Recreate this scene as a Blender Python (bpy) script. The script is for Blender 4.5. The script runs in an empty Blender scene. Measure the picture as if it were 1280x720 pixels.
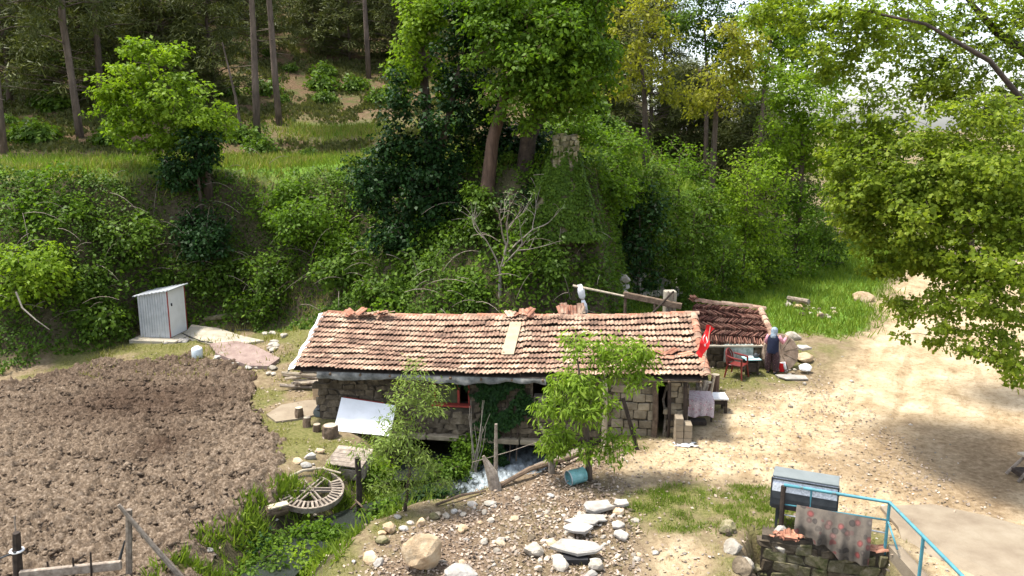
import bpy, bmesh, math, random
import numpy as np
from mathutils import Vector, Matrix, Quaternion

PI = math.pi
R = math.radians
scene = bpy.context.scene
COL = scene.collection

# ------------------------------------------------------------------ camera, sky, sun, exposure
PITCH, CAMH, FOC = R(11.5), 7.8, 1000.0
cam_d = bpy.data.cameras.new('camera')
cam = bpy.data.objects.new('camera', cam_d)
COL.objects.link(cam)
cam.location = (0, 0, CAMH)
cam.rotation_euler = (PI / 2 - PITCH, 0, 0)
cam_d.sensor_width = 36
cam_d.lens = FOC / 1280 * 36
cam_d.clip_start = 0.2
cam_d.clip_end = 3000
scene.camera = cam

SUN_EL, SUN_AZ = R(70), R(-80)          # azimuth from +Y, negative towards -X
world = bpy.data.worlds.new('World')
scene.world = world
world.use_nodes = True
wn = world.node_tree.nodes
wl = world.node_tree.links
wn.clear()
sky = wn.new('ShaderNodeTexSky')
sky.sky_type = 'NISHITA'
sky.sun_disc = False
sky.sun_elevation = SUN_EL
sky.sun_rotation = SUN_AZ
sky.air_density = 1.0
sky.dust_density = 2.0
sky.ozone_density = 1.0
bg = wn.new('ShaderNodeBackground')
bg.inputs['Strength'].default_value = 0.15
wo = wn.new('ShaderNodeOutputWorld')
hs = wn.new('ShaderNodeHueSaturation')            # thin white haze over the whole sky
hs.inputs['Saturation'].default_value = 0.55
wl.new(sky.outputs[0], hs.inputs['Color'])
wl.new(hs.outputs[0], bg.inputs['Color'])
wl.new(bg.outputs[0], wo.inputs['Surface'])

sd = bpy.data.lights.new('sun', 'SUN')
sd.energy = 2.8
sd.angle = R(8)
sd.color = (1.0, 0.95, 0.86)
sun = bpy.data.objects.new('sun', sd)
COL.objects.link(sun)
SV = Vector((math.sin(SUN_AZ) * math.cos(SUN_EL), math.cos(SUN_AZ) * math.cos(SUN_EL), math.sin(SUN_EL)))
sun.rotation_euler = SV.to_track_quat('Z', 'Y').to_euler()
sun.location = (-20, 10, 40)

scene.view_settings.view_transform = 'Standard'
scene.view_settings.look = 'None'
scene.view_settings.gamma = 1.0
scene.view_settings.exposure = 1.5
scene.view_settings.use_curve_mapping = False
scene.render.engine = 'CYCLES'
cy = scene.cycles
cy.max_bounces = 6
cy.diffuse_bounces = 3
cy.glossy_bounces = 2
cy.transmission_bounces = 3
cy.transparent_max_bounces = 4
cy.use_denoising = True
cy.caustics_reflective = False
cy.caustics_refractive = False

CP, SP = math.cos(PITCH), math.sin(PITCH)


def U(u, v, z=0.0):
    """Point of the place seen at (u, v) of the 1280x720 photo, at height z."""
    a, b = (u - 640) / FOC, (360 - v) / FOC
    t = (z - CAMH) / (-SP + b * CP)
    return Vector((a * t, (CP + b * SP) * t, z))


def V(u, v, Y):
    a, b = (u - 640) / FOC, (360 - v) / FOC
    t = Y / (CP + b * SP)
    return Vector((a * t, Y, CAMH + (-SP + b * CP) * t))


# ------------------------------------------------------------------ object helpers
OFF = {}


def link(o):
    COL.objects.link(o)
    return o


def tag(o, label=None, cat=None, group=None, kind=None):
    if label: o['label'] = label
    if cat: o['category'] = cat
    if group: o['group'] = group
    if kind: o['kind'] = kind
    return o


def thing(name, label, cat, loc=(0, 0, 0), group=None):
    o = link(bpy.data.objects.new(name, None))
    o.empty_display_size = 0.2
    o.location = loc
    OFF[o.name] = Vector(loc)
    return tag(o, label, cat, group)


def place(o, parent):
    if parent is not None:
        o.parent = parent
        OFF[o.name] = OFF[parent.name]
    else:
        OFF[o.name] = Vector((0, 0, 0))
    return o


class MB:
    """Collects shapes in world coordinates and links them as one mesh object."""
    def __init__(s):
        s.v, s.f = [], []

    def add(s, vs, fs):
        n = len(s.v)
        s.v.extend([tuple(q) for q in vs])
        s.f.extend([tuple(i + n for i in q) for q in fs])
        return s

    def box(s, c, size, rot=None, bev=0.0):
        """rot: Matrix/Quaternion/Euler tuple."""
        x, y, z = [q / 2 for q in size]
        M = rotm(rot)
        c = Vector(c)
        if bev <= 0:
            vs = [c + M @ Vector((i * x, j * y, k * z)) for k in (-1, 1) for j in (-1, 1) for i in (-1, 1)]
            return s.add(vs, [(0, 2, 3, 1), (4, 5, 7, 6), (0, 1, 5, 4), (2, 6, 7, 3), (0, 4, 6, 2), (1, 3, 7, 5)])
        vs, fs = bevbox(x, y, z, bev)
        return s.add([c + M @ Vector(q) for q in vs], fs)

    def tube(s, pts, rad, n=6, cap=True, seed=None):
        pts = [Vector(p) for p in pts]
        if not hasattr(rad, '__len__'): rad = [rad] * len(pts)
        rng = random.Random(seed) if seed is not None else None
        vs, fs = [], []
        up = Vector((0, 0, 1))
        prev = None
        for i, p in enumerate(pts):
            a = pts[max(i - 1, 0)]
            b = pts[min(i + 1, len(pts) - 1)]
            d = (b - a)
            d = d.normalized() if d.length > 1e-9 else Vector((0, 0, 1))
            if prev is None:
                x = d.cross(up if abs(d.z) < .9 else Vector((1, 0, 0))).normalized()
            else:
                x = (prev - d * prev.dot(d))
                x = x.normalized() if x.length > 1e-6 else d.orthogonal().normalized()
            prev = x
            y = d.cross(x)
            for k in range(n):
                r = rad[i] * (rng.uniform(.82, 1.18) if rng else 1)
                t = 2 * PI * k / n
                vs.append(p + x * (r * math.cos(t)) + y * (r * math.sin(t)))
        for i in range(len(pts) - 1):
            for k in range(n):
                fs.append((i * n + k, i * n + (k + 1) % n, (i + 1) * n + (k + 1) % n, (i + 1) * n + k))
        if cap:
            fs.append(tuple(range(n - 1, -1, -1)))
            fs.append(tuple((len(pts) - 1) * n + k for k in range(n)))
        return s.add(vs, fs)

    def build(s, name, mat, parent=None, smooth=False):
        me = bpy.data.meshes.new(name)
        off = OFF[parent.name] if parent is not None else Vector((0, 0, 0))
        if off.length > 0:
            vs = [(q[0] - off.x, q[1] - off.y, q[2] - off.z) for q in s.v]
        else:
            vs = s.v
        me.from_pydata(vs, [], s.f)
        if mat: me.materials.append(mat)
        if smooth:
            me.shade_smooth()
        o = link(bpy.data.objects.new(name, me))
        return place(o, parent)


def rotm(rot):
    if rot is None: return Matrix.Identity(3)
    if isinstance(rot, Matrix): return rot.to_3x3()
    if isinstance(rot, Quaternion): return rot.to_matrix()
    from mathutils import Euler
    return Euler(rot).to_matrix()


_bev_cache = {}


def bevbox(x, y, z, b):
    key = (round(x, 4), round(y, 4), round(z, 4), round(b, 4))
    if key not in _bev_cache:
        bm = bmesh.new()
        bmesh.ops.create_cube(bm, size=2)
        for q in bm.verts: q.co = Vector((q.co.x * x, q.co.y * y, q.co.z * z))
        bmesh.ops.bevel(bm, geom=list(bm.edges), offset=b, segments=1, affect='EDGES')
        bm.verts.index_update()
        _bev_cache[key] = ([tuple(q.co) for q in bm.verts], [tuple(q.index for q in f.verts) for f in bm.faces])
        bm.free()
    return _bev_cache[key]


def piece(name, mesh, M, parent):
    """Object sharing mesh data; M is a world matrix."""
    o = link(bpy.data.objects.new(name, mesh))
    off = OFF[parent.name] if parent is not None else Vector((0, 0, 0))
    M = M.copy()
    M.translation = M.translation - off
    o.matrix_local = M
    if parent is not None:
        o.parent = parent
        OFF[o.name] = off
    else:
        OFF[o.name] = Vector((0, 0, 0))
    return o


def mat4(loc, rot=None, sc=(1, 1, 1)):
    M = rotm(rot).to_4x4() @ Matrix.Diagonal((sc[0], sc[1], sc[2], 1))
    M.translation = Vector(loc)
    return M


# ------------------------------------------------------------------ numpy noise
_rs = np.random.RandomState(11)
_LAT = _rs.rand(256, 256)


def vnoise(x, y):
    xi = np.floor(x).astype(int); yi = np.floor(y).astype(int)
    fx = x - xi; fy = y - yi
    fx = fx * fx * (3 - 2 * fx); fy = fy * fy * (3 - 2 * fy)
    g = lambda a, b: _LAT[a & 255, b & 255]
    return (g(xi, yi) * (1 - fx) + g(xi + 1, yi) * fx) * (1 - fy) + (g(xi, yi + 1) * (1 - fx) + g(xi + 1, yi + 1) * fx) * fy


def fbm(x, y, sc=1.0, oct=4):
    s = 0; a = .5; f = 1 / sc
    for k in range(oct):
        s = s + a * vnoise(x * f + 17.3 * k, y * f + 9.1 * k); a *= .5; f *= 2.03
    return s / (1 - .5 ** oct)


def sstep(a, b, x):
    t = np.clip((x - a) / (b - a), 0, 1)
    return t * t * (3 - 2 * t)


def seg_dist(X, Y, pts):
    d = np.full(np.shape(X), 1e9)
    for (ax, ay), (bx, by) in zip(pts[:-1], pts[1:]):
        dx, dy = bx - ax, by - ay
        t = np.clip(((X - ax) * dx + (Y - ay) * dy) / (dx * dx + dy * dy + 1e-12), 0, 1)
        d = np.minimum(d, np.hypot(X - ax - t * dx, Y - ay - t * dy))
    return d


def poly_sd(X, Y, poly):
    """Signed distance: positive inside."""
    d = seg_dist(X, Y, list(poly) + [poly[0]])
    ins = np.zeros(np.shape(X), bool)
    n = len(poly)
    for i in range(n):
        x1, y1 = poly[i]; x2, y2 = poly[(i + 1) % n]
        c = ((y1 > Y) != (y2 > Y)) & (X < (x2 - x1) * (Y - y1) / (y2 - y1 + 1e-12) + x1)
        ins ^= c
    return np.where(ins, d, -d)


def P2(*uv, z=0.0):
    return [(q.x, q.y) for q in (U(a, b, z) for a, b in uv)]


# ------------------------------------------------------------------ materials
def newmat(name):
    m = bpy.data.materials.new(name)
    m.use_nodes = True
    nt = m.node_tree
    nt.nodes.clear()
    out = nt.nodes.new('ShaderNodeOutputMaterial')
    return m, nt, out


def N(nt, t, **kw):
    n = nt.nodes.new(t)
    for k, v in kw.items():
        if k.startswith('i_'):
            n.inputs[k[2:].replace('_', ' ')].default_value = v
        else:
            setattr(n, k, v)
    return n


def ramp(nt, fac, stops):
    r = nt.nodes.new('ShaderNodeValToRGB')
    e = r.color_ramp.elements
    while len(e) < len(stops): e.new(.5)
    for q, (p, c) in zip(e, stops):
        q.position = p
        q.color = (*c, 1)
    nt.links.new(fac, r.inputs[0])
    return r.outputs[0]


def mixc(nt, fac, a, b, mode='MIX'):
    m = nt.nodes.new('ShaderNodeMix')
    m.data_type = 'RGBA'
    m.blend_type = mode
    for sock, v in ((m.inputs[0], fac), (m.inputs[6], a), (m.inputs[7], b)):
        if hasattr(v, 'is_output'): nt.links.new(v, sock)
        elif isinstance(v, (tuple, list)): sock.default_value = (*v, 1) if len(v) == 3 else v
        else: sock.default_value = v
    return m.outputs[2]


def maths(nt, op, a, b=None, clamp=False):
    m = nt.nodes.new('ShaderNodeMath')
    m.operation = op
    m.use_clamp = clamp
    for i, v in enumerate((a, b)):
        if v is None: continue
        if hasattr(v, 'is_output'): nt.links.new(v, m.inputs[i])
        else: m.inputs[i].default_value = v
    return m.outputs[0]


def noise(nt, scale, detail=4, rough=.6, coord=None):
    n = N(nt, 'ShaderNodeTexNoise')
    n.inputs['Scale'].default_value = scale
    n.inputs['Detail'].default_value = detail
    n.inputs['Roughness'].default_value = rough
    if coord is not None: nt.links.new(coord, n.inputs['Vector'])
    return n.outputs['Fac']


def rnd(nt):
    """random per object and per piece"""
    oi = N(nt, 'ShaderNodeObjectInfo')
    g = N(nt, 'ShaderNodeNewGeometry')
    s = maths(nt, 'ADD', oi.outputs['Random'], g.outputs['Random Per Island'])
    return maths(nt, 'FRACT', s)


def wpos(nt):
    return N(nt, 'ShaderNodeNewGeometry').outputs['Position']


def surf(name, stops, scale=4, rough=.85, bump=.3, bscale=30, var=.25, metal=0.0, spec=.3, detail=5, stretch=None, worldspace=True):
    """General rough material: noise-driven colour ramp, per-piece brightness, bump."""
    m, nt, out = newmat(name)
    b = N(nt, 'ShaderNodeBsdfPrincipled')
    co = wpos(nt) if worldspace else N(nt, 'ShaderNodeTexCoord').outputs['Object']
    if stretch:
        mp = N(nt, 'ShaderNodeMapping')
        mp.inputs['Scale'].default_value = stretch
        nt.links.new(co, mp.inputs['Vector'])
        co = mp.outputs[0]
    c = ramp(nt, noise(nt, scale, detail, .65, co), stops)
    if var:
        r = rnd(nt)
        v = maths(nt, 'ADD', maths(nt, 'MULTIPLY', r, 2 * var), 1 - var)
        cc = N(nt, 'ShaderNodeCombineColor')
        for k in range(3): nt.links.new(v, cc.inputs[k])
        c = mixc(nt, 1.0, c, cc.outputs[0], 'MULTIPLY')
    nt.links.new(c, b.inputs['Base Color'])
    b.inputs['Roughness'].default_value = rough
    b.inputs['Metallic'].default_value = metal
    b.inputs['Specular IOR Level'].default_value = spec
    if bump:
        bp = N(nt, 'ShaderNodeBump')
        bp.inputs['Strength'].default_value = bump
        bp.inputs['Distance'].default_value = .03
        nt.links.new(noise(nt, bscale, 4, .6, co), bp.inputs['Height'])
        nt.links.new(bp.outputs[0], b.inputs['Normal'])
    nt.links.new(b.outputs[0], out.inputs[0])
    return m


def leafmat(name, cols, trans=.45, tcol=1.25, rough=.5, nscale=.8):
    """Leaves: random colour per leaf and per clump, diffuse + translucent + a little gloss."""
    m, nt, out = newmat(name)
    g = N(nt, 'ShaderNodeNewGeometry')
    n1 = noise(nt, nscale, 3, .6, g.outputs['Position'])
    f = maths(nt, 'ADD', maths(nt, 'MULTIPLY', g.outputs['Random Per Island'], .55), maths(nt, 'MULTIPLY', n1, .9))
    f = maths(nt, 'SUBTRACT', f, .22, True)
    k = len(cols) - 1
    c = ramp(nt, f, [(i / k, q) for i, q in enumerate(cols)])
    d = N(nt, 'ShaderNodeBsdfPrincipled')
    d.inputs['Roughness'].default_value = rough
    d.inputs['Specular IOR Level'].default_value = .12
    nt.links.new(c, d.inputs['Base Color'])
    t = N(nt, 'ShaderNodeBsdfTranslucent')
    nt.links.new(mixc(nt, 1.0, c, (tcol, tcol * 1.05, tcol * .45), 'MULTIPLY'), t.inputs['Color'])
    mx = N(nt, 'ShaderNodeMixShader')
    mx.inputs[0].default_value = trans
    nt.links.new(d.outputs[0], mx.inputs[1])
    nt.links.new(t.outputs[0], mx.inputs[2])
    nt.links.new(mx.outputs[0], out.inputs[0])
    return m


M = {}
M['leaf_bright'] = leafmat('leaf_bright', [(.07, .13, .008), (.16, .25, .018), (.27, .37, .03)])
M['leaf_mid'] = leafmat('leaf_mid', [(.036, .075, .006), (.09, .165, .013), (.165, .26, .022)])
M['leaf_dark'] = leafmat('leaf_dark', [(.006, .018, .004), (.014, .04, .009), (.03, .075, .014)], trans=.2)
M['leaf_hedge'] = leafmat('leaf_hedge', [(.026, .052, .006), (.068, .125, .013), (.15, .235, .025)], trans=.35, nscale=.6)
M['leaf_olive'] = leafmat('leaf_olive', [(.11, .12, .014), (.22, .225, .028), (.35, .33, .045)], trans=.5)
M['leaf_oak'] = leafmat('leaf_oak', [(.06, .1, .01), (.155, .215, .02), (.32, .37, .045)], trans=.5, nscale=.7)
M['leaf_grey'] = leafmat('leaf_grey', [(.06, .09, .03), (.12, .18, .06), (.2, .28, .1)], trans=.35)
M['leaf_fruit'] = leafmat('leaf_fruit', [(.08, .14, .012), (.18, .28, .03), (.32, .42, .07)], trans=.45, nscale=1.2)
M['leaf_sapling'] = leafmat('leaf_sapling', [(.09, .13, .025), (.19, .26, .06), (.3, .38, .11)], trans=.4, nscale=1.0)
M['leaf_scrub'] = leafmat('leaf_scrub', [(.04, .045, .014), (.09, .1, .03), (.17, .17, .06)], trans=.3, nscale=.4)
M['needle'] = leafmat('needle', [(.04, .05, .016), (.085, .1, .03), (.17, .18, .06)], trans=.25)
M['grass_blade'] = leafmat('grass_blade', [(.085, .125, .018), (.15, .225, .026), (.28, .33, .065)], trans=.4, nscale=.5)
M['grass_dry'] = leafmat('grass_dry', [(.13, .14, .03), (.24, .24, .06), (.38, .33, .12)], trans=.35, nscale=.6)
M['bark'] = surf('bark', [(.3, (.045, .032, .024)), (.6, (.11, .08, .06)), (.8, (.17, .13, .1))], 6, .95, .8, 25, stretch=(1, 1, .25))
M['bark_pine'] = surf('bark_pine', [(.3, (.06, .045, .036)), (.6, (.15, .11, .085)), (.8, (.22, .17, .14))], 5, .95, .8, 20, stretch=(1, 1, .25))
M['bark_red'] = surf('bark_red', [(.3, (.06, .036, .024)), (.6, (.13, .082, .056)), (.8, (.2, .135, .095))], 6, .95, .8, 25, stretch=(1, 1, .3))
M['bark_pale'] = surf('bark_pale', [(.3, (.17, .145, .115)), (.6, (.28, .245, .2)), (.8, (.38, .34, .29))], 8, .9, .5, 40)
M['wood_grey'] = surf('wood_grey', [(.3, (.13, .1, .075)), (.55, (.26, .215, .17)), (.8, (.4, .35, .29))], 9, .9, .6, 40, stretch=(1, 1, 1))
M['wood_brown'] = surf('wood_brown', [(.3, (.07, .045, .03)), (.55, (.15, .105, .07)), (.8, (.24, .18, .13))], 8, .9, .6, 40)
M['wood_dark'] = surf('wood_dark', [(.3, (.02, .015, .012)), (.6, (.055, .04, .03)), (.85, (.1, .08, .06))], 8, .9, .6, 40)
M['wood_pale'] = surf('wood_pale', [(.3, (.3, .24, .17)), (.6, (.46, .39, .29)), (.8, (.58, .52, .42))], 10, .9, .4, 40)
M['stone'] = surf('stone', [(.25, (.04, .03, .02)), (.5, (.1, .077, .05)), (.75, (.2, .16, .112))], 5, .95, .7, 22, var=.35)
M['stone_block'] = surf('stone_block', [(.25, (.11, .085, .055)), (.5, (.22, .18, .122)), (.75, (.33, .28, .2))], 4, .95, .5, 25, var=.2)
M['stone_pale'] = surf('stone_pale', [(.25, (.2, .18, .155)), (.5, (.33, .305, .27)), (.75, (.46, .435, .39))], 4, .9, .4, 25, var=.15)
M['stone_warm'] = surf('stone_warm', [(.25, (.28, .18, .1)), (.5, (.46, .34, .21)), (.75, (.6, .5, .36))], 3, .95, .6, 18, var=.2)
M['stone_moss'] = surf('stone_moss', [(.3, (.05, .06, .015)), (.5, (.16, .14, .075)), (.75, (.3, .26, .19))], 6, .95, .7, 22, var=.35)
M['rock'] = surf('rock', [(.25, (.2, .17, .13)), (.5, (.36, .32, .26)), (.75, (.5, .46, .4))], 4, .95, .6, 20, var=.35)
M['core'] = surf('core', [(.3, (.035, .028, .02)), (.7, (.09, .07, .05))], 6, 1, .5, 20)
M['mud'] = surf('mud', [(.3, (.07, .05, .035)), (.7, (.16, .12, .085))], 6, 1, .5, 20)
M['concrete'] = surf('concrete', [(.25, (.17, .13, .09)), (.5, (.23, .185, .13)), (.75, (.28, .235, .17))], 1.6, .95, .35, 40, var=.06)
M['concrete_pale'] = surf('concrete_pale', [(.25, (.25, .215, .16)), (.5, (.35, .31, .24)), (.75, (.44, .4, .32))], 3, .95, .35, 40, var=.06)
M['pink_slab'] = surf('pink_slab', [(.25, (.15, .105, .09)), (.5, (.23, .165, .14)), (.75, (.3, .235, .2))], 3, .95, .35, 40, var=.06)
M['tile'] = surf('tile', [(.25, (.075, .05, .036)), (.38, (.19, .115, .08)), (.5, (.31, .195, .135)), (.6, (.38, .275, .195)), (.75, (.47, .39, .28))], 1.9, .9, .3, 30, var=.28)
M['tile_red'] = surf('tile_red', [(.25, (.2, .08, .05)), (.5, (.35, .16, .1)), (.75, (.45, .28, .2))], 5, .9, .3, 30, var=.3)
M['tile_dark'] = surf('tile_dark', [(.25, (.04, .015, .01)), (.5, (.09, .033, .022)), (.78, (.18, .085, .055))], 6, .9, .3, 30, var=.4)
M['white_paint'] = surf('white_paint', [(.25, (.7, .7, .69)), (.6, (.8, .8, .8))], 3, .45, .05, 20, var=0)
M['white_cloth'] = surf('white_cloth', [(.25, (.66, .66, .64)), (.6, (.8, .8, .79))], 4, .9, .2, 30, var=0)
M['galv'] = surf('galv', [(.25, (.36, .38, .4)), (.6, (.5, .52, .54)), (.8, (.58, .6, .62))], 3, .45, .08, 30, var=0, metal=.35, spec=.5)
M['galv_spangle'] = surf('galv_spangle', [(.3, (.28, .3, .32)), (.5, (.48, .5, .53)), (.7, (.68, .7, .72))], 26, .4, .1, 30, var=0, metal=.4, spec=.5)
M['tank_grey'] = surf('tank_grey', [(.3, (.13, .15, .15)), (.7, (.18, .2, .2))], 3, .85, .05, 30, var=0)
M['dark_metal'] = surf('dark_metal', [(.3, (.02, .024, .028)), (.7, (.05, .056, .06))], 5, .55, .1, 30, var=0)
M['turq'] = surf('turq', [(.3, (.14, .1, .08)), (.4, (.06, .2, .24)), (.8, (.09, .28, .33))], 7, .5, .12, 40, var=0)
M['tarp'] = surf('tarp', [(.3, (.06, .06, .055)), (.5, (.15, .148, .135)), (.72, (.3, .295, .27))], 4, .7, .4, 8, var=0)
M['red_plastic'] = surf('red_plastic', [(.3, (.12, .014, .01)), (.7, (.17, .022, .016))], 4, .4, .05, 20, var=0, spec=.5)
M['red_paint'] = surf('red_paint', [(.3, (.2, .03, .02)), (.7, (.32, .05, .035))], 8, .7, .2, 30, var=0)
M['flag_red'] = surf('flag_red', [(.3, (.55, .012, .015)), (.7, (.65, .02, .022))], 4, .8, .1, 20, var=0)
M['rubber'] = surf('rubber', [(.3, (.012, .012, .013)), (.7, (.03, .03, .032))], 4, .6, .1, 20, var=0)
M['patch'] = surf('patch', [(.25, (.3, .235, .15)), (.6, (.38, .31, .21)), (.8, (.46, .39, .28))], 3, .8, .15, 20, var=0)
M['skin'] = surf('skin', [(.3, (.42, .24, .17)), (.7, (.52, .32, .23))], 6, .6, .05, 30, var=0)
M['navy'] = surf('navy', [(.3, (.008, .011, .03)), (.7, (.016, .022, .05))], 8, .9, .3, 40, var=0)
M['pink'] = surf('pink', [(.3, (.5, .2, .25)), (.7, (.62, .3, .35))], 12, .9, .2, 40, var=0)
M['blue_grey_plastic'] = surf('blue_grey_plastic', [(.3, (.5, .57, .58)), (.7, (.66, .72, .72))], 4, .4, .05, 30, var=0)
M['turq_plastic'] = surf('turq_plastic', [(.3, (.3, .55, .58)), (.7, (.42, .68, .7))], 4, .5, .05, 30, var=0)


def patterned(name, base, cols, scale, thr=.32, rough=.9):
    m, nt, out = newmat(name)
    b = N(nt, 'ShaderNodeBsdfPrincipled')
    b.inputs['Roughness'].default_value = rough
    co = N(nt, 'ShaderNodeTexCoord').outputs['Object']
    vo = N(nt, 'ShaderNodeTexVoronoi')
    vo.inputs['Scale'].default_value = scale
    nt.links.new(co, vo.inputs['Vector'])
    hue = ramp(nt, N_sep(nt, vo.outputs['Color']), [(i / max(1, len(cols) - 1), c) for i, c in enumerate(cols)])
    mask = maths(nt, 'LESS_THAN', vo.outputs['Distance'], thr)
    ring = maths(nt, 'GREATER_THAN', vo.outputs['Distance'], thr * .55)
    c = mixc(nt, mask, ramp(nt, noise(nt, scale * 2, 3, .6, co), [(.3, tuple(q * .7 for q in base)), (.7, base)]), hue)
    c = mixc(nt, maths(nt, 'MULTIPLY', maths(nt, 'MULTIPLY', mask, ring), .55), c, tuple(q * .35 for q in base))
    nt.links.new(c, b.inputs['Base Color'])
    nt.links.new(b.outputs[0], out.inputs[0])
    return m


def N_sep(nt, c):
    s = N(nt, 'ShaderNodeSeparateColor')
    nt.links.new(c, s.inputs[0])
    return s.outputs[0]


M['blanket'] = patterned('blanket', (.11, .09, .07), [(.1, .085, .07), (.2, .045, .04), (.17, .14, .115), (.05, .04, .035), (.09, .075, .06), (.2, .04, .035)], 6.5, .42)
M['pink_cloth'] = patterned('pink_cloth', (.62, .5, .5), [(.6, .25, .3), (.75, .68, .66), (.55, .2, .25)], 11, .4)
M['trousers'] = patterned('trousers', (.045, .02, .025), [(.2, .06, .08), (.25, .2, .18), (.03, .02, .03)], 22, .3)
M['scarf'] = patterned('scarf', (.3, .38, .46), [(.06, .14, .28), (.5, .54, .56), (.1, .22, .34)], 20, .5)

# ------------------------------------------------------------------ terrain
STREAM = [(1.6, 25.0), (0.9, 22.6), (0.4, 20.6), (0.1, 19.5), (-.55, 18.5), (-1.8, 17.6), (-3.1, 16.7), (-4.1, 15.8), (-4.5, 14.6), (-4.75, 13.0), (-5.2, 10.0)]
STREAM2 = [(-1.9, 23.2), (-2.05, 20.5), (-2.1, 18.7), (-2.5, 17.3)]
_bx = [-60, -25, -16, -13, -10, -6, -3, 0, 3, 4.6, 8, 14, 20, 60]
_Yb = [20, 22, 24.3, 28.6, 29.2, 26.5, 24.6, 24.0, 24.6, 29.5, 34, 42, 55, 90]
_Yt = [27, 29, 30.5, 32.2, 33, 33, 31, 29, 29.5, 35, 40, 50, 66, 120]
_zt = [6, 6.1, 6.1, 6.1, 6.0, 6.2, 6.4, 6.6, 6.6, 6.0, 4.6, 2.5, 1.0, 0]
FIELD = P2((-60, 500), (0, 484), (120, 462), (210, 455), (270, 458), (300, 480), (330, 520), (352, 560), (335, 600), (290, 650), (225, 705), (190, 760), (60, 900), (-200, 900))
PIT = [(4.75, 14.62), (7.02, 13.8), (7.02, 9), (3.9, 9), (4.2, 13.2)]


def height(X, Y):
    X = np.asarray(X, float); Y = np.asarray(Y, float)
    yb = np.interp(X, _bx, _Yb); yt = np.interp(X, _bx, _Yt); zt = np.interp(X, _bx, _zt)
    wob = (fbm(X, Y, 3.0, 3) - .5) * 1.6
    t = np.clip((Y + wob - yb) / (yt - yb), 0, 1)
    bank = zt * (t * .35 + .65 * t * t * (3 - 2 * t))
    # ground behind the house already climbs a little
    pre = sstep(23.2, 26.5, Y) * np.interp(X, [-30, -9, -6, -1, 3.5, 6, 40], [0, .3, 1.1, 1.5, 1.2, .35, .35]) * (1 - t)
    hill_f = np.interp(X, [-60, 2, 12, 22, 34], [1, 1, .75, .22, .0])
    dy = np.maximum(Y - yt, 0)
    hill = hill_f * (np.minimum(dy, 6) * .06 + np.clip(dy - 6, 0, 14) * .27 + np.maximum(dy - 20, 0) * .37)
    z = bank + pre + hill
    # gentle swell of the meadow and of the road behind
    z = z + sstep(28, 60, Y) * np.interp(X, [-5, 6, 14, 30], [0, .9, .7, 1.6])
    z = z + (fbm(X + 40, Y, 2.2, 4) - .5) * .16 * sstep(0, 3, np.abs(Y - 8))
    d = np.minimum(seg_dist(X, Y, STREAM), seg_dist(X, Y, STREAM2) + .3)
    wid = 1 + .35 * (fbm(X, Y, 1.0, 3) - .5)
    nar = np.interp(Y, [13, 17, 18.6, 20], [.72, .85, 1.2, 1.3]) * wid
    g = 1 - sstep(.45 * nar, 2.1 * nar, d)
    fade = 1 - sstep(24, 26, Y)
    z = z - 1.62 * g * fade * np.interp(Y, [13, 16.5, 18.5], [.5, .68, .8])
    # lower shelf by the railing
    pd = poly_sd(X, Y, PIT)
    z = z - 1.15 * sstep(-.1, .25, pd)
    # level under the house and the yard furniture
    z = z + .05 * (fbm(X, Y, .5, 3) - .5)
    for off_ in (-.75, .75):
        rd = seg_dist(X, Y, [(7.5 + off_, 17), (9.6 + off_, 20.5), (13 + off_, 26), (16.4 + off_, 31.5), (20.5 + off_, 40)])
        z = z - .05 * np.exp(-(rd / .22) ** 2)
    return z


def hz(x, y):
    return float(height(np.array([x]), np.array([y]))[0])


def G(u, v, it=8):
    """Ground point seen at (u, v)."""
    p = U(u, v, 0)
    a, b = (u - 640) / FOC, (360 - v) / FOC
    dr = Vector((a, CP + b * SP, -SP + b * CP))
    t0 = 6.0
    prev = None
    ts = np.concatenate([np.arange(8, 60, .08), np.arange(60, 200, .5)])
    X = a * ts; Y = dr.y * ts; Z = CAMH + dr.z * ts
    hh = height(X, Y)
    k = np.argmax(Z < hh)
    return Vector((X[k], Y[k], hh[k]))


def spaced(dense0, dense1, step, lo, hi, g=1.13):
    c = list(np.arange(dense0, dense1 + 1e-6, step))
    s, x = step, dense1
    while x < hi:
        s *= g; x += s; c.append(x)
    s, x = step, dense0
    pre = []
    while x > lo:
        s *= g; x -= s; pre.append(x)
    return np.array(pre[::-1] + c)


YARD = P2((1128, 330), (1090, 395), (1060, 450), (1010, 480), (935, 490), (905, 515), (850, 545), (790, 560), (745, 585), (770, 612), (900, 606), (960, 612), (985, 640), (1060, 640), (1120, 660), (1150, 760), (1500, 800), (1500, 420), (1260, 330))
GRASSPATCH = P2((782, 640), (800, 618), (850, 604), (930, 606), (990, 618), (1000, 650), (960, 670), (900, 668), (850, 662), (800, 655))
LITTER = P2((690, 545), (800, 560), (790, 610), (810, 680), (800, 800), (430, 800), (450, 700), (510, 660), (600, 615), (650, 590))
SANDSPOT = P2((800, 668), (870, 664), (900, 690), (880, 760), (790, 760))


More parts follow.
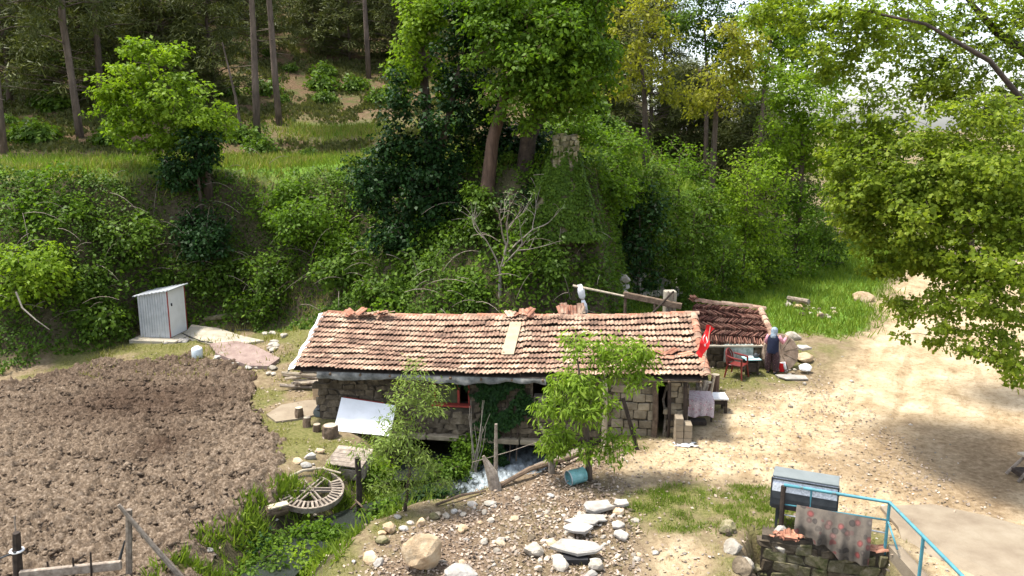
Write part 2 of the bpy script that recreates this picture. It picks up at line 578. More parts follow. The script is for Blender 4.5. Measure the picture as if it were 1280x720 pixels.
def masks(X, Y, Z=None):
    n1 = fbm(X + 5, Y - 3, 1.3, 5)
    n2 = fbm(X - 50, Y + 21, .45, 4)
    yb = np.interp(X, _bx, _Yb); yt = np.interp(X, _bx, _Yt)
    sand = sstep(-.55, .75, poly_sd(X, Y, YARD) + (n1 - .5) * 1.7 + (n2 - .5) * .8)
    sand = np.maximum(sand, .8 * sstep(-.3, .5, poly_sd(X, Y, SANDSPOT) + (n1 - .5) * 1.2))
    gp = sstep(-.25, .3, poly_sd(X, Y, GRASSPATCH) + (n1 - .5) * .9 + (n2 - .5) * 1.0)
    sand = sand * (1 - gp)
    litter = sstep(-.5, .5, poly_sd(X, Y, LITTER) + (n1 - .5) * 1.0) * (1 - sand) * (1 - gp)
    grass = sstep(.38, .6, n1 * .65 + n2 * .35 + .05)
    grass = np.maximum(grass, gp * (.45 + .6 * n2))
    meadow = sstep(0, 1.5, Y - (28.5 - .12 * X) + (n1 - .5)) * sstep(3, 5, X) * (1 - sand) * (1 - sstep(44, 54, Y))
    grass = np.maximum(grass, meadow)
    terr = sstep(-1.2, .2, Y - yt) * (1 - sstep(3.2, 6.0, Y - yt + (n1 - .5) * 3)) * (1 - sstep(4, 8, X))
    ex = G(425, 163); terr = np.maximum(terr, np.exp(-(((X - ex.x) / 3.6) ** 2 + ((Y - ex.y) / 2.2) ** 2)) * 1.3 - .15).clip(0, 1)
    grass = np.maximum(grass, terr)
    needles = sstep(4.0, 6.5, Y - yt + (n1 - .5) * 3) * (1 - sstep(16, 22, X))
    needles = needles * (1 - terr)
    grass = grass * (1 - sand) * (1 - litter * .6)
    grass = np.where(needles > .5, grass * .35 * (1 - needles) + .12 * n2, grass)
    lush = np.maximum(meadow, terr)
    brown = .75 * sstep(-.5, .7, poly_sd(X, Y, YARD_SHADE) + (n1 - .5) * 1.6 + (n2 - .5)) + .5 * sstep(-.4, .4, poly_sd(X, Y, YARD_SHADE_CORE) + (n1 - .5) * 1.5)
    return dict(brown=np.clip(brown, 0, 1), sand=sand, litter=litter, grass=grass, needles=needles, lush=lush, gp=gp)


YARD_SHADE = P2((985, 560), (1060, 545), (1140, 528), (1300, 535), (1300, 650), (1190, 640), (1080, 612), (1010, 590))  # overhanging tree's shadow on the yard, painted into the sand colour
YARD_SHADE_CORE = P2((1200, 560), (1300, 545), (1300, 640), (1240, 650), (1215, 610))  # deepest part of the painted tree shadow


def ground_material():
    m, nt, out = newmat('ground')
    b = N(nt, 'ShaderNodeBsdfPrincipled')
    b.inputs['Roughness'].default_value = 1
    b.inputs['Specular IOR Level'].default_value = .1
    co = wpos(nt)
    at = lambda n: N(nt, 'ShaderNodeAttribute', attribute_name=n).outputs['Fac']
    n0 = noise(nt, .9, 6, .65, co); n1 = noise(nt, 7, 5, .7, co); n2 = noise(nt, 28, 4, .7, co)
    n3 = noise(nt, 13, 6, .75, co)
    earth = ramp(nt, n1, [(.25, (.1, .075, .045)), (.5, (.2, .15, .09)), (.75, (.31, .25, .16))])
    sand = ramp(nt, n0, [(.28, (.27, .19, .11)), (.45, (.42, .32, .195)), (.6, (.52, .415, .275)), (.75, (.6, .5, .35))])
    mp = N(nt, 'ShaderNodeMapping'); mp.vector_type = 'TEXTURE'; mp.inputs['Rotation'].default_value = (0, 0, 1.06); mp.inputs['Scale'].default_value = (3.0, .55, 1)
    nt.links.new(co, mp.inputs['Vector'])
    rut = noise(nt, 1.3, 6, .7, mp.outputs[0])
    sand = mixc(nt, .45, sand, ramp(nt, rut, [(.4, (.55, .48, .4)), (.5, (1, 1, 1))]), 'MULTIPLY')
    sand = mixc(nt, .55, sand, ramp(nt, noise(nt, 45, 5, .8, co), [(.36, (.4, .36, .3)), (.47, (.95, .95, .95)), (.6, (1, 1, 1)), (.72, (1.25, 1.25, 1.25))]), 'MULTIPLY')
    sand = mixc(nt, .7, sand, ramp(nt, n1, [(.33, (.55, .5, .42)), (.5, (1, 1, 1))]), 'MULTIPLY')
    sand = mixc(nt, at('brown'), sand, ramp(nt, n1, [(.25, (.11, .072, .04)), (.5, (.22, .155, .09)), (.75, (.36, .27, .17))]))  # painted tree shadow turns the sand brown
    gr = ramp(nt, n3, [(.3, (.07, .062, .024)), (.45, (.11, .115, .034)), (.6, (.18, .16, .065)), (.75, (.28, .23, .12))])
    lush = ramp(nt, n1, [(.28, (.05, .1, .015)), (.5, (.1, .19, .025)), (.75, (.17, .27, .04))])
    lit = ramp(nt, n2, [(.3, (.06, .04, .026)), (.5, (.15, .105, .07)), (.7, (.33, .255, .18))])
    need = ramp(nt, n1, [(.25, (.05, .032, .018)), (.5, (.115, .075, .042)), (.75, (.18, .13, .078))])
    need = mixc(nt, ramp(nt, n0, [(.45, (0, 0, 0)), (.6, (1, 1, 1))]), need, ramp(nt, n3, [(.3, (.04, .045, .014)), (.7, (.1, .11, .035))]))
    c = mixc(nt, at('litter'), earth, lit)
    gm = maths(nt, 'ADD', at('grass'), maths(nt, 'MULTIPLY', maths(nt, 'SUBTRACT', n1, .5), 1.3), True)
    gg = mixc(nt, at('lush'), gr, lush)
    c = mixc(nt, maths(nt, 'MULTIPLY', gm, at('grass'), True), c, gg)
    c = mixc(nt, at('needles'), c, need)
    sm = maths(nt, 'ADD', at('sand'), maths(nt, 'MULTIPLY', maths(nt, 'SUBTRACT', n1, .5), .5), True)
    c = mixc(nt, maths(nt, 'MULTIPLY', sm, at('sand'), True), c, sand)
    # damp bed of the gully and mould below the railing
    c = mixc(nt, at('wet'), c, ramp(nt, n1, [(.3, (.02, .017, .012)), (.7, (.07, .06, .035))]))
    nt.links.new(c, b.inputs['Base Color'])
    bp = N(nt, 'ShaderNodeBump')
    bp.inputs['Strength'].default_value = .7
    bp.inputs['Distance'].default_value = .06
    h = maths(nt, 'ADD', n1, maths(nt, 'MULTIPLY', n2, .5))
    nt.links.new(h, bp.inputs['Height'])
    nt.links.new(bp.outputs[0], b.inputs['Normal'])
    nt.links.new(b.outputs[0], out.inputs[0])
    return m


def grid_object(name, xs, ys, Z, keep, attrs, mat):
    nx, ny = len(xs), len(ys)
    Xg, Yg = np.meshgrid(xs, ys)
    idx = np.arange(nx * ny).reshape(ny, nx)
    q = np.stack([idx[:-1, :-1], idx[:-1, 1:], idx[1:, 1:], idx[1:, :-1]], -1)[keep]
    used, inv = np.unique(q.ravel(), return_inverse=True)
    co = np.stack([Xg.ravel()[used], Yg.ravel()[used], Z.ravel()[used]], -1)
    me = np_mesh(name, co, inv.reshape(-1, 4), mat, True)
    for k, a in attrs.items():
        at = me.attributes.new(k, 'FLOAT', 'POINT')
        at.data.foreach_set('value', a.ravel()[used].astype(np.float32))
    o = link(bpy.data.objects.new(name, me))
    OFF[o.name] = Vector((0, 0, 0))
    return o


def np_mesh(name, co, faces, mat, smooth=False):
    me = bpy.data.meshes.new(name)
    n, k = faces.shape
    me.vertices.add(len(co))
    me.vertices.foreach_set('co', np.ascontiguousarray(co, np.float32).ravel())
    me.loops.add(n * k)
    me.loops.foreach_set('vertex_index', np.ascontiguousarray(faces, np.int32).ravel())
    me.polygons.add(n)
    me.polygons.foreach_set('loop_start', np.arange(0, n * k, k, dtype=np.int32))
    me.polygons.foreach_set('loop_total', np.full(n, k, np.int32))
    if smooth:
        me.polygons.foreach_set('use_smooth', np.ones(n, bool))
    me.update(calc_edges=True)
    if mat: me.materials.append(mat)
    return me


M['ground'] = ground_material()
xs = spaced(-17, 14, .125, -500, 500)
ys = spaced(11, 31, .125, -60, 900)
XX, YY = np.meshgrid(xs, ys)
ZZ = height(XX, YY)
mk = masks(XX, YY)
fs = poly_sd(XX, YY, FIELD) + (fbm(XX, YY, .9, 5) - .5) * 1.7
ZZ = ZZ - .3 * sstep(.15, .5, fs)
sdw = np.minimum(seg_dist(XX, YY, STREAM), seg_dist(XX, YY, STREAM2))
mk['wet'] = (1 - sstep(.8, 1.7, sdw)) * (1 - sstep(23.5, 24.5, YY))
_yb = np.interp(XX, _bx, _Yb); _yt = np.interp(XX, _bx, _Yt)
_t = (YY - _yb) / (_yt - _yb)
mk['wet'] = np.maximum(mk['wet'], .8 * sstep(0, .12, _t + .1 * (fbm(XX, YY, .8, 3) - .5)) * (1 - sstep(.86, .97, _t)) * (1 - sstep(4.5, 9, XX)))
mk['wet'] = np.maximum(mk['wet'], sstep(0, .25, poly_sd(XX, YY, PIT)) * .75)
cx = lambda a: (a[:-1, :-1] + a[1:, :-1] + a[:-1, 1:] + a[1:, 1:]) / 4
sandc = cx(mk['sand']); needc = cx(mk['needles'])
is_yard = (sandc > .5)
is_hill = (needc > .5) & ~is_yard
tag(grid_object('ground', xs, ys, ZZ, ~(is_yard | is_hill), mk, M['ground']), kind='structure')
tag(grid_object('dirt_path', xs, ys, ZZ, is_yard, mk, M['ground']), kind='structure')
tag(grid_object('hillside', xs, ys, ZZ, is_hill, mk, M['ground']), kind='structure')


# tilled field: clods are real relief
def field_material():
    m, nt, out = newmat('soil')
    b = N(nt, 'ShaderNodeBsdfPrincipled')
    b.inputs['Roughness'].default_value = 1
    b.inputs['Specular IOR Level'].default_value = .1
    co = wpos(nt)
    n0 = noise(nt, .45, 5, .6, co); n1 = noise(nt, 15, 6, .75, co)
    moist = N(nt, 'ShaderNodeAttribute', attribute_name='moist').outputs['Fac']
    dry = ramp(nt, n1, [(.32, (.062, .043, .028)), (.5, (.16, .117, .08)), (.68, (.36, .285, .21))])
    wet = ramp(nt, n1, [(.3, (.03, .018, .011)), (.5, (.065, .042, .028)), (.74, (.16, .11, .08))])
    f = maths(nt, 'ADD', moist, maths(nt, 'MULTIPLY', maths(nt, 'SUBTRACT', n0, .5), .9), True)
    c = mixc(nt, f, dry, wet)
    nt.links.new(c, b.inputs['Base Color'])
    bp = N(nt, 'ShaderNodeBump')
    bp.inputs['Strength'].default_value = .8
    bp.inputs['Distance'].default_value = .05
    nt.links.new(noise(nt, 38, 6, .75, co), bp.inputs['Height'])
    nt.links.new(bp.outputs[0], b.inputs['Normal'])
    nt.links.new(b.outputs[0], out.inputs[0])
    return m


fx = np.arange(-19, -5.0, .045); fy = np.arange(11.6, 26.2, .045)
FX, FY = np.meshgrid(fx, fy)
fsd = poly_sd(FX, FY, FIELD) + (fbm(FX, FY, .9, 5) - .5) * 1.7
cl = fbm(FX + .25 * fbm(FX, FY, .4, 2), FY, .24, 4)
cl2 = fbm(FX + 90, FY * 1.5, .12, 3)
track = .5 + .5 * np.sin((FX * .25 + FY * .97) * 2 * PI / .75 + 2 * fbm(FX, FY, 2.5, 2))
FZ = height(FX, FY) + (np.abs(cl - .5) * -.42 + .1) + (cl2 - .5) * .32 + (fbm(FX + 30, FY, .09, 2) - .5) * .1 + .07 * track
tr = np.exp(-((seg_dist(FX, FY, P2((40, 560), (140, 585), (230, 620), (245, 660))) / .16) ** 2))
FZ = FZ - .1 * tr
FZ = np.where(fsd > .0, FZ, FZ - .25 * sstep(0, .3, -fsd) - .02)
mo = U(190, 505)
moist = np.exp(-(((FX - mo.x) / 3.0) ** 2 + ((FY - mo.y) / 2.3) ** 2)) * 1.0
mo2 = U(205, 560)
moist = np.maximum(moist, .85 * np.exp(-(((FX - mo2.x) / .8) ** 2 + ((FY - mo2.y) / 1.6) ** 2)))
moist = np.maximum(moist, .55 * sstep(20.5, 24, FY))
o = grid_object('tilled_field', fx, fy, FZ, (cx(fsd) > -.12), dict(moist=moist), field_material())
tag(o, kind='structure')


# ------------------------------------------------------------------ stream
def water_material(foam):
    m, nt, out = newmat('foam_water' if foam else 'dark_water')
    b = N(nt, 'ShaderNodeBsdfPrincipled')
    co = wpos(nt)
    mp = N(nt, 'ShaderNodeMapping'); mp.inputs['Scale'].default_value = (3.2, 1.1, 1)
    mp.inputs['Rotation'].default_value = (0, 0, .6)
    nt.links.new(co, mp.inputs['Vector'])
    n = noise(nt, 3.2 if foam else 2.5, 6, .7, mp.outputs[0])
    at = N(nt, 'ShaderNodeAttribute', attribute_name='foam').outputs['Fac']
    f = maths(nt, 'ADD', maths(nt, 'MULTIPLY', maths(nt, 'SUBTRACT', n, .5), 3.2), maths(nt, 'SUBTRACT', maths(nt, 'MULTIPLY', at, 1.25), .6), True)
    c = mixc(nt, f, (.02, .024, .02), (.4, .46, .5))
    nt.links.new(c, b.inputs['Base Color'])
    nt.links.new(maths(nt, 'ADD', maths(nt, 'MULTIPLY', f, .4), .3), b.inputs['Roughness'])
    bp = N(nt, 'ShaderNodeBump'); bp.inputs['Strength'].default_value = .5; bp.inputs['Distance'].default_value = .05
    nt.links.new(n, bp.inputs['Height']); nt.links.new(bp.outputs[0], b.inputs['Normal'])
    nt.links.new(b.outputs[0], out.inputs[0])
    return m


def stream(line, foamy=1.0, name='stream_water'):
    pts = [Vector((x, y)) for x, y in line]
    fine = []
    for a, b in zip(pts[:-1], pts[1:]):
        k = max(2, int((b - a).length / .12))
        for i in range(k): fine.append(a.lerp(b, i / k))
    W = 11
    co, fo = [], []
    for i, p in enumerate(fine):
        d = (fine[min(i + 2, len(fine) - 1)] - fine[max(i - 2, 0)]).normalized()
        nrm = Vector((-d.y, d.x))
        # water drops from the mill sill to the pool
        y = p.y
        z = -1.62 * float(np.interp(y, [13, 16.5, 18.5], [.5, .68, .8])) + .3 + .28 * float(sstep(20.2, 22.5, np.array(y)))
        f = float(sstep(17.7, 18.4, np.array(y)) * (1 - .3 * sstep(20.6, 21.5, np.array(y)))) * .95 * foamy
        for k in range(W):
            s = (k / (W - 1) - .5) * 2
            q = p + nrm * s * float(np.interp(y, [14, 16.8, 18], [.5, .6, .95]))
            rip = (float(fbm(np.array(q.x * 3), np.array(q.y * 1.4), .35, 3)) - .5) * (.16 * f + .02)
            co.append((q.x, q.y, z + rip)); fo.append(f * (1 - .25 * abs(s)))
    fc = [(i * W + k, i * W + k + 1, (i + 1) * W + k + 1, (i + 1) * W + k) for i in range(len(fine) - 1) for k in range(W - 1)]
    me = np_mesh(name, np.array(co), np.array(fc), water_material(True), True)
    me.attributes.new('foam', 'FLOAT', 'POINT').data.foreach_set('value', np.array(fo, np.float32))
    o = link(bpy.data.objects.new(name, me)); OFF[o.name] = Vector((0, 0, 0))
    tag(o, kind='structure')


stream(STREAM)
stream(STREAM2[1:3], 0.0, 'pool_water')

# ------------------------------------------------------------------ leaves
KITE = (np.array([[0, 0, 0], [-.34, .42, .07], [0, 1, -.05], [.34, .42, .07]]), np.array([[0, 3, 2, 1]]))
LONG = (np.array([[0, 0, 0], [-.15, .4, .04], [0, 1, -.12], [.15, .4, .04]]), np.array([[0, 3, 2, 1]]))
NEEDLE = (np.array([[-.03, 0, 0], [.03, 0, 0], [.1, 1, 0], [-.1, 1, .0]]), np.array([[0, 1, 2, 3]]))
BLADE = (np.array([[-.06, 0, 0], [.06, 0, 0], [.03, .6, .03], [0, 1, .16]]), np.array([[0, 1, 2, 3]]))
LOBED = (np.array([[0, 0, 0], [-.25, .12, 0], [-.5, .45, .06], [-.2, .45, 0], [-.3, .85, .05], [0, 1.05, -.06], [.3, .85, .05], [.2, .45, 0], [.5, .45, .06], [.25, .12, 0]]), np.array([[0, 9, 8, 7, 6, 5, 4, 3, 2, 1]]))


def unit(a):
    return a / (np.linalg.norm(a, axis=-1, keepdims=True) + 1e-9)


def leaf_mesh(name, pos, nrm, axis, size, mat, shape=KITE, off=(0, 0, 0)):
    tv, tf = shape
    nrm = unit(nrm)
    axis = unit(axis - nrm * np.sum(axis * nrm, -1, keepdims=True))
    side = np.cross(axis, nrm)
    s = size[:, None, None]
    co = pos[:, None, :] + s * (tv[None, :, 0:1] * side[:, None] + tv[None, :, 1:2] * axis[:, None] + tv[None, :, 2:3] * nrm[:, None])
    k = len(tv)
    fc = (np.arange(len(pos))[:, None, None] * k + tf[None]).reshape(-1, tf.shape[1])
    return np_mesh(name, co.reshape(-1, 3) - np.array(off), fc, mat)


def cluster_leaves(rs, cen, rad, n, size, out_c=None, flat=.65, up=.55, outw=.55, droop=.25, jit=.5):
    """Leaves around clump centres. cen (k,3), rad (k,), n per clump."""
    k = len(cen)
    d = unit(rs.normal(size=(k, n, 3)))
    r = rs.rand(k, n, 1) ** .5
    pos = cen[:, None] + d * r * rad[:, None, None] * np.array([1, 1, flat])
    outv = d.copy()
    if out_c is not None:
        o2 = unit(cen - out_c)[:, None]
        outv = unit(d + o2)
    nr = outw * outv + up * np.array([0, 0, 1.0]) + rs.normal(size=d.shape) * .45
    ax = d + rs.normal(size=d.shape) * .5 + np.array([0, 0, -droop * 2])
    sz = size * (1 - jit + 2 * jit * rs.rand(k * n))
    return pos.reshape(-1, 3), nr.reshape(-1, 3), ax.reshape(-1, 3), sz


def mesh_obj(name, me, parent=None):
    o = link(bpy.data.objects.new(name, me))
    return place(o, parent)


def blob_points(rs, blobs, n, shell=.45):
    vol = np.array([b[3] * b[4] * b[5] for b in blobs]) ** .8
    pick = rs.choice(len(blobs), n, p=vol / vol.sum())
    B = np.array(blobs)[pick]
    d = unit(rs.normal(size=(n, 3)))
    r = rs.rand(n, 1) ** shell
    return B[:, :3] + d * r * B[:, 3:6]


def make_tree(name, label, cat, base, trunk, radii, blobs, nclump, nleaf, clump_r, leaf, lmat, bmat, seed,
              group=None, shape=KITE, crown_name='crown', extra=None, twig=.012, up=.55, droop=.25, flat=.65, branch_r=.045, parts_only=None):
    rs = np.random.RandomState(seed)
    t = parts_only or thing(name, label, cat, base, group)
    tp = [Vector(p) for p in trunk]
    mb = MB()
    mb.tube(tp, radii, 8, seed=seed)
    cen = blob_points(rs, blobs, nclump)
    nodes = []
    for i in range(len(tp) - 1):
        for k in range(4):
            q = tp[i].lerp(tp[i + 1], k / 4)
            if i + k / 4 >= (len(tp) - 1) * .35: nodes.append((q, radii[i] * .5))
    nodes.append((tp[-1], radii[-1]))
    order = np.argsort([min((Vector(c) - q[0]).length for q in nodes) for c in cen])
    for j in order:
        c = Vector(cen[j])
        best = min(nodes, key=lambda q: (c - q[0]).length + .6 * max(0, q[0].z - c.z))
        a = best[0]
        L = (c - a).length
        r0 = min(best[1] * .8, branch_r * (.5 + .25 * L))
        r0 = max(r0, twig)
        sag = Vector((rs.normal() * .1 * L, rs.normal() * .1 * L, .1 * L))
        m1 = a.lerp(c, .35) + sag; m2 = a.lerp(c, .72) + sag * .7
        mb.tube([a, m1, m2, c], [r0, r0 * .75, r0 * .5, twig * .6], 5, cap=False)
        nodes.append((m1, r0 * .75)); nodes.append((m2, r0 * .5))
    mb.build('trunk', bmat, t, True)
    cc = np.mean(cen, 0)
    rad = clump_r * (.6 + .8 * rs.rand(nclump))
    a = cluster_leaves(rs, cen, rad, nleaf, leaf, cc, flat=flat, up=up, droop=droop)
    me = leaf_mesh(crown_name, *a, lmat, shape, OFF[t.name])
    mesh_obj(crown_name, me, t)
    return t


def dup(root, loc, rotz=0, sc=1.0, label=None, group=None):
    r = root.copy(); link(r)
    r.location = loc; r.rotation_euler = (0, 0, rotz); r.scale = (sc, sc, sc)
    OFF[r.name] = Vector(loc)
    if label: r['label'] = label
    if group: r['group'] = group
    for ch in list(root.children):
        c = ch.copy(); link(c); c.parent = r
        for g in ch.children:
            d = g.copy(); link(d); d.parent = c
    return r

# ------------------------------------------------------------------ shared stones
_meshc = {}


def rock_mesh(mat, k, sub=2, rough=.22):
    key = ('rock', mat, k, sub)
    if key not in _meshc:
        rs = np.random.RandomState(100 + k)
        bm = bmesh.new()
        bmesh.ops.create_icosphere(bm, subdivisions=sub, radius=.5)
        planes = [(Vector(unit(rs.normal(size=3))), rs.uniform(.28, .44)) for _ in range(9)]
        ph = rs.rand(3) * 9
        for v in bm.verts:
            p = v.co.copy()
            for n, d in planes:
                e = p.dot(n) - d
                if e > 0: p -= n * e * .9
            w = math.sin(p.x * 7 + ph[0]) * math.sin(p.y * 8 + ph[1]) * math.sin(p.z * 7 + ph[2])
            v.co = p * (1 + .12 * w) + Vector(rs.normal(size=3)) * .008
        me = bpy.data.meshes.new('rock')
        bm.to_mesh(me); bm.free()
        me.materials.append(M[mat])
        _meshc[key] = me
    return _meshc[key]


def block_mesh(mat, k, jit=.07, bev=.09):
    key = ('block', mat, k, jit)
    if key not in _meshc:
        rs = np.random.RandomState(300 + k)
        bm = bmesh.new()
        bmesh.ops.create_cube(bm, size=1)
        for v in bm.verts: v.co += Vector(rs.normal(size=3)) * jit
        bmesh.ops.bevel(bm, geom=list(bm.edges), offset=bev, segments=1, affect='EDGES')
        for v in bm.verts: v.co += Vector(rs.normal(size=3)) * .012
        me = bpy.data.meshes.new('stone')
        bm.to_mesh(me); bm.free()
        me.materials.append(M[mat])
        _meshc[key] = me
    return _meshc[key]


def wall_stones(parent, p0, p1, z0, z1, openings=(), rowh=(.13, .2), wid=(.2, .42), mats=('stone',), seed=0, depth=.16, proud=.05, name='stone', zf=None, jit=.07):
    """Irregular courses of separate stones on the face of a wall; the face looks to the left of p0->p1 turned by -90 deg."""
    rs = random.Random(seed)
    a, b = Vector((p0[0], p0[1], 0)), Vector((p1[0], p1[1], 0))
    d = (b - a); L = d.length; d.normalize()
    n = Vector((d.y, -d.x, 0))
    ang = math.atan2(d.y, d.x)
    z = z0
    cnt = 0
    while z < z1 - .05:
        h = min(rs.uniform(*rowh), z1 - z)
        x = -rs.uniform(0, .15)
        while x < L - .04:
            w = min(rs.uniform(*wid), L - max(x, 0) + .02)
            c = x + w / 2
            zz = z + h / 2 + rs.uniform(-.012, .012)
            ok = True
            for (o0, o1, q0, q1) in openings:
                if c + w * .38 > o0 and c - w * .38 < o1 and zz + h * .38 > q0 and zz - h * .38 < q1: ok = False
            if ok and zf and zz < zf(c): ok = False
            if ok and c > 0:
                p = a + d * c + n * (proud - depth / 2 + rs.uniform(-.02, .03))
                Mx = mat4((p.x, p.y, zz), (rs.uniform(-.04, .04), rs.uniform(-.05, .05), ang + rs.uniform(-.04, .04)),
                          (w * .95, depth, h * .92))
                piece(name, block_mesh(rs.choice(mats), rs.randrange(7), jit), Mx, parent)
                cnt += 1
            x += w
        z += h
    return cnt


# ------------------------------------------------------------------ roof tile
def tile_mesh(mat, k, w=.232, l=.36, name='tile', amp=.024, th=.014, warp=0):
    """Interlocking clay tile: a roll and a pan, thick lower lip. Local x across, y up the slope, z out."""
    key = ('tile', mat, k, w, l)
    if key not in _meshc:
        rs = random.Random(k)
        prof = [(-.5, .1), (-.42, -.3), (-.3, -.3), (-.2, .7), (-.1, .75), (0, -.2), (.12, -.3), (.24, .55), (.34, 1.0), (.44, .6), (.5, .1)]
        vs, fs = [], []
        n = len(prof)
        for y in (0, 1):
            for t in (0, 1):
                for (px, pz) in prof:
                    vs.append((px * w, y * l, pz * amp * (1 if y == 0 else .93) - t * th + rs.uniform(-.003, .003)))
        i = lambda y, t, q: (y * 2 + t) * n + q
        for q in range(n - 1):
            fs.append((i(0, 0, q), i(0, 0, q + 1), i(1, 0, q + 1), i(1, 0, q)))
            fs.append((i(0, 1, q), i(0, 1, q + 1), i(0, 0, q + 1), i(0, 0, q)))
        me = bpy.data.meshes.new(name)
        me.from_pydata(vs, [], fs)
        me.materials.append(M[mat])
        _meshc[key] = me
    return _meshc[key]


def half_tile_mesh(mat, k, l=.42, r0=.1, r1=.085, name='ridge_tile', th=.016, arc=PI):
    key = ('half', mat, k, l, r0)
    if key not in _meshc:
        n = 7
        vs, fs = [], []
        for y, r in ((0, r0), (l, r1)):
            for t in (0, th):
                for q in range(n):
                    a = (PI - arc) / 2 + arc * q / (n - 1)
                    vs.append(((r - t) * math.cos(a), y, (r - t) * math.sin(a)))
        i = lambda y, t, q: (y * 2 + t) * n + q
        for q in range(n - 1):
            fs.append((i(0, 0, q + 1), i(0, 0, q), i(1, 0, q), i(1, 0, q + 1)))
            fs.append((i(0, 1, q), i(0, 1, q + 1), i(1, 1, q + 1), i(1, 1, q)))
            fs.append((i(0, 0, q), i(0, 0, q + 1), i(0, 1, q + 1), i(0, 1, q)))
            fs.append((i(1, 0, q + 1), i(1, 0, q), i(1, 1, q), i(1, 1, q + 1)))
        for y in (0, 1):
            fs.append((i(y, 0, 0), i(y, 1, 0), i(1 - y, 1, 0), i(1 - y, 0, 0))) if y == 0 else None
        me = bpy.data.meshes.new(name)
        me.from_pydata(vs, [], fs)
        me.materials.append(M[mat])
        _meshc[key] = me
    return _meshc[key]


def frame(x, y, z, o):
    m = Matrix((x, y, z)).transposed().to_4x4()
    m.translation = o
    return m


# ------------------------------------------------------------------ stone mill house
RA, RB, RC, RD = U(366, 462, 1.55), U(886, 474, 1.6), U(868, 392, 2.4), U(405, 392, 2.3)
WL, WR = U(400, 522, 0), U(856, 545, 0)
WL.z = WR.z = 0
wd = (WR - WL).normalized(); wn_ = Vector((wd.y, -wd.x, 0)); WLEN = (WR - WL).length
wang = math.atan2(wd.y, wd.x)


def wp(s, z, out=0.0):
    q = WL + wd * s + wn_ * out
    return Vector((q.x, q.y, z))


def roofp(s, t):
    q = RA.lerp(RB, s).lerp(RD.lerp(RC, s), t)
    q.z += -.08 * math.sin(PI * t) - .07 * math.sin(PI * s) * t - .035 * math.sin(3.1 * PI * s) * t + .035 * math.sin(s * 9 + 1) * math.sin(PI * t) + .03 * math.sin(s * 5.2 + 2.0)
    return q


house = thing('stone_mill_house', 'long low stone mill house with sagging clay tile roof over the stream', 'house', (WL.x, WL.y, 0))


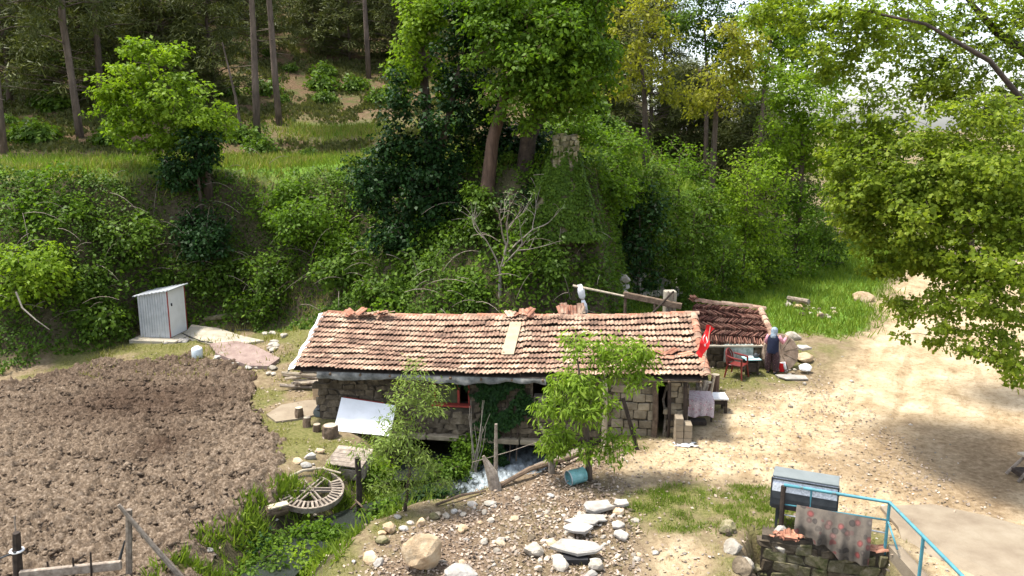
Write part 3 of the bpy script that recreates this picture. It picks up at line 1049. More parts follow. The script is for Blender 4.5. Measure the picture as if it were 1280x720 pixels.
def house_build():
    rs = random.Random(5)
    T = house
    wall = MB()
    th = .45

    def wbox(s0, s1, z0, z1, o0=0.0, d=th):
        c = wp((s0 + s1) / 2, (z0 + z1) / 2, -o0 - d / 2)
        wall.box(c, (s1 - s0, d, z1 - z0), (0, 0, wang))
    W1 = (3.15, 4.15, .5, 1.3)
    W2 = (5.75, 6.65, .45, 1.3)
    DOOR = (9.0, 9.32, -.05, 1.4)
    wbox(0, 2.15, -1.6, 1.5)
    wbox(2.15, 3.15, -.28, 1.5); wbox(3.15, 4.15, -.28, .5)
    wbox(4.15, 5.75, -.28, 1.5)
    wbox(5.75, 6.65, -.28, .45)
    wbox(6.65, 9.0, -.28, 1.5); wbox(6.6, 9.0, -1.6, -.28); wbox(9.32, WLEN, -1.6, 1.5)
    wbox(3.85, 4.45, -1.7, -.28)
    wbox(3.15, 4.15, 1.3, 1.5); wbox(5.75, 6.65, 1.3, 1.5); wbox(9.0, 9.32, -1.6, -.05)
    # ends and back
    depth = 2.9
    for s in (0.22, WLEN - .22):
        c = wp(s, -.05, -th - depth / 2)
        wall.box(c, (.44, depth, 3.1), (0, 0, wang))
    wall.box(wp(WLEN / 2, .05, -th - depth), (WLEN - .9, .4, 3.5), (0, 0, wang))
    w = wall.build('wall', M['core'], T)
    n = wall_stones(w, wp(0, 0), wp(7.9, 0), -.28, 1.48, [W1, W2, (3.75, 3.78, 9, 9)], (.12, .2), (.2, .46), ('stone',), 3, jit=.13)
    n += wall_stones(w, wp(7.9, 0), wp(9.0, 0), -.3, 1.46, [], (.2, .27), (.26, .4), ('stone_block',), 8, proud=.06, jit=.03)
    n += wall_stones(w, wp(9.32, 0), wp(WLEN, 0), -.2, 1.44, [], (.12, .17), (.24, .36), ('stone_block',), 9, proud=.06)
    n += wall_stones(w, wp(0, 0), wp(2.1, 0), -1.3, -.28, [], (.18, .28), (.25, .5), ('stone',), 10)
    # right gable wall, seen obliquely behind the table
    e0, e1 = wp(WLEN, 0), wp(WLEN, 0, -2.2)
    wall_stones(w, e0, e1, 0, 1.4, [], (.15, .25), (.25, .45), ('stone',), 12)
    # lintel slabs over the two water openings
    for s0, s1 in ((2.0, 3.0), (3.0, 4.1), (4.35, 5.5), (5.5, 6.75)):
        b = MB(); b.box(wp((s0 + s1) / 2, -.33, .03), (s1 - s0 - .03, .4, .13), (0, rs.uniform(-.015, .015), wang), .02)
        b.build('lintel', M['stone_block'], w)
    # wooden window frames and sills
    for (o0, o1, z0, z1), m in ((W1, 'red_paint'), (W2, 'wood_grey')):
        b = MB()
        for s in (o0 + .03, (o0 + o1) / 2 + .18, o1 - .03):
            b.box(wp(s, (z0 + z1) / 2, -.12), (.06, .07, z1 - z0 - .002), (0, 0, wang))
        f = b.build('window_frame', M[m], T)
        b = MB()
        b.box(wp((o0 + o1) / 2, z0 + .035, -.02), (o1 - o0 + .1, .22, .05), (0, 0, wang), .008)
        b.build('window_sill', M['red_paint' if m == 'red_paint' else 'stone_block'], f)
    b = MB(); b.box(wp(3.55, .85, -.2), (.62, .03, .66), (0, 0, wang)); b.build('window_pane', M['mossy_board'], T)
    b = MB(); b.box(wp(6.0, .68, -.22), (.34, .3, .34), (0, 0, wang), .01); b.build('window_shelf', M['wood_grey'], T)
    # timber posts of the doorway
    for s, m, wdt in ((8.96, 'wood_brown', .16), (9.3, 'wood_dark', .09), (WLEN - .04, 'wood_dark', .12)):
        b = MB(); b.tube([wp(s, -.3, .12), wp(s + .02, .5, .11), wp(s - .01, 1.46, .1)], [wdt / 2, wdt / 2 * .92, wdt / 2 * .95], 7, seed=int(s * 10))
        b.build('door_post', M[m], T)
    # roof: boarded deck and its pieces
    dk = MB()
    ns, nt = 40, 8
    for j in range(nt + 1):
        for i in range(ns + 1):
            q = roofp(i / ns, j / nt)
            dk.v.append((q.x, q.y, q.z - .05))
    for j in range(nt):
        for i in range(ns):
            a = j * (ns + 1) + i
            dk.f.append((a, a + 1, a + ns + 2, a + ns + 1))
    k = len(dk.v)
    # the rear slope falls away to the bank
    for i in range(ns + 1):
        q = roofp(i / ns, 1.0)
        dk.v.append((q.x, q.y, q.z - .05)); dk.v.append((q.x + .1, q.y + 1.5, q.z - .45))
    for i in range(ns):
        a = k + 2 * i
        dk.f.append((a, a + 2, a + 3, a + 1))
    roof = dk.build('roof', M['wood_dark'], T)
    rows, cols = 11, 47
    spots = []
    for j in range(rows):
        shift = rs.uniform(-.3, .3)
        for i in range(cols):
            s = (i + .5 + shift * .2) / cols
            t = j / rows
            jump = .012 if s > .58 else 0
            if .508 < s < .535 and 4 <= j <= 8: continue
            spots.append((s, t, j, i))
    spots.sort(key=lambda q: (q[1], abs(q[0] - .6)))
    near = spots[:300]
    rest = spots[300:]
    jm = MB()
    for n_, (s, t, j, i) in enumerate(spots):
        row_w = rs.gauss(0, .006) + .008 * math.sin(s * 23 + j * 1.3) + (.014 if s > .56 else 0)
        p = roofp(s, t + row_w)
        x = (roofp(s + .005, t) - roofp(s - .005, t)).normalized()
        y = (roofp(s, t + .05) - roofp(s, t - .03)).normalized()
        z = x.cross(y).normalized()
        y = z.cross(x)
        y = (Matrix.Rotation(rs.gauss(0, .04), 3, z) @ y)
        x = y.cross(z)
        z2 = (z - y * .17 + x * rs.gauss(0, .02)).normalized()      # lower lip lifted
        y2 = (y + z * -.17).normalized()
        o = p + z * (.088 + abs(rs.gauss(0, .006))) - y * .04
        Fm = frame(x, y2, x.cross(y2), o)
        # skewed seams, as the tiles lean along the slope
        v = rs.randrange(4)
        me = tile_mesh('tile', v)
        if n_ < 300:
            piece('roof_tile', me, Fm, roof)
        else:
            jm.add([Fm @ q.co for q in me.vertices], [tuple(f.vertices) for f in me.polygons])
    jt = jm.build('roof_tiles', M['tile'], roof)
    jt['kind'] = 'stuff'
    # ridge
    for i in range(27):
        s = (i + .3) / 27
        p = roofp(s, 1.0); x = (roofp(s + .01, 1) - roofp(s - .01, 1)).normalized()
        y = Vector((0, 0, 1)).cross(x).normalized()
        piece('ridge_tile', half_tile_mesh('tile_red' if rs.random() < .5 else 'tile', rs.randrange(2)), frame(-y, x, Vector((0, 0, 1)), p + Vector((0, 0, rs.uniform(-.01, .025) - .03))), roof)
    # verge tiles on the right gable
    for j in range(10):
        t = (j + .1) / 10.6
        p = roofp(.997, t); y = (roofp(.997, t + .05) - roofp(.997, t)).normalized()
        x = (roofp(1, t) - roofp(.97, t)).normalized()
        sh = 0.0
        piece('verge_tile', half_tile_mesh('tile_red' if j % 3 else 'tile', 5, .4, .13, .11), frame(x, y, x.cross(y), p + Vector((sh, 0, .0))), roof)
    # bare patch where a flat sheet replaces tiles
    pts = [roofp(.503, .32), roofp(.534, .32), roofp(.542, .85), roofp(.511, .85)]
    b = MB()
    up = Vector((0, 0, .07)); up2 = Vector((0, 0, .1))
    b.add([q + up for q in pts] + [q + up2 for q in pts], [(3, 2, 1, 0), (4, 5, 6, 7), (0, 1, 5, 4), (1, 2, 6, 5), (2, 3, 7, 6), (3, 0, 4, 7)])
    b.build('roof_patch', M['patch'], roof)
    # plastic sheet hanging below the eaves
    b = MB()
    ns = 60
    for i in range(ns + 1):
        s = .06 + .56 * i / ns
        q = roofp(s, 0)
        dz = .17 + .04 * math.sin(i * .21) + .02 * math.sin(i * .83 + 1) + rs.uniform(-.008, .008)
        for kk, (dy, zz) in enumerate(((0.03, -.045), (-.05, -.05 - dz * .45), (-.02 + .03 * math.sin(i * .9), -.05 - dz))):
            b.v.append((q.x, q.y + dy, q.z + zz))
    for i in range(ns):
        for kk in range(2):
            a = i * 3 + kk
            b.f.append((a, a + 3, a + 4, a + 1))
    b.build('eaves_sheet', M['tarp'], roof, True)
    b = MB()
    for i in range(13):
        t = i / 12
        q = roofp(0, t)
        b.v.append((q.x + .04, q.y, q.z + .015)); b.v.append((q.x - .12 - .03 * math.sin(i * 1.7), q.y - .02, q.z - .02)); b.v.append((q.x - .15, q.y - .02, q.z - .13 - .05 * math.sin(i)))
    for i in range(12):
        for kk in range(2):
            a = i * 3 + kk
            b.f.append((a, a + 1, a + 4, a + 3))
    b.build('verge_sheet', M['white_cloth'], roof, True)
    # eaves pole
    b = MB(); b.tube([roofp(.02, 0) + Vector((0, .1, -.1)), roofp(.35, 0) + Vector((0, .1, -.1)), roofp(.7, 0) + Vector((0, .1, -.1)), roofp(.985, 0) + Vector((0, .1, -.1))], .045, 6, seed=2)
    b.build('eaves_pole', M['wood_grey'], roof)
    for i in range(14):
        s = .02 + i * .074
        b = MB()
        a, c = roofp(s, 0), roofp(s, .5)
        b.tube([a + Vector((0, -.06, -.105)), c + Vector((0, 0, -.11))], .035, 5, seed=i)
        b.build('rafter', M['wood_brown'], roof)
    # a few broken tiles lying loose near the verge
    for i in range(5):
        p = roofp(.945 + rs.uniform(-.045, .03), .29 + rs.uniform(-.03, .04))
        piece('loose_tile', tile_mesh('tile_red', 1), mat4(p + Vector((0, 0, .1)), (rs.uniform(-.1, .3), rs.uniform(-.2, .2), rs.uniform(-1.4, 1.4))), roof)


M['mossy_board'] = surf('mossy_board', [(.3, (.05, .055, .025)), (.7, (.1, .1, .05))], 5, .9, .2, 30, var=0)
house_build()

# ------------------------------------------------------------------ vegetation
def bank_undergrowth():
    rs = np.random.RandomState(21)
    n = 330000
    x = rs.uniform(-24, 5.5, n); y = rs.uniform(22, 36, n)
    yb = np.interp(x, _bx, _Yb); yt = np.interp(x, _bx, _Yt)
    t = (y - yb) / (yt - yb)
    lump = fbm(x, y, 1.1, 4)
    keep = (t > -.02 + .2 * (lump - .5)) & (t < .93) & (lump + .35 * rs.rand(n) > .48)
    keep &= rs.rand(n) < .62
    x, y, lump = x[keep], y[keep], lump[keep]
    z = height(x, y) + np.maximum(lump - .42, 0) * 2.2 * (.35 + .65 * rs.rand(len(x)))
    y = y - np.maximum(lump - .45, 0) * 1.2
    pos = np.stack([x, y, z], -1)
    nr = rs.normal(size=pos.shape) * .5 + np.array([0, -.5, .7])
    ax = rs.normal(size=pos.shape) + np.array([0, -.3, -.4])
    me = leaf_mesh('undergrowth', pos, nr, ax, rs.uniform(.07, .15, len(x)), M['leaf_hedge'])
    tag(mesh_obj('undergrowth', me), 'dense tangle of brambles and ivy covering the bank', 'undergrowth', kind='stuff')


bank_undergrowth()


def bank_patches():
    rs = np.random.RandomState(22)
    n = 60000
    x = rs.uniform(-24, 5.5, n); y = rs.uniform(22, 35, n)
    yb = np.interp(x, _bx, _Yb); yt = np.interp(x, _bx, _Yt)
    t = (y - yb) / (yt - yb)
    pt = fbm(x + 33, y * .8 + 5, 1.5, 4)
    k = (t > 0) & (t < .95) & (pt > .56)
    x, y, pt = x[k], y[k], pt[k]
    z = height(x, y) + .15 + (pt - .5) * 3.2 * rs.rand(len(x)) ** .5
    y = y - (pt - .5) * 1.5
    pos = np.stack([x, y, z], -1)
    nr = rs.normal(size=pos.shape) * .55 + np.array([-.2, -.35, .8])
    me = leaf_mesh('bramble_patches', pos, nr, rs.normal(size=pos.shape) + np.array([0, -.3, -.3]), rs.uniform(.1, .21, len(x)), M['leaf_mid'])
    tag(mesh_obj('bramble_patches', me), 'lighter bramble patches spread over the bank', 'undergrowth', kind='stuff')
    b = MB(); r = random.Random(5)
    for i in range(170):
        px = r.uniform(-19, 3); py = np.interp(px, _bx, _Yb) + r.uniform(.9, 4.5)
        p = Vector((px, py - .5, hz(px, py) + r.uniform(.2, .9)))
        d = Vector((r.gauss(0, 1), -abs(r.gauss(0, .5)), r.gauss(0, .6))).normalized(); L = r.uniform(.4, 1.5)
        b.tube([p + d * L * f - Vector((0, 0, .5 * L * (f - .4) ** 2)) for f in (0, .25, .5, .75, 1)], [.009, .009, .008, .006, .003], 4, cap=False)
    o = b.build('dead_stems', M['wood_grey'])
    tag(o, 'dry dead stems tangled in the bank undergrowth', 'stems', kind='stuff')


bank_patches()


def bush(u, v, Y, rx, rz, mat, label, seed, nl=26, leaf=.13, dens=1.0, name='shrub', cat='shrub', group='shrubs on the bank and beside the stream', shape=KITE, stemmat='bark', ry=None, **kw):
    c = V(u, v, Y)
    ry = ry or rx * .8
    bz = hz(c.x, c.y)
    bz = min(bz, c.z - rz * .3)
    rs = np.random.RandomState(seed)
    blobs = [(c.x, c.y, c.z, rx * .8, ry * .8, rz * .8)]
    gap = c.z - rz * .7 - bz
    if gap > .3 and Y > 20:
        for q in range(int(gap / .7) + 1):
            blobs.append((c.x + rs.uniform(-.2, .2) * rx, c.y - .2, bz + .35 + .7 * q, rx * .9, ry * .8, .6))
    for k in range(5):
        a = rs.rand() * 2 * PI
        blobs.append((c.x + .55 * rx * math.cos(a), c.y + .5 * ry * math.sin(a), c.z + rz * rs.uniform(-.45, .5), rx * rs.uniform(.35, .55), ry * .45, rz * rs.uniform(.35, .6)))
    n = int(46 * dens * (rx * rz + .5))
    return make_tree(name, label, cat, (c.x, c.y, bz), [(c.x, c.y, bz - .1), (c.x + .05, c.y, bz + (c.z - bz) * .4), (c.x, c.y + .05, c.z)], [.06, .045, .025],
                     blobs, n, nl, min(.42, .3 * rx + .12), leaf, M[mat], M[stemmat], seed, group, shape, **kw)


BUSHES = [
    (30, 338, 26.2, 1.7, 1.6, 'leaf_bright', 'light green leafy bush with a pale bent branch, lowest on the bank', 41),
    (118, 400, 27.3, 1.6, 1.1, 'leaf_hedge', 'dark green bramble mound at the top edge of the tilled field', 42),
    (50, 268, 28.6, 2.0, 1.0, 'leaf_mid', 'low bramble mound just under the grass terrace edge', 43),
    (150, 300, 29.2, 1.7, 1.2, 'leaf_hedge', 'rounded bramble mound in the middle of the bank below the bright leaning tree', 44),
    (185, 352, 29.8, 1.4, 1.1, 'leaf_hedge', 'dark bramble mound right behind the tin outhouse', 45),
    (100, 345, 27.9, 1.5, 1.1, 'leaf_hedge', 'bramble mound between the pale branched bush and the tin outhouse', 61),
    (250, 300, 30.0, 1.3, 1.6, 'leaf_dark', 'nearly black ivy bush under the bright leaning tree', 46),
    (270, 350, 30.0, 1.3, 1.0, 'leaf_hedge', 'low dark bramble mound behind the pale slab path', 47),
    (335, 335, 29.5, 1.4, 1.0, 'leaf_hedge', 'bramble mound on the bank above the lying log', 48),
    (388, 285, 30.0, 1.8, 1.5, 'leaf_mid', 'broad fresh green bush on the bank between outhouse and ivy thicket', 49),
    (345, 245, 31.6, 1.4, .8, 'leaf_mid', 'small fresh green bush at the foot of the pine pair', 50),
    (432, 330, 28.5, 1.4, 1.0, 'leaf_hedge', 'dark bush on the bank above the left end of the house roof', 51),
    (440, 215, 33.5, 1.1, .9, 'leaf_dark', 'dark shrub standing at the terrace edge beside the ivy thicket', 52),
    (480, 362, 26.8, 1.1, .6, 'leaf_hedge', 'low ground ivy mound just behind the house roof', 53),
    (525, 335, 27.2, 1.2, 1.1, 'leaf_hedge', 'dark bush at the foot of the ivy thicket', 54),
    (560, 292, 27.8, 1.1, 1.2, 'leaf_mid', 'green bush between the ivy thicket and the red trunk', 55),
    (588, 366, 25.7, .75, .65, 'leaf_hedge', 'round ivy mound at the foot of the pale bare tree', 56),
    (690, 330, 26.0, 1.0, 1.0, 'leaf_hedge', 'ivy bush swelling from the foot of the stone tower', 301),
    (650, 350, 25.9, .8, .8, 'leaf_mid', 'green ivy bush just beside the pale bare tree', 302),
    (735, 345, 26.6, .8, .9, 'leaf_hedge', 'ivy hanging at the ravine side of the stone tower', 303),
    (620, 300, 26.8, 1.0, 1.2, 'leaf_hedge', 'ivy bush hiding the foot of the red trunk', 304),
    (655, 265, 27.2, .9, 1.1, 'leaf_dark', 'dark ivy bush between the red trunk and the tower', 305),
    (648, 190, 29.3, 1.3, 1.5, 'leaf_dark', 'almost black ivy mass behind the forked trunk', 306),
    (690, 215, 29.6, 1.4, 1.3, 'leaf_dark', 'dark bush filling the hollow behind the stone tower', 307),
    (770, 185, 31.5, 1.7, 1.2, 'leaf_mid', 'leafy bush on the crest beside the stone tower top', 308),
    (470, 235, 31.5, 1.3, 1.3, 'leaf_dark', 'dark bush at the terrace side of the ivy thicket', 309),
    (815, 225, 32.5, 1.6, 1.3, 'leaf_hedge', 'dense shrub on the upper ravine side', 310),
    (1000, 250, 38.5, 2.0, 1.6, 'leaf_mid', 'broad green bush at the back of the meadow beside the bright tree', 311),
    (700, 160, 32.5, 1.8, 1.0, 'leaf_mid', 'leafy bush on the slope right behind the stone tower top', 312),
    (600, 245, 27.0, .55, .8, 'leaf_hedge', 'ivy climbing the lower part of the red trunk', 313),
    (762, 235, 29.6, 1.1, 1.5, 'leaf_mid', 'tall green shrub beside the mossy stone tower', 57),
    (800, 265, 31.2, 1.3, 1.6, 'leaf_dark', 'dark shrub hanging over the rocky ravine', 58),
    (850, 195, 34.5, 1.9, 1.0, 'leaf_mid', 'green shrub on the crest below the yellow trees', 59),
    (868, 262, 32.5, 1.7, 1.6, 'leaf_hedge', 'big dark bush above the heap of ravine rocks', 60),
    (935, 225, 35.5, 2.1, 2.0, 'leaf_bright', 'large bright green rounded bush behind the meadow', 62),
    (958, 290, 36.5, 1.8, .9, 'leaf_hedge', 'dark bush at the back edge of the meadow', 63),
    (905, 305, 34.2, 1.5, .8, 'leaf_hedge', 'low dark bush between the ravine rocks and the meadow', 64),
    (1030, 285, 41.0, 2.2, 1.5, 'leaf_hedge', 'dull green bush where the dirt road bends behind the meadow', 65),
    (560, 590, 18.9, .55, .45, 'leaf_hedge', 'small dark shrub on the gully bank below the house', 66),
    (590, 562, 19.75, .52, .6, 'leaf_mid', 'leafy green shrub growing between the two water openings', 67),
    (470, 585, 18.4, .5, .3, 'leaf_bright', 'low bright weeds under the white board', 68),
    (470, 600, 18.2, .5, .4, 'leaf_mid', 'weedy green shrub behind the dark upright post', 69),
    (300, 690, 15.0, .7, .25, 'leaf_dark', 'dark creeping weeds on the field side of the stream', 70),
    (345, 682, 15.2, .6, .25, 'leaf_hedge', 'weedy mound just below the waterwheel', 320),
    (430, 690, 15.2, .7, .35, 'leaf_mid', 'leafy weeds over the stream below the dark upright post', 321),
    (375, 705, 14.6, .8, .35, 'leaf_bright', 'bright tall weeds overhanging the stream at the bottom of the photo', 322),
    (325, 712, 14.3, .6, .3, 'leaf_hedge', 'weeds crowding the stream at the lowest corner of the field', 325),
    (395, 668, 15.6, .5, .25, 'leaf_mid', 'weeds over the water between the waterwheel and the dark post', 326),
    (480, 640, 16.6, .6, .3, 'leaf_hedge', 'weeds over the stream at the foot of the willow sapling', 323),
    (540, 622, 17.6, .45, .25, 'leaf_dark', 'dark weeds where the stream leaves the pool', 324),
]
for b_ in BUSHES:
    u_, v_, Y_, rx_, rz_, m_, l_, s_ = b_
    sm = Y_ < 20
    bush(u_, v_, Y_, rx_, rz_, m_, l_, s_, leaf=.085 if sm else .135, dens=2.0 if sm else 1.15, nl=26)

# pale bent branch of the light bush
b = MB(); b.tube([V(20, 365, 25.0), V(28, 385, 24.8), V(45, 400, 24.7), V(62, 412, 24.8)], [.03, .028, .022, .012], 6)
for o in list(bpy.data.objects):
    if o.get('label', '').startswith('light green leafy bush'): b.build('branch', M['bark_pale'], o)


def column_blobs(pts, Y):
    return [(*V(u, v, Y + dy), rx, ry, rz) for (u, v, dy, rx, ry, rz) in pts]


# bright leaning tree on the terrace
bs = V(262, 225, 31.4)
make_tree('leaning_tree', 'bright yellow-green leaning tree at the edge of the terrace', 'tree', (bs.x, bs.y, hz(bs.x, bs.y)),
          [(bs.x, bs.y, hz(bs.x, bs.y) - .2), V(250, 190, 31.4), V(232, 150, 31.4), V(212, 105, 31.4)], [.2, .16, .1, .05],
          column_blobs([(190, 92, 0, 1.5, 1.4, 1.25), (135, 105, 0, .8, 1.0, .5), (150, 130, 0, 1.1, 1.1, .7), (178, 58, 0, .7, .8, .55), (215, 70, 0, .7, .7, .5), (130, 140, 0, .6, .6, .3), (225, 130, -.3, 1.6, 1.3, 1.2), (175, 160, 0, 1.5, 1.2, 1.1), (262, 150, -.2, 1.1, 1.1, 1.0), (220, 180, .2, 1.7, 1.2, .8)], 31.4),
          330, 40, .36, .14, M['leaf_bright'], M['bark'], 71, flat=.45)
c_ = V(247, 185, 30.7)
make_tree('ivy_column', 'dark ivy climbing round the trunk of the bright leaning tree', 'ivy', (c_.x, c_.y, hz(c_.x, c_.y)),
          [(c_.x, c_.y, hz(c_.x, c_.y) - .1), V(247, 215, 30.8), V(245, 165, 30.8)], [.07, .05, .03],
          column_blobs([(248, 190, 0, .85, .7, 1.1), (232, 215, 0, 1.1, .8, .8), (262, 165, 0, .6, .6, .8)], 30.7), 90, 45, .34, .13, M['leaf_dark'], M['bark'], 72)

# great tree and ivy thicket behind the house
g0 = V(604, 300, 27.6); gz = hz(g0.x, g0.y)
make_tree('great_tree', 'tall tree with reddish trunk and full green crown behind the house', 'tree', (g0.x, g0.y, gz),
          [(g0.x, g0.y, gz - .3), V(608, 250, 27.6), V(616, 175, 27.6), V(640, 90, 27.8), V(660, 20, 28)], [.28, .24, .21, .16, .1],
          column_blobs([(690, 60, -.6, 2.2, 1.8, 1.6), (640, 10, 0, 2.2, 1.8, 1.4), (735, 50, -.3, 1.0, 1.0, 1.7), (655, 120, -.9, 1.4, 1.0, 1.0), (620, 60, -.6, 1.2, 1.0, 1.5), (700, 125, -.6, 1.2, 1.0, .7), (720, -30, 0, 1.8, 1.5, 1.2)], 27.6),
          380, 62, .45, .15, M['leaf_mid'], M['bark_red'], 73)
g1 = V(662, 300, 28.2); gz = hz(g1.x, g1.y)
make_tree('dark_trunk_tree', 'dark forked tree leaning beside the mossy stone tower', 'tree', (g1.x, g1.y, gz),
          [(g1.x, g1.y, gz - .3), V(655, 230, 28.2), V(660, 170, 28.2), V(700, 90, 28.2), V(715, 30, 28.2)], [.36, .3, .26, .16, .08],
          column_blobs([(700, 100, .2, 1.6, 1.2, 1.2), (745, 90, .3, .7, .8, 1.2), (600, -10, 1, 1.6, 1.4, 1.2)], 28.2), 120, 60, .42, .15, M['leaf_mid'], M['wood_dark'], 74)
g2 = V(528, 330, 28.9); gz = hz(g2.x, g2.y)
make_tree('pale_crown_tree', 'light green tree rising behind the ivy thicket', 'tree', (g2.x, g2.y, gz),
          [(g2.x, g2.y, gz - .3), V(540, 200, 29.4), V(530, 100, 29.6), V(525, 20, 29.6)], [.26, .22, .15, .08],
          column_blobs([(525, 45, 0, 1.1, 1.0, 1.7), (510, 95, 0, .8, .8, .9), (545, 0, .4, 1.3, 1.2, 1.0), (560, 100, .6, .8, .8, .8)], 29.4), 130, 55, .42, .14, M['leaf_bright'], M['bark'], 75)
c_ = V(515, 330, 28.0); gz = hz(c_.x, c_.y)
make_tree('ivy_thicket', 'tall almost black ivy thicket behind the house', 'ivy', (c_.x, c_.y, gz),
          [(c_.x, c_.y, gz - .2), V(530, 250, 28.3), V(560, 150, 28.3), V(585, 40, 28.5)], [.16, .14, .11, .07],
          column_blobs([(470, 230, .3, .9, .8, 1.2), (605, 150, 1.2, 1.0, .8, 2.0), (510, 240, 0, 1.3, .9, 1.7), (500, 140, 0, .7, .7, 1.4), (540, 180, 0, 1.2, .9, 1.7), (575, 90, .2, .9, .8, 2.2), (585, 20, .3, .7, .7, 1.5), (555, 250, -.1, 1.0, .8, 1.4), (480, 190, 0, .5, .5, .8), (500, 300, -.4, 1.3, .8, .8)], 28.2),
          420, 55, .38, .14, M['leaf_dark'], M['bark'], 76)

# olive and bright trees further right
for (u, v0, Y, pts, mat, lab, sd, nc, nl) in (
    (808, 175, 38, [(800, 60, 0, 2.0, 1.6, 1.8), (770, 110, 0, 1.0, 1, .9), (835, 110, 0, 1.4, 1.2, 1.1), (800, 5, 0, 1.8, 1.5, 1.2)], 'leaf_olive', 'thin olive-yellow tree on the slope behind the stone tower', 77, 130, 26),
    (892, 165, 39, [(900, 110, 0, 1.8, 1.4, 1.3), (930, 70, 0, 1.3, 1.2, 1.2), (870, 130, 0, 1.0, 1, .8), (915, 40, 0, 1.4, 1.2, .8)], 'leaf_olive', 'sparse yellow-leaved tree with dark stump-like trunk on the crest', 78, 130, 26),
    (1000, 250, 39, [(1005, 150, 0, 1.9, 1.5, 1.9), (985, 110, 0, 1.2, 1.2, 1.4), (1040, 190, 0, 1.6, 1.4, 1.4), (975, 195, 0, 1.2, 1.2, 1.2)], 'leaf_bright', 'bright green tree beyond the meadow', 79, 230, 40),
    (1215, 290, 43, [(1210, 235, 0, 2.4, 1.8, 1.7), (1260, 215, 0, 2.0, 1.6, 1.6), (1160, 250, 0, 1.6, 1.4, 1.3)], 'leaf_mid', 'green tree behind the road under the overhanging branches', 82, 170, 40),
    (885, 140, 51, [(880, 25, 0, 2.0, 1.6, 2.2), (905, 60, 0, 1.8, 1.5, 1.6), (855, 30, 0, 1.6, 1.5, 1.8), (895, -15, 0, 1.8, 1.5, 1.2)], 'leaf_hedge', 'dull green tree standing behind both yellow trees', 84, 200, 38),
    (1085, 300, 46, [(1090, 200, 0, 2.6, 2, 2.4), (1060, 250, 0, 1.6, 1.6, 1.4), (1130, 240, 0, 1.8, 1.6, 1.6)], 'leaf_mid', 'green tree beyond the bend of the dirt road', 80, 180, 40),
    (950, 150, 47, [(965, 40, 0, 2.0, 1.6, 2.2), (1010, 70, 0, 1.8, 1.6, 2.0), (940, 90, 0, 1.6, 1.4, 1.5), (1040, 100, 0, 1.5, 1.4, 1.2), (985, -10, 0, 1.8, 1.6, 1.3)], 'leaf_bright', 'tall yellow-green tree on the crest between the yellow tree and the gap of sky', 83, 260, 40),
    (985, 120, 50, [(960, 10, 0, 1.8, 1.6, 2.2), (990, 40, 0, 1.5, 1.6, 1.6)], 'leaf_dark', 'dark evergreen on the hill crest near the gap of sky', 81, 110, 40),
):
    q = V(u, v0, Y); qz = hz(q.x, q.y)
    top = V(pts[0][0], pts[0][1], Y)
    make_tree('slope_tree', lab, 'tree', (q.x, q.y, qz), [(q.x, q.y, qz - .3), (q.x, q.y, (qz * 2 + q.z) / 3 + .5), (q.x * .6 + top.x * .4, q.y, q.z * .5 + top.z * .5), top], [.2, .16, .11, .05],
              column_blobs(pts, Y), nc, nl, .5, .17, M[mat], M['bark'], sd, 'trees on the slope')

# pale bare tree
b0 = V(625, 368, 25.4)
bt = thing('bare_tree', 'small pale leafless tree behind the house roof', 'tree', (b0.x, b0.y, hz(b0.x, b0.y)))


def bare():
    rs = random.Random(4)
    mb = MB()
    tips = []

    def grow(p, d, L, r, lev):
        pts = [p]; q = p
        for k in range(4):
            d = (d + Vector((rs.gauss(0, .16), rs.gauss(0, .16), rs.gauss(.03, .1)))).normalized()
            q = q + d * (L / 4); pts.append(q)
        mb.tube(pts, [r, r * .88, r * .76, r * .64, r * .5], 6, cap=False)
        if lev == 0:
            tips.append(q); return
        for k in range(3 if lev < 3 else 5):
            i = rs.choice([2, 3, 4, 4])
            a = (d + Vector((rs.gauss(0, .5), rs.gauss(0, .5), rs.gauss(.3, .35)))).normalized()
            grow(pts[i], a, L * rs.uniform(.5, .8), r * .5, lev - 1)
    z0 = hz(b0.x, b0.y)
    grow(Vector((b0.x, b0.y, z0 - .1)), Vector((-.02, 0, 1)), 1.75, .068, 3)
    mb.build('trunk', M['bark_pale'], bt, True)
    r2 = np.random.RandomState(3)
    cen = np.array([tuple(q) for q in tips if q.z > z0 + 1.7])
    a = cluster_leaves(r2, cen, np.full(len(cen), .14), 6, .09, cen.mean(0))
    mesh_obj('crown', leaf_mesh('crown', *a, M['leaf_grey'], KITE, OFF[bt.name]), bt)


bare()


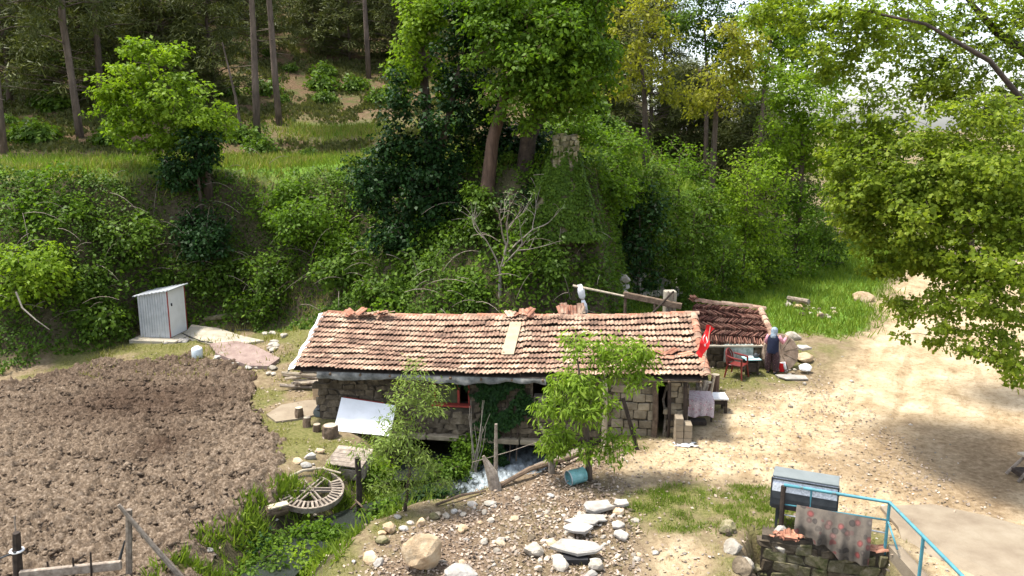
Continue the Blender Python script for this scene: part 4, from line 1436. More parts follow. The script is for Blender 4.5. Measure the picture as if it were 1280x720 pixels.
# ------------------------------------------------------------------ pines on the hill
def pine_proto(name, label, h, seed, r=.17, low=.45, nclump=110, nl=30):
    rs = np.random.RandomState(seed)
    t = thing(name, label, 'pine', (0, 0, 0), 'pines in the wood on the hillside')
    mb = MB()
    lean = rs.normal(size=2) * .35
    tp = [(lean[0] * k / 5 + rs.normal() * .06, lean[1] * k / 5, h * k / 5 - .2) for k in range(6)]
    mb.tube(tp, [r, r * .85, r * .75, r * .6, r * .4, r * .12], 8, seed=seed)
    cen = []
    for k in range(nclump):
        f = low + (1 - low) * rs.rand() ** .8
        a = rs.rand() * 2 * PI
        rad = (.5 + 2.6 * (1 - f) ** .7 * rs.rand() ** .5) + .15
        z = h * f + rs.normal() * .2
        i = f * 5; i0 = min(int(i), 4)
        cx_, cy_ = tp[i0][0] + rad * math.cos(a), tp[i0][1] + rad * math.sin(a)
        cen.append((cx_, cy_, z))
        if k % 2 == 0:
            mb.tube([(tp[i0][0], tp[i0][1], z - .35), ((tp[i0][0] + cx_) / 2, (tp[i0][1] + cy_) / 2, z - .05), (cx_, cy_, z)], [.035, .028, .012], 4, cap=False)
    for k in range(12):
        f = rs.uniform(.15, low); a = rs.rand() * 2 * PI; L = rs.uniform(.4, 1.4); i0 = min(int(f * 5), 4)
        p = Vector((tp[i0][0], tp[i0][1], h * f))
        mb.tube([p, p + Vector((L * math.cos(a), L * math.sin(a), -.1))], [.02, .006], 4, cap=False)
    mb.build('trunk', M['bark_pine'], t, True)
    cen = np.array(cen)
    a = cluster_leaves(rs, cen, .45 + .3 * rs.rand(len(cen)), nl * 2, .27, None, flat=.45, up=.5, droop=.05)
    mesh_obj('crown', leaf_mesh('crown', *a, M['needle'], NEEDLE), t)
    return t


protos = [pine_proto('pine_tree', 'pine', 8.5, 5, .15, .1, 190), pine_proto('pine_tree', 'pine', 14, 6, .19, .3, 130), pine_proto('pine_tree', 'pine', 6.5, 7, .12, .06, 170), pine_proto('pine_tree', 'pine', 15, 8, .2, .62)]
used_p = [False] * 4


def put_pine(k, x, y, rz, sc, label):
    z = hz(x, y)
    if not used_p[k]:
        used_p[k] = True
        o = protos[k]; o.location = (x, y, z); o.rotation_euler.z = rz; o.scale = (sc,) * 3; o['label'] = label
        return o
    return dup(protos[k], (x, y, z), rz, sc, label)


rsP = random.Random(77)
for (u, v, k, lab) in ((321, 178, 3, 'tall bare-trunked pine rooted lowest at the forest edge, beside its twin'), (349, 156, 3, 'straight bare-trunked pine standing just upslope of its twin at the forest edge'),
                       (462, 98, 3, 'slim pine trunk on the open needle-brown slope above the green strip'), (4, 192, 1, 'pine trunk at the very edge of the photo above the terrace'),
                       (100, 172, 1, 'pine standing behind the bright leaning tree on its open side'), (205, 120, 2, 'pine directly behind the crown of the bright leaning tree')):
    p = G(u, v)
    put_pine(k, p.x, p.y, rsP.random() * 6, 1.0, lab)
FOREST = 'dark pine among many in the shaded wood on the hillside'
cnt = 0
placed = []
tries = 0
while cnt < 78 and tries < 6000:
    tries += 1
    y = rsP.uniform(40, 74)
    x = rsP.uniform(-.66 * y - 2, .36 * y)
    u = 640 + 1000 * x / y
    if 365 < u < 480 and y < 56: continue
    if y < 47 and u > 280: continue
    if y < 43.5 and u > 150: continue
    if any((x - a) ** 2 + (y - b_) ** 2 < 1.9 ** 2 for a, b_ in placed): continue
    placed.append((x, y))
    put_pine(rsP.choice([0, 0, 1, 2, 2, 2]), x, y, rsP.random() * 6, rsP.uniform(.8, 1.15), FOREST)
    cnt += 1
# dead thin trunk
p = G(303, 172); b = MB(); b.tube([p, p + Vector((-.25, .1, 2)), p + Vector((-.75, .2, 4.6))], [.09, .07, .03], 6, seed=1)
tag(b.build('dead_trunk', M['bark_pine']), 'thin leaning dead trunk beside the pine pair', 'tree trunk')

# shrubs under the pines
sh = bush(403, 122, G(403, 126).y, .85, .7, 'leaf_hedge', 'dark round shrub alone on the brown needle slope', 90, leaf=.16, group='shrubs under the pines')
p = G(403, 128); sh.location = (p.x, p.y, p.z)
rsS = random.Random(9)
for k in range(70):
    y = rsS.uniform(37.5, 62); x = rsS.uniform(-.66 * y, .3 * y)
    u = 640 + 1000 * x / y
    if 380 < u < 440 and 39 < y < 46: continue
    dup(sh, (x, y, hz(x, y)), rsS.random() * 6, rsS.uniform(.55, 1.5), 'scrubby shrub among others under the pines', 'shrubs under the pines')

# ------------------------------------------------------------------ overhanging plane tree on the right
base = (14.6, 19.6, hz(14.6, 19.6))
make_tree('plane_tree', 'big overhanging tree with lobed yellow-green leaves beside the dirt road', 'tree', base,
          [(14.6, 19.6, base[2] - .3), (14.2, 19.4, 3), (13.4, 19.0, 5.6), (12.3, 18.6, 7.6), (10.6, 18.4, 9.2), (9.2, 18.6, 10.0), (7.9, 19.2, 10.4)], [.27, .23, .15, .08, .05, .035, .025],
          column_blobs([(1120, 225, 18, 1.5, 1.3, 1.3), (1200, 260, 17, 1.6, 1.3, 1.3), (1255, 215, 16, 1.0, 1.0, .8), (1140, 310, 18, 1.2, 1.0, .8), (1265, 330, 15.5, 1.2, 1.2, 1.2), (1200, 390, 16.5, 1.0, .9, .65), (1250, 440, 15.5, .6, .7, .5),
                        (1150, 385, 17.3, .75, .7, .3), (1165, 425, 17, .7, .6, .18), (1272, 480, 15, .3, .4, .3), (1085, 160, 19, 1.2, 1.1, 1.1), (1060, 60, 20, 1.5, 1.2, .9), (990, 15, 20.5, 1.1, 1.1, .5), (1090, 10, 19.5, 1.4, 1.2, .5), (1080, 280, 18.6, .7, .7, .7), (1230, 140, 17, 1.1, 1.0, .35), (1235, 345, 16.6, 1.0, 1.0, .5), (1105, 255, 18.4, .9, .9, 1.0), (1075, 215, 18.8, .7, .8, .9), (1190, 330, 17.2, 1.0, .9, .5), (1120, 330, 18.2, .8, .8, .35), (1270, 260, 16, .9, .9, .9), (1180, 190, 17.6, 1.0, .9, .5)], 0),
          1150, 46, .3, .082, M['leaf_oak'], M['wood_dark'], 91, shape=LOBED, droop=.35, flat=.4, branch_r=.026, twig=.007)
# sparse upper twigs against the sky
base2 = (16.5, 23.5, hz(16.5, 23.5))
make_tree('thin_crown_tree', 'open-crowned tree with dark twisting limbs against the pale sky', 'tree', base2,
          [(16.5, 23.5, base2[2] - .3), (16.2, 23.2, 4), (15.4, 23, 8), (14.4, 22.8, 9.6), (13.2, 22.6, 10.2), (12.0, 22.4, 11.2)], [.4, .34, .26, .17, .11, .05],
          column_blobs([(1200, 60, 22.5, 2.2, 1.6, 1.6), (1260, 20, 22, 1.6, 1.4, 1.2), (1140, 40, 23, 1.6, 1.4, 1.2), (1250, 120, 22, 1.4, 1.2, 1.0), (1160, 110, 22.6, 1.2, 1, .9), (1250, 170, 22, 1.6, 1.2, .8), (1180, 185, 22.4, 1.2, 1, .6)], 0),
          420, 30, .3, .095, M['leaf_oak'], M['wood_dark'], 92, shape=LOBED, droop=.35, branch_r=.05)
# ------------------------------------------------------------------ young trees in front of the house
f0 = U(737, 600, 0); fz = hz(f0.x, f0.y)
make_tree('young_fruit_tree', 'young fork-stemmed tree with long bright leaves in front of the house', 'tree', (f0.x, f0.y, fz),
          [(f0.x, f0.y, fz - .1), V(735, 565, 16.75), V(732, 530, 16.7), V(727, 490, 16.7), V(722, 450, 16.7)], [.085, .065, .06, .04, .02],
          column_blobs([(765, 440, .2, .85, .6, .36), (715, 480, -.1, .6, .55, .4), (735, 505, -.2, .7, .6, .4), (750, 555, -.2, .8, .55, .32), (808, 442, .2, .4, .4, .28), (716, 428, .1, .25, .3, .36), (693, 510, -.1, .45, .4, .3), (690, 565, 0, .4, .35, .2), (790, 470, 0, .6, .5, .22), (705, 545, 0, .6, .5, .3)], 16.75),
          250, 24, .24, .14, M['leaf_fruit'], M['bark'], 93, shape=LONG, droop=.55, up=.4, twig=.006, branch_r=.03)
w0 = G(505, 640)
make_tree('willow_sapling', 'slender willow sapling with fine grey-green leaves beside the stream', 'tree', tuple(w0),
          [tuple(w0 - Vector((0, 0, .1))), V(512, 590, w0.y), V(508, 540, w0.y + .1), V(512, 480, w0.y + .2)], [.04, .03, .022, .01],
          column_blobs([(515, 492, .1, .5, .4, .42), (522, 462, .1, .3, .3, .25), (535, 505, .1, .4, .4, .3), (500, 535, 0, .55, .45, .35), (475, 560, -.1, .6, .45, .4), (525, 575, -.1, .5, .4, .35), (490, 605, -.1, .65, .4, .35), (548, 490, .1, .25, .2, .2), (545, 605, -.1, .4, .3, .3)], w0.y),
          240, 20, .2, .085, M['leaf_sapling'], M['bark'], 94, shape=LONG, droop=.3, twig=.005, branch_r=.02)
# pale twiggy shoots
b = MB(); rsT = random.Random(3); q0 = V(592, 590, 19.2)
for k in range(9):
    e = V(575 + rsT.uniform(0, 45), 498 + rsT.uniform(0, 40), 19.3)
    b.tube([q0 + Vector((rsT.uniform(-.08, .08), 0, 0)), q0.lerp(e, .5) + Vector((rsT.uniform(-.1, .1), 0, .05)), e], [.012, .009, .004], 4)
tag(b.build('twig_clump', M['bark_pale']), 'clump of pale bare shoots beside the willow sapling', 'twigs')


# ivy hanging on the house front
def house_ivy():
    rs = np.random.RandomState(31)
    n = 8500
    s = rs.normal(5.0, .7, n); z = rs.uniform(-1.0, 1.38, n)
    lim = .35 + .6 * np.clip(z + .2, 0, 1.4) / 1.6 + .9 * (fbm(z * 1.7 + 3, s * 1.1, 1, 4) - .45)
    k = (np.abs(s - 4.9 - .25 * np.sin(z * 3)) < lim) & (fbm(s * 3, z * 3 + 7, 1, 3) > .36)
    s, z = s[k], z[k]
    outw = .08 + .12 * rs.rand(len(s)) + .1 * np.maximum(fbm(s * 3, z * 3, 1, 3) - .4, 0)
    pos = np.stack([WL.x + wd.x * s + wn_.x * outw, WL.y + wd.y * s + wn_.y * outw, z], -1)
    nr = rs.normal(size=pos.shape) * .45 + np.array([0, -1, .4])
    ax = rs.normal(size=pos.shape) * .5 + np.array([0, -.1, -1])
    t = thing('wall_ivy', 'dark ivy curtain hanging on the house front between the windows', 'ivy', tuple(wp(4.95, -.9, .1)))
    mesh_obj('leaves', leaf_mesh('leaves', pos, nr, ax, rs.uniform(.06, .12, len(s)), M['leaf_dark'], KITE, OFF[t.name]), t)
    b = MB()
    for i in range(6):
        x = 4.5 + i * .18
        b.tube([wp(x, -.9, .09), wp(x + .05, .1, .08), wp(x - .08, .8, .08), wp(x + .1, 1.35, .08)], [.02, .018, .014, .01], 5)
    b.build('stem', M['bark'], t)


house_ivy()


# ------------------------------------------------------------------ grass
def scatter_grass(name, label, rect, n, fn, size, mat, seed, lean=.5, shape=BLADE):
    rs = np.random.RandomState(seed)
    x = rs.uniform(rect[0], rect[1], n); y = rs.uniform(rect[2], rect[3], n)
    # tufts
    x += rs.normal(size=n) * .04; y += rs.normal(size=n) * .04
    k = rs.rand(n) < fn(x, y)
    x, y = x[k], y[k]
    z = height(x, y)
    pos = np.stack([x, y, z - .01], -1)
    ax = np.stack([rs.normal(size=len(x)) * lean, rs.normal(size=len(x)) * lean, np.ones(len(x))], -1)
    nr = rs.normal(size=pos.shape); nr[:, 2] *= .3
    me = leaf_mesh(name, pos, nr, ax, size * rs.uniform(.5, 1.3, len(x)), M[mat], shape)
    return tag(mesh_obj(name, me), label, 'grass', kind='stuff')


def near_house(x, y):
    return ((x > -5.8) & (x < 5.4) & (y > 19.2) & (y < 23.4))


def f_meadow(x, y):
    m = masks(x, y)
    return m['lush'] * (.35 + .9 * fbm(x, y, .8, 3)) * (x > 3.2) * ~((x > 4) & (x < 9.5) & (y < 27.8))


def f_terrace(x, y):
    m = masks(x, y)
    return m['lush'] * (x < 3.5) * (.4 + .9 * fbm(x, y, .9, 3))


def f_thin(x, y):
    m = masks(x, y)
    g = m['grass'] * (1 - m['sand']) * (1 - .6 * m['litter']) * sstep(.42, .62, fbm(x + 9, y, .6, 4))
    return g * ~near_house(x, y) * (poly_sd(x, y, FIELD) < .15) * (seg_dist(x, y, STREAM) > 1.2) * (poly_sd(x, y, PIT) < -.05)


def f_patch(x, y):
    return masks(x, y)['gp'] * sstep(.35, .65, fbm(x, y, .35, 4))


def f_gully(x, y):
    d = seg_dist(x, y, STREAM)
    return (d > .12) * (d < 2.3) * (y < 18.6) * (x < -1.3) * np.where(x < np.interp(y, [13, 15.8, 16.7, 17.6], [-4.7, -4.1, -3.1, -1.8]), d < 1.55, d < 1.5) * sstep(.38, .6, fbm(x, y, .5, 3)) * np.where(x < np.interp(y, [13, 15.9, 16.9, 17.9, 19], [-4.7, -4.1, -3.1, -1.8, -.2]), 1, .35)


def f_bank(x, y):
    yb = np.interp(x, _bx, _Yb)
    return (y > 23.6) * (y < yb + 2.0) * sstep(.4, .7, fbm(x, y, .7, 3)) * .8 * ~near_house(x, y)


scatter_grass('meadow_grass', 'lush bright green meadow grass behind the tile shed', (3, 22, 25, 48), 60000, f_meadow, .32, 'grass_blade', 51)
scatter_grass('terrace_grass', 'sunlit yellow-green grass along the terrace edge', (-26, 4, 28, 44), 60000, f_terrace, .32, 'grass_blade', 52)
scatter_grass('dry_terrace_grass', 'pale drying grass tufts mixed into the terrace edge', (-26, 4, 28, 44), 60000, lambda x, y: f_terrace(x, y) * sstep(.42, .6, fbm(x + 70, y, 1.6, 3)), .34, 'grass_dry', 57)
scatter_grass('hill_scrub', 'low olive undergrowth on the hillside under the pines', (-45, 12, 36, 66), 170000, lambda x, y: masks(x, y)['needles'] * sstep(.38, .58, fbm(x, y, 1.6, 4)) * (x < .3 * y), .24, 'leaf_scrub', 58, lean=.9, shape=KITE)
scatter_grass('thin_grass', 'short patchy grass on trodden ground', (-16, 10, 11, 27), 150000, f_thin, .09, 'grass_dry', 53)
scatter_grass('patch_grass', 'short green grass patch before the railing', (2, 8, 13.5, 18), 60000, f_patch, .1, 'grass_blade', 54)
scatter_grass('gully_grass', 'long lush grass on the stream banks', (-8, 2, 11.5, 20), 60000, f_gully, .3, 'grass_blade', 55, lean=.7)
scatter_grass('bank_grass', 'rough grass at the foot of the bank', (-14, 5, 23, 30), 22000, f_bank, .22, 'grass_dry', 56)


# leaf litter and pebbles
def litter():
    rs = np.random.RandomState(61)
    n = 110000
    x = rs.uniform(-13, 10, n); y = rs.uniform(11.5, 26, n)
    m = masks(x, y)
    pr = np.maximum(m['litter'] * .9, .1 + .1 * m['sand']) * (poly_sd(x, y, FIELD) < 0) * (.3 + .9 * fbm(x, y, .6, 3)) * ~near_house(x, y)
    k = rs.rand(n) < pr
    k &= seg_dist(x, y, STREAM) > .7
    x, y = x[k], y[k]
    pos = np.stack([x, y, height(x, y) + .012 + .02 * rs.rand(len(x))], -1)
    nr = rs.normal(size=pos.shape) * .45 + np.array([0, 0, 1])
    ax = rs.normal(size=pos.shape)
    me = leaf_mesh('leaf_litter', pos, nr, ax, rs.uniform(.035, .1, len(x)), M['dead_leaf'])
    tag(mesh_obj('leaf_litter', me), 'pale dry fallen leaves scattered over the trodden ground', 'leaf litter', kind='stuff')


M['dead_leaf'] = surf('dead_leaf', [(.2, (.1, .07, .05)), (.5, (.26, .2, .15)), (.75, (.5, .43, .36))], 3, .9, 0, 10, var=.5)
litter()


def pebbles():
    rs = np.random.RandomState(62)
    mb_v, mb_f = [], []
    base = np.array([[0, 0, .5], [.5, 0, 0], [.15, .48, .05], [-.42, .28, 0], [-.4, -.3, .05], [.16, -.47, 0], [0, 0, -.5]])
    tf = np.array([[0, 1, 2], [0, 2, 3], [0, 3, 4], [0, 4, 5], [0, 5, 1], [6, 2, 1], [6, 3, 2], [6, 4, 3], [6, 5, 4], [6, 1, 5]])
    n = 15000
    x = rs.uniform(-6, 11, n); y = rs.uniform(11.5, 27, n)
    m = masks(x, y)
    pr = np.maximum(m['litter'] * .3, .035 * m['sand'] + .05) * (.3 + fbm(x, y, .5, 3)) * ~near_house(x, y)
    k = (rs.rand(n) < pr) & (poly_sd(x, y, FIELD) < 0)
    x, y = x[k], y[k]
    s = rs.gamma(2.2, .018, len(x)).clip(.015, .13)
    a = rs.rand(len(x)) * 6.3
    c, s_ = np.cos(a), np.sin(a)
    v = base[None] * (1 + .35 * rs.normal(size=(len(x), 7, 1))) * s[:, None, None] * np.array([1.3, 1, .7])
    vx = v[..., 0] * c[:, None] - v[..., 1] * s_[:, None]; vy = v[..., 0] * s_[:, None] + v[..., 1] * c[:, None]
    co = np.stack([vx + x[:, None], vy + y[:, None], v[..., 2] + (height(x, y) + s * .12)[:, None]], -1)
    fc = (np.arange(len(x))[:, None, None] * 7 + tf[None]).reshape(-1, 3)
    tag(mesh_obj('gravel', np_mesh('gravel', co.reshape(-1, 3), fc, M['rock'])), 'loose pebbles and chips on the yard and the stream bank', 'gravel', kind='stuff')


pebbles()

# ------------------------------------------------------------------ tower behind the house
def on_ground(u, v):
    return G(u, v)


def tower():
    top = V(706, 172, 27.4)
    bz = hz(top.x, 27.2) - .4
    t = thing('stone_tower', 'mossy tapering stone tower overgrown with ivy behind the house', 'tower', (top.x, top.y, bz))
    h = top.z - bz
    b = MB()
    n = 14
    prof = []
    for k in range(10):
        f = k / 9
        wl = .42 + 1.35 * (1 - f) ** 1.5; wr = .4 + .75 * (1 - f) ** 1.2; dp = .42 + .8 * (1 - f)
        prof.append((bz + h * f, wl, wr, dp))
    rs = random.Random(8)
    for (z, wl, wr, dp) in prof:
        for q in range(n):
            a = 2 * PI * q / n
            c, s = math.cos(a), math.sin(a)
            r = 1 / max(abs(c), abs(s)) ** .6
            b.v.append((top.x + (c * wr if c > 0 else c * wl) * r * rs.uniform(.95, 1.05), top.y + s * dp * r, z))
    for k in range(9):
        for q in range(n):
            b.f.append((k * n + q, k * n + (q + 1) % n, (k + 1) * n + (q + 1) % n, (k + 1) * n + q))
    b.f.append(tuple(9 * n + q for q in range(n)))
    body = b.build('shaft', M['stone_moss'], t)
    for k in range(7):
        z = top.z - .02 - k * .17
        m = 5 if k else 4
        for q in range(m):
            x = top.x - .42 + .84 * (q + .5) / m + rs.uniform(-.03, .03)
            piece('stone', block_mesh('stone_moss', rs.randrange(7), .13), mat4((x, top.y - .43 - .02 * k, z), (rs.uniform(-.05, .05), rs.uniform(-.06, .06), rs.uniform(-.05, .05)), (.84 / m * 1.0, .2, .16)), body)
    for q in range(4):
        piece('coping_stone', block_mesh('stone_moss', rs.randrange(7), .12), mat4((top.x - .3 + .2 * q, top.y - .25, top.z + .04 + rs.uniform(-.03, .03)), (0, 0, rs.uniform(-.2, .2)), (.22, .4, .13)), body)
    r2 = np.random.RandomState(14)
    n = 17000
    f = r2.rand(n) ** 1.05 * .97
    a = r2.uniform(PI * .95, 2 * PI * 1.02, n)
    wl = .42 + 1.35 * (1 - f) ** 1.5; wr = .4 + .75 * (1 - f) ** 1.2; dp = .42 + .8 * (1 - f)
    c, s = np.cos(a), np.sin(a)
    rr = (1 / np.maximum(np.abs(c), np.abs(s)) ** .6) * (1.03 + .18 * r2.rand(n) * (1 - f) + .3 * np.maximum(fbm(a * 2, f * 8, .7, 3) - .5, 0))
    pos = np.stack([top.x + np.where(c > 0, wr, wl) * c * rr, top.y + s * dp * rr, bz + h * f], -1)
    k = fbm(a * 3, f * 9, 1, 3) > .3 + .2 * f
    pos = pos[k]
    nr = np.stack([c, s, np.full(len(c), .5)], -1)[k] + r2.normal(size=pos.shape) * .4
    ax = r2.normal(size=pos.shape) * .5 + np.array([0, 0, -1])
    mesh_obj('ivy', leaf_mesh('ivy', pos, nr, ax, r2.uniform(.07, .14, len(pos)), M['leaf_hedge'], KITE, OFF[t.name]), t)


tower()

# ------------------------------------------------------------------ tile shed
SB0, SB1 = V(884, 429, 24.7), V(972, 434, 24.7)
ST0, ST1 = V(866, 379, 27.3), V(950, 388, 27.3)


def tile_shed():
    rs = random.Random(15)
    c0 = Vector((SB0.x, SB0.y + .15, hz(SB0.x, 24.8)))
    t = thing('tile_shed', 'low stone shed whose sloping top is stacked with dark old tiles', 'shed', tuple(c0))
    b = MB()
    gz = -.4
    F0, F1 = Vector((SB0.x, SB0.y + .1, 0)), Vector((SB1.x, SB1.y + .1, 0))
    K0, K1 = Vector((ST0.x, ST0.y, 0)), Vector((ST1.x, ST1.y, 0))
    vs = [(F0.x, F0.y, gz), (F1.x, F1.y, gz), (K1.x, K1.y, gz), (K0.x, K0.y, gz), (F0.x, F0.y, SB0.z - .12), (F1.x, F1.y, SB1.z - .12), (K1.x, K1.y, ST1.z - .12), (K0.x, K0.y, ST0.z - .12)]
    b.add(vs, [(3, 2, 1, 0), (4, 5, 6, 7), (0, 1, 5, 4), (1, 2, 6, 5), (2, 3, 7, 6), (3, 0, 4, 7)])
    w = b.build('wall', M['core'], t)
    wall_stones(w, F0, F1, 0, SB0.z - .14, [(.55, 1.5, .3, 2)], (.15, .22), (.2, .36), ('stone',), 31, depth=.14)
    b = MB(); b.box((F0.x + 1.03, F0.y - .05, .63), (.93, .08, .6), None, .01); b.build('plaster_panel', M['panel_mosaic'], w)
    b = MB(); b.box(((F0.x + F1.x) / 2, F0.y - .03, SB0.z - .1), ((F1 - F0).length, .22, .06), None, .01); b.build('ledge', M['concrete_pale'], w)

    def P(s, q): return SB0.lerp(SB1, s).lerp(ST0.lerp(ST1, s), q)
    rows = 6
    cols = 42
    tms = []
    for mi, mm in enumerate(('tile_dark', 'tile_dark', 'tile_edge')):
        m_ = MB(); m_.box((0, 0, 0), (.15, .36, .034), None, .008)
        me = bpy.data.meshes.new('tile'); me.from_pydata(m_.v, [], m_.f); me.materials.append(M[mm]); tms.append(me)
    x = (SB1 - SB0).normalized(); y = (P(.5, 1) - P(.5, 0)).normalized(); z = x.cross(y).normalized(); y = z.cross(x)
    rows, cols = 6, 31
    for j in range(rows):
        q = (j + .5) / rows
        for i in range(cols):
            s = (i + .5) / cols
            a = (.72 if j % 2 else -.72) + rs.gauss(0, .07)
            if j == 0: a = .15 + rs.gauss(0, .08)
            dy = math.cos(a) * y + math.sin(a) * x
            dx = (z + x * rs.gauss(0, .08)).normalized()
            dz = dx.cross(dy).normalized(); dx = dy.cross(dz)
            o = P(s, q) + z * (rs.uniform(-.02, .03)) + y * rs.gauss(0, .015)
            piece('stacked_tile', tms[rs.choice((0, 1, 2, 2))], frame(dx, dy, dz, o), w)
    # coping of pale tiles on the back and the side edges
    for i in range(10):
        s = (i + .2) / 10
        p = P(s, 1.0); xx = (P(s + .02, 1) - P(s, 1)).normalized()
        yy = Vector((0, 0, 1)).cross(xx).normalized()
        piece('coping_tile', half_tile_mesh('tile', 3, .38, .12, .1), frame(-yy, xx, Vector((0, 0, 1)), p + Vector((0, 0, .06 + rs.uniform(-.02, .02)))), w)
    for i in range(8):
        p = P(1.0, (i + .1) / 8); yy = (P(1, .6) - P(1, .5)).normalized(); xx = x
        piece('coping_tile', half_tile_mesh('tile', 3, .38, .12, .1), frame(xx, yy, xx.cross(yy), p + Vector((0, 0, .04 + rs.uniform(-.01, .03)))), w)
    for i in range(4):
        p = P(.04, .96) + Vector((-.05 + rs.uniform(-.05, .05), 0, .12 + i * .05))
        piece('coping_tile', tile_mesh('tile_red', 2), mat4(p, (0, 0, rs.uniform(-.3, .3))), w)


M['tile_edge'] = surf('tile_edge', [(.25, (.1, .04, .026)), (.5, (.18, .085, .058)), (.78, (.28, .17, .12))], 6, .9, .3, 30, var=.4)
M['panel_mosaic'] = surf('panel_mosaic', [(.3, (.12, .15, .12)), (.45, (.3, .34, .3)), (.6, (.48, .5, .46))], 9, .8, .2, 30, var=0)
tile_shed()


# ------------------------------------------------------------------ tin outhouse
def outhouse():
    c = G(206, 421); gz = c.z
    t = thing('tin_outhouse', 'narrow grey corrugated tin outhouse with a white door', 'outhouse', (c.x, c.y, gz))
    rz = R(-7)
    Rm = Matrix.Rotation(rz, 3, 'Z')

    def L(x, y, z): return Vector((c.x, c.y, gz)) + Rm @ Vector((x, y, z))
    w, d = 1.14, 1.15
    hl, hr = 1.52, 1.72
    zb = .12

    def corr(p0, p1, h0, h1, name, nw):
        b = MB()
        n = nw * 4
        nn = (p1 - p0).normalized(); out = Vector((nn.y, -nn.x, 0))
        for i in range(n + 1):
            f = i / n
            q = p0.lerp(p1, f) + out * (.016 * math.sin(f * nw * 2 * PI))
            b.v.append(tuple(q)); b.v.append((q.x, q.y, q.z + h0 + (h1 - h0) * f))
        for i in range(n):
            b.f.append((2 * i, 2 * i + 2, 2 * i + 3, 2 * i + 1))
        return b.build(name, M['galv'], t, True)
    corr(L(-w / 2, -d / 2, zb), L(w / 2, -d / 2, zb), hl - .02, hr - .02, 'front_sheet', 12)
    corr(L(w / 2, d / 2, zb), L(-w / 2, d / 2, zb), hr - .02, hl - .02, 'back_sheet', 12)
    corr(L(-w / 2, d / 2, zb), L(-w / 2, -d / 2, zb), hl - .02, hl - .02, 'side_sheet', 11)
    b = MB(); b.box(L(w / 2 - .02, -.0, zb + hr / 2 - .02), (.05, d - .06, hr - .06), (0, 0, rz)); dr = b.build('door', M['white_paint'], t)
    b = MB(); b.box(L(w / 2 + .02, -d / 2 + .2, zb + hr * .68), (.04, .05, .1), (0, 0, rz)); b.build('handle', M['dark_metal'], dr)
    for yy in (-d / 2 + .0, d / 2):
        b = MB(); b.box(L(w / 2, yy, zb + hr / 2 - .02), (.03, .03, hr - .03), (0, 0, rz)); b.build('corner_post', M['red_paint'], t)
    b = MB()
    n = 40
    p0, p1 = L(-w / 2 - .12, 0, zb + hl - .02), L(w / 2 + .12, 0, zb + hr + .03)
    ax = (Rm @ Vector((0, 1, 0)))
    for i in range(n + 1):
        f = i / n
        q = p0.lerp(p1, f) + Vector((0, 0, .012 * math.sin(f * 60)))
        for s in (-1, 1):
            b.v.append(tuple(q + ax * s * (d / 2 + .1)))
            b.v.append(tuple(q + ax * s * (d / 2 + .1) + Vector((0, 0, -.03))))
    for i in range(n):
        a = 4 * i
        b.f += [(a, a + 4, a + 6, a + 2), (a + 1, a + 3, a + 7, a + 5), (a, a + 1, a + 5, a + 4), (a + 2, a + 6, a + 7, a + 3)]
    b.f += [(0, 2, 3, 1), (4 * n, 4 * n + 1, 4 * n + 3, 4 * n + 2)]
    b.build('roof', M['galv'], t)
    b = MB(); b.box(L(.1, -.12, -.04), (1.75, 1.75, .3), (0, 0, rz), .02); b.build('plinth', M['concrete_pale'], t)


outhouse()


def slab(name, label, cat, uv, mat, th=.12, lift=.05, kind=None):
    top = [G(*q) for q in uv]
    b = MB()
    n = len(top)
    vt = [(q.x, q.y, q.z + lift) for q in top]; vb = [(q.x, q.y, q.z + lift - th) for q in top]
    fs = [tuple(range(n)), tuple(range(2 * n - 1, n - 1, -1))] + [(i, n + i, n + (i + 1) % n, (i + 1) % n) for i in range(n)]
    # order must be counter-clockwise from above
    area = sum(vt[i][0] * vt[(i + 1) % n][1] - vt[(i + 1) % n][0] * vt[i][1] for i in range(n))
    if area < 0: fs = [tuple(reversed(f)) for f in fs]
    b.add(vt + vb, fs)
    o = b.build(name, M[mat])
    return tag(o, label, cat, kind=kind)


slab('path_slab', 'pale concrete path running from the tin outhouse', 'path', [(228, 424), (240, 408), (275, 413), (300, 421), (330, 428), (290, 434), (262, 432)], 'concrete_pale', .25, .06)
slab('path_slab', 'pinkish concrete slab path edged with loose stones', 'path', [(262, 434), (296, 430), (318, 436), (350, 452), (336, 463), (312, 462), (285, 452), (270, 446)], 'pink_slab', .35, .12)
slab('concrete_pad', 'pale flat pad beside the left end of the house', 'slab', [(333, 520), (352, 508), (385, 502), (402, 503), (400, 520), (370, 526), (345, 529)], 'concrete', .2, .05)
slab('concrete_ramp', None, None, [(1100, 637), (1165, 635), (1230, 648), (1300, 668), (1400, 720), (1400, 800), (1160, 800), (1122, 665)], 'concrete', .2, .07, 'structure')

RUB = 'weathered stones lying about the place'


def rock(u, v, sz, label, mat='rock', k=0, rot=(0, 0, 0), name='stone', cat='stone', group=None, sink=.25, p=None):
    p = p or G(u, v)
    o = piece(name, rock_mesh(mat, k, 3 if max(sz) > .45 else 2), mat4((p.x, p.y, p.z + sz[2] * (.5 - sink)), rot, sz), None)
    return tag(o, label, cat, group)


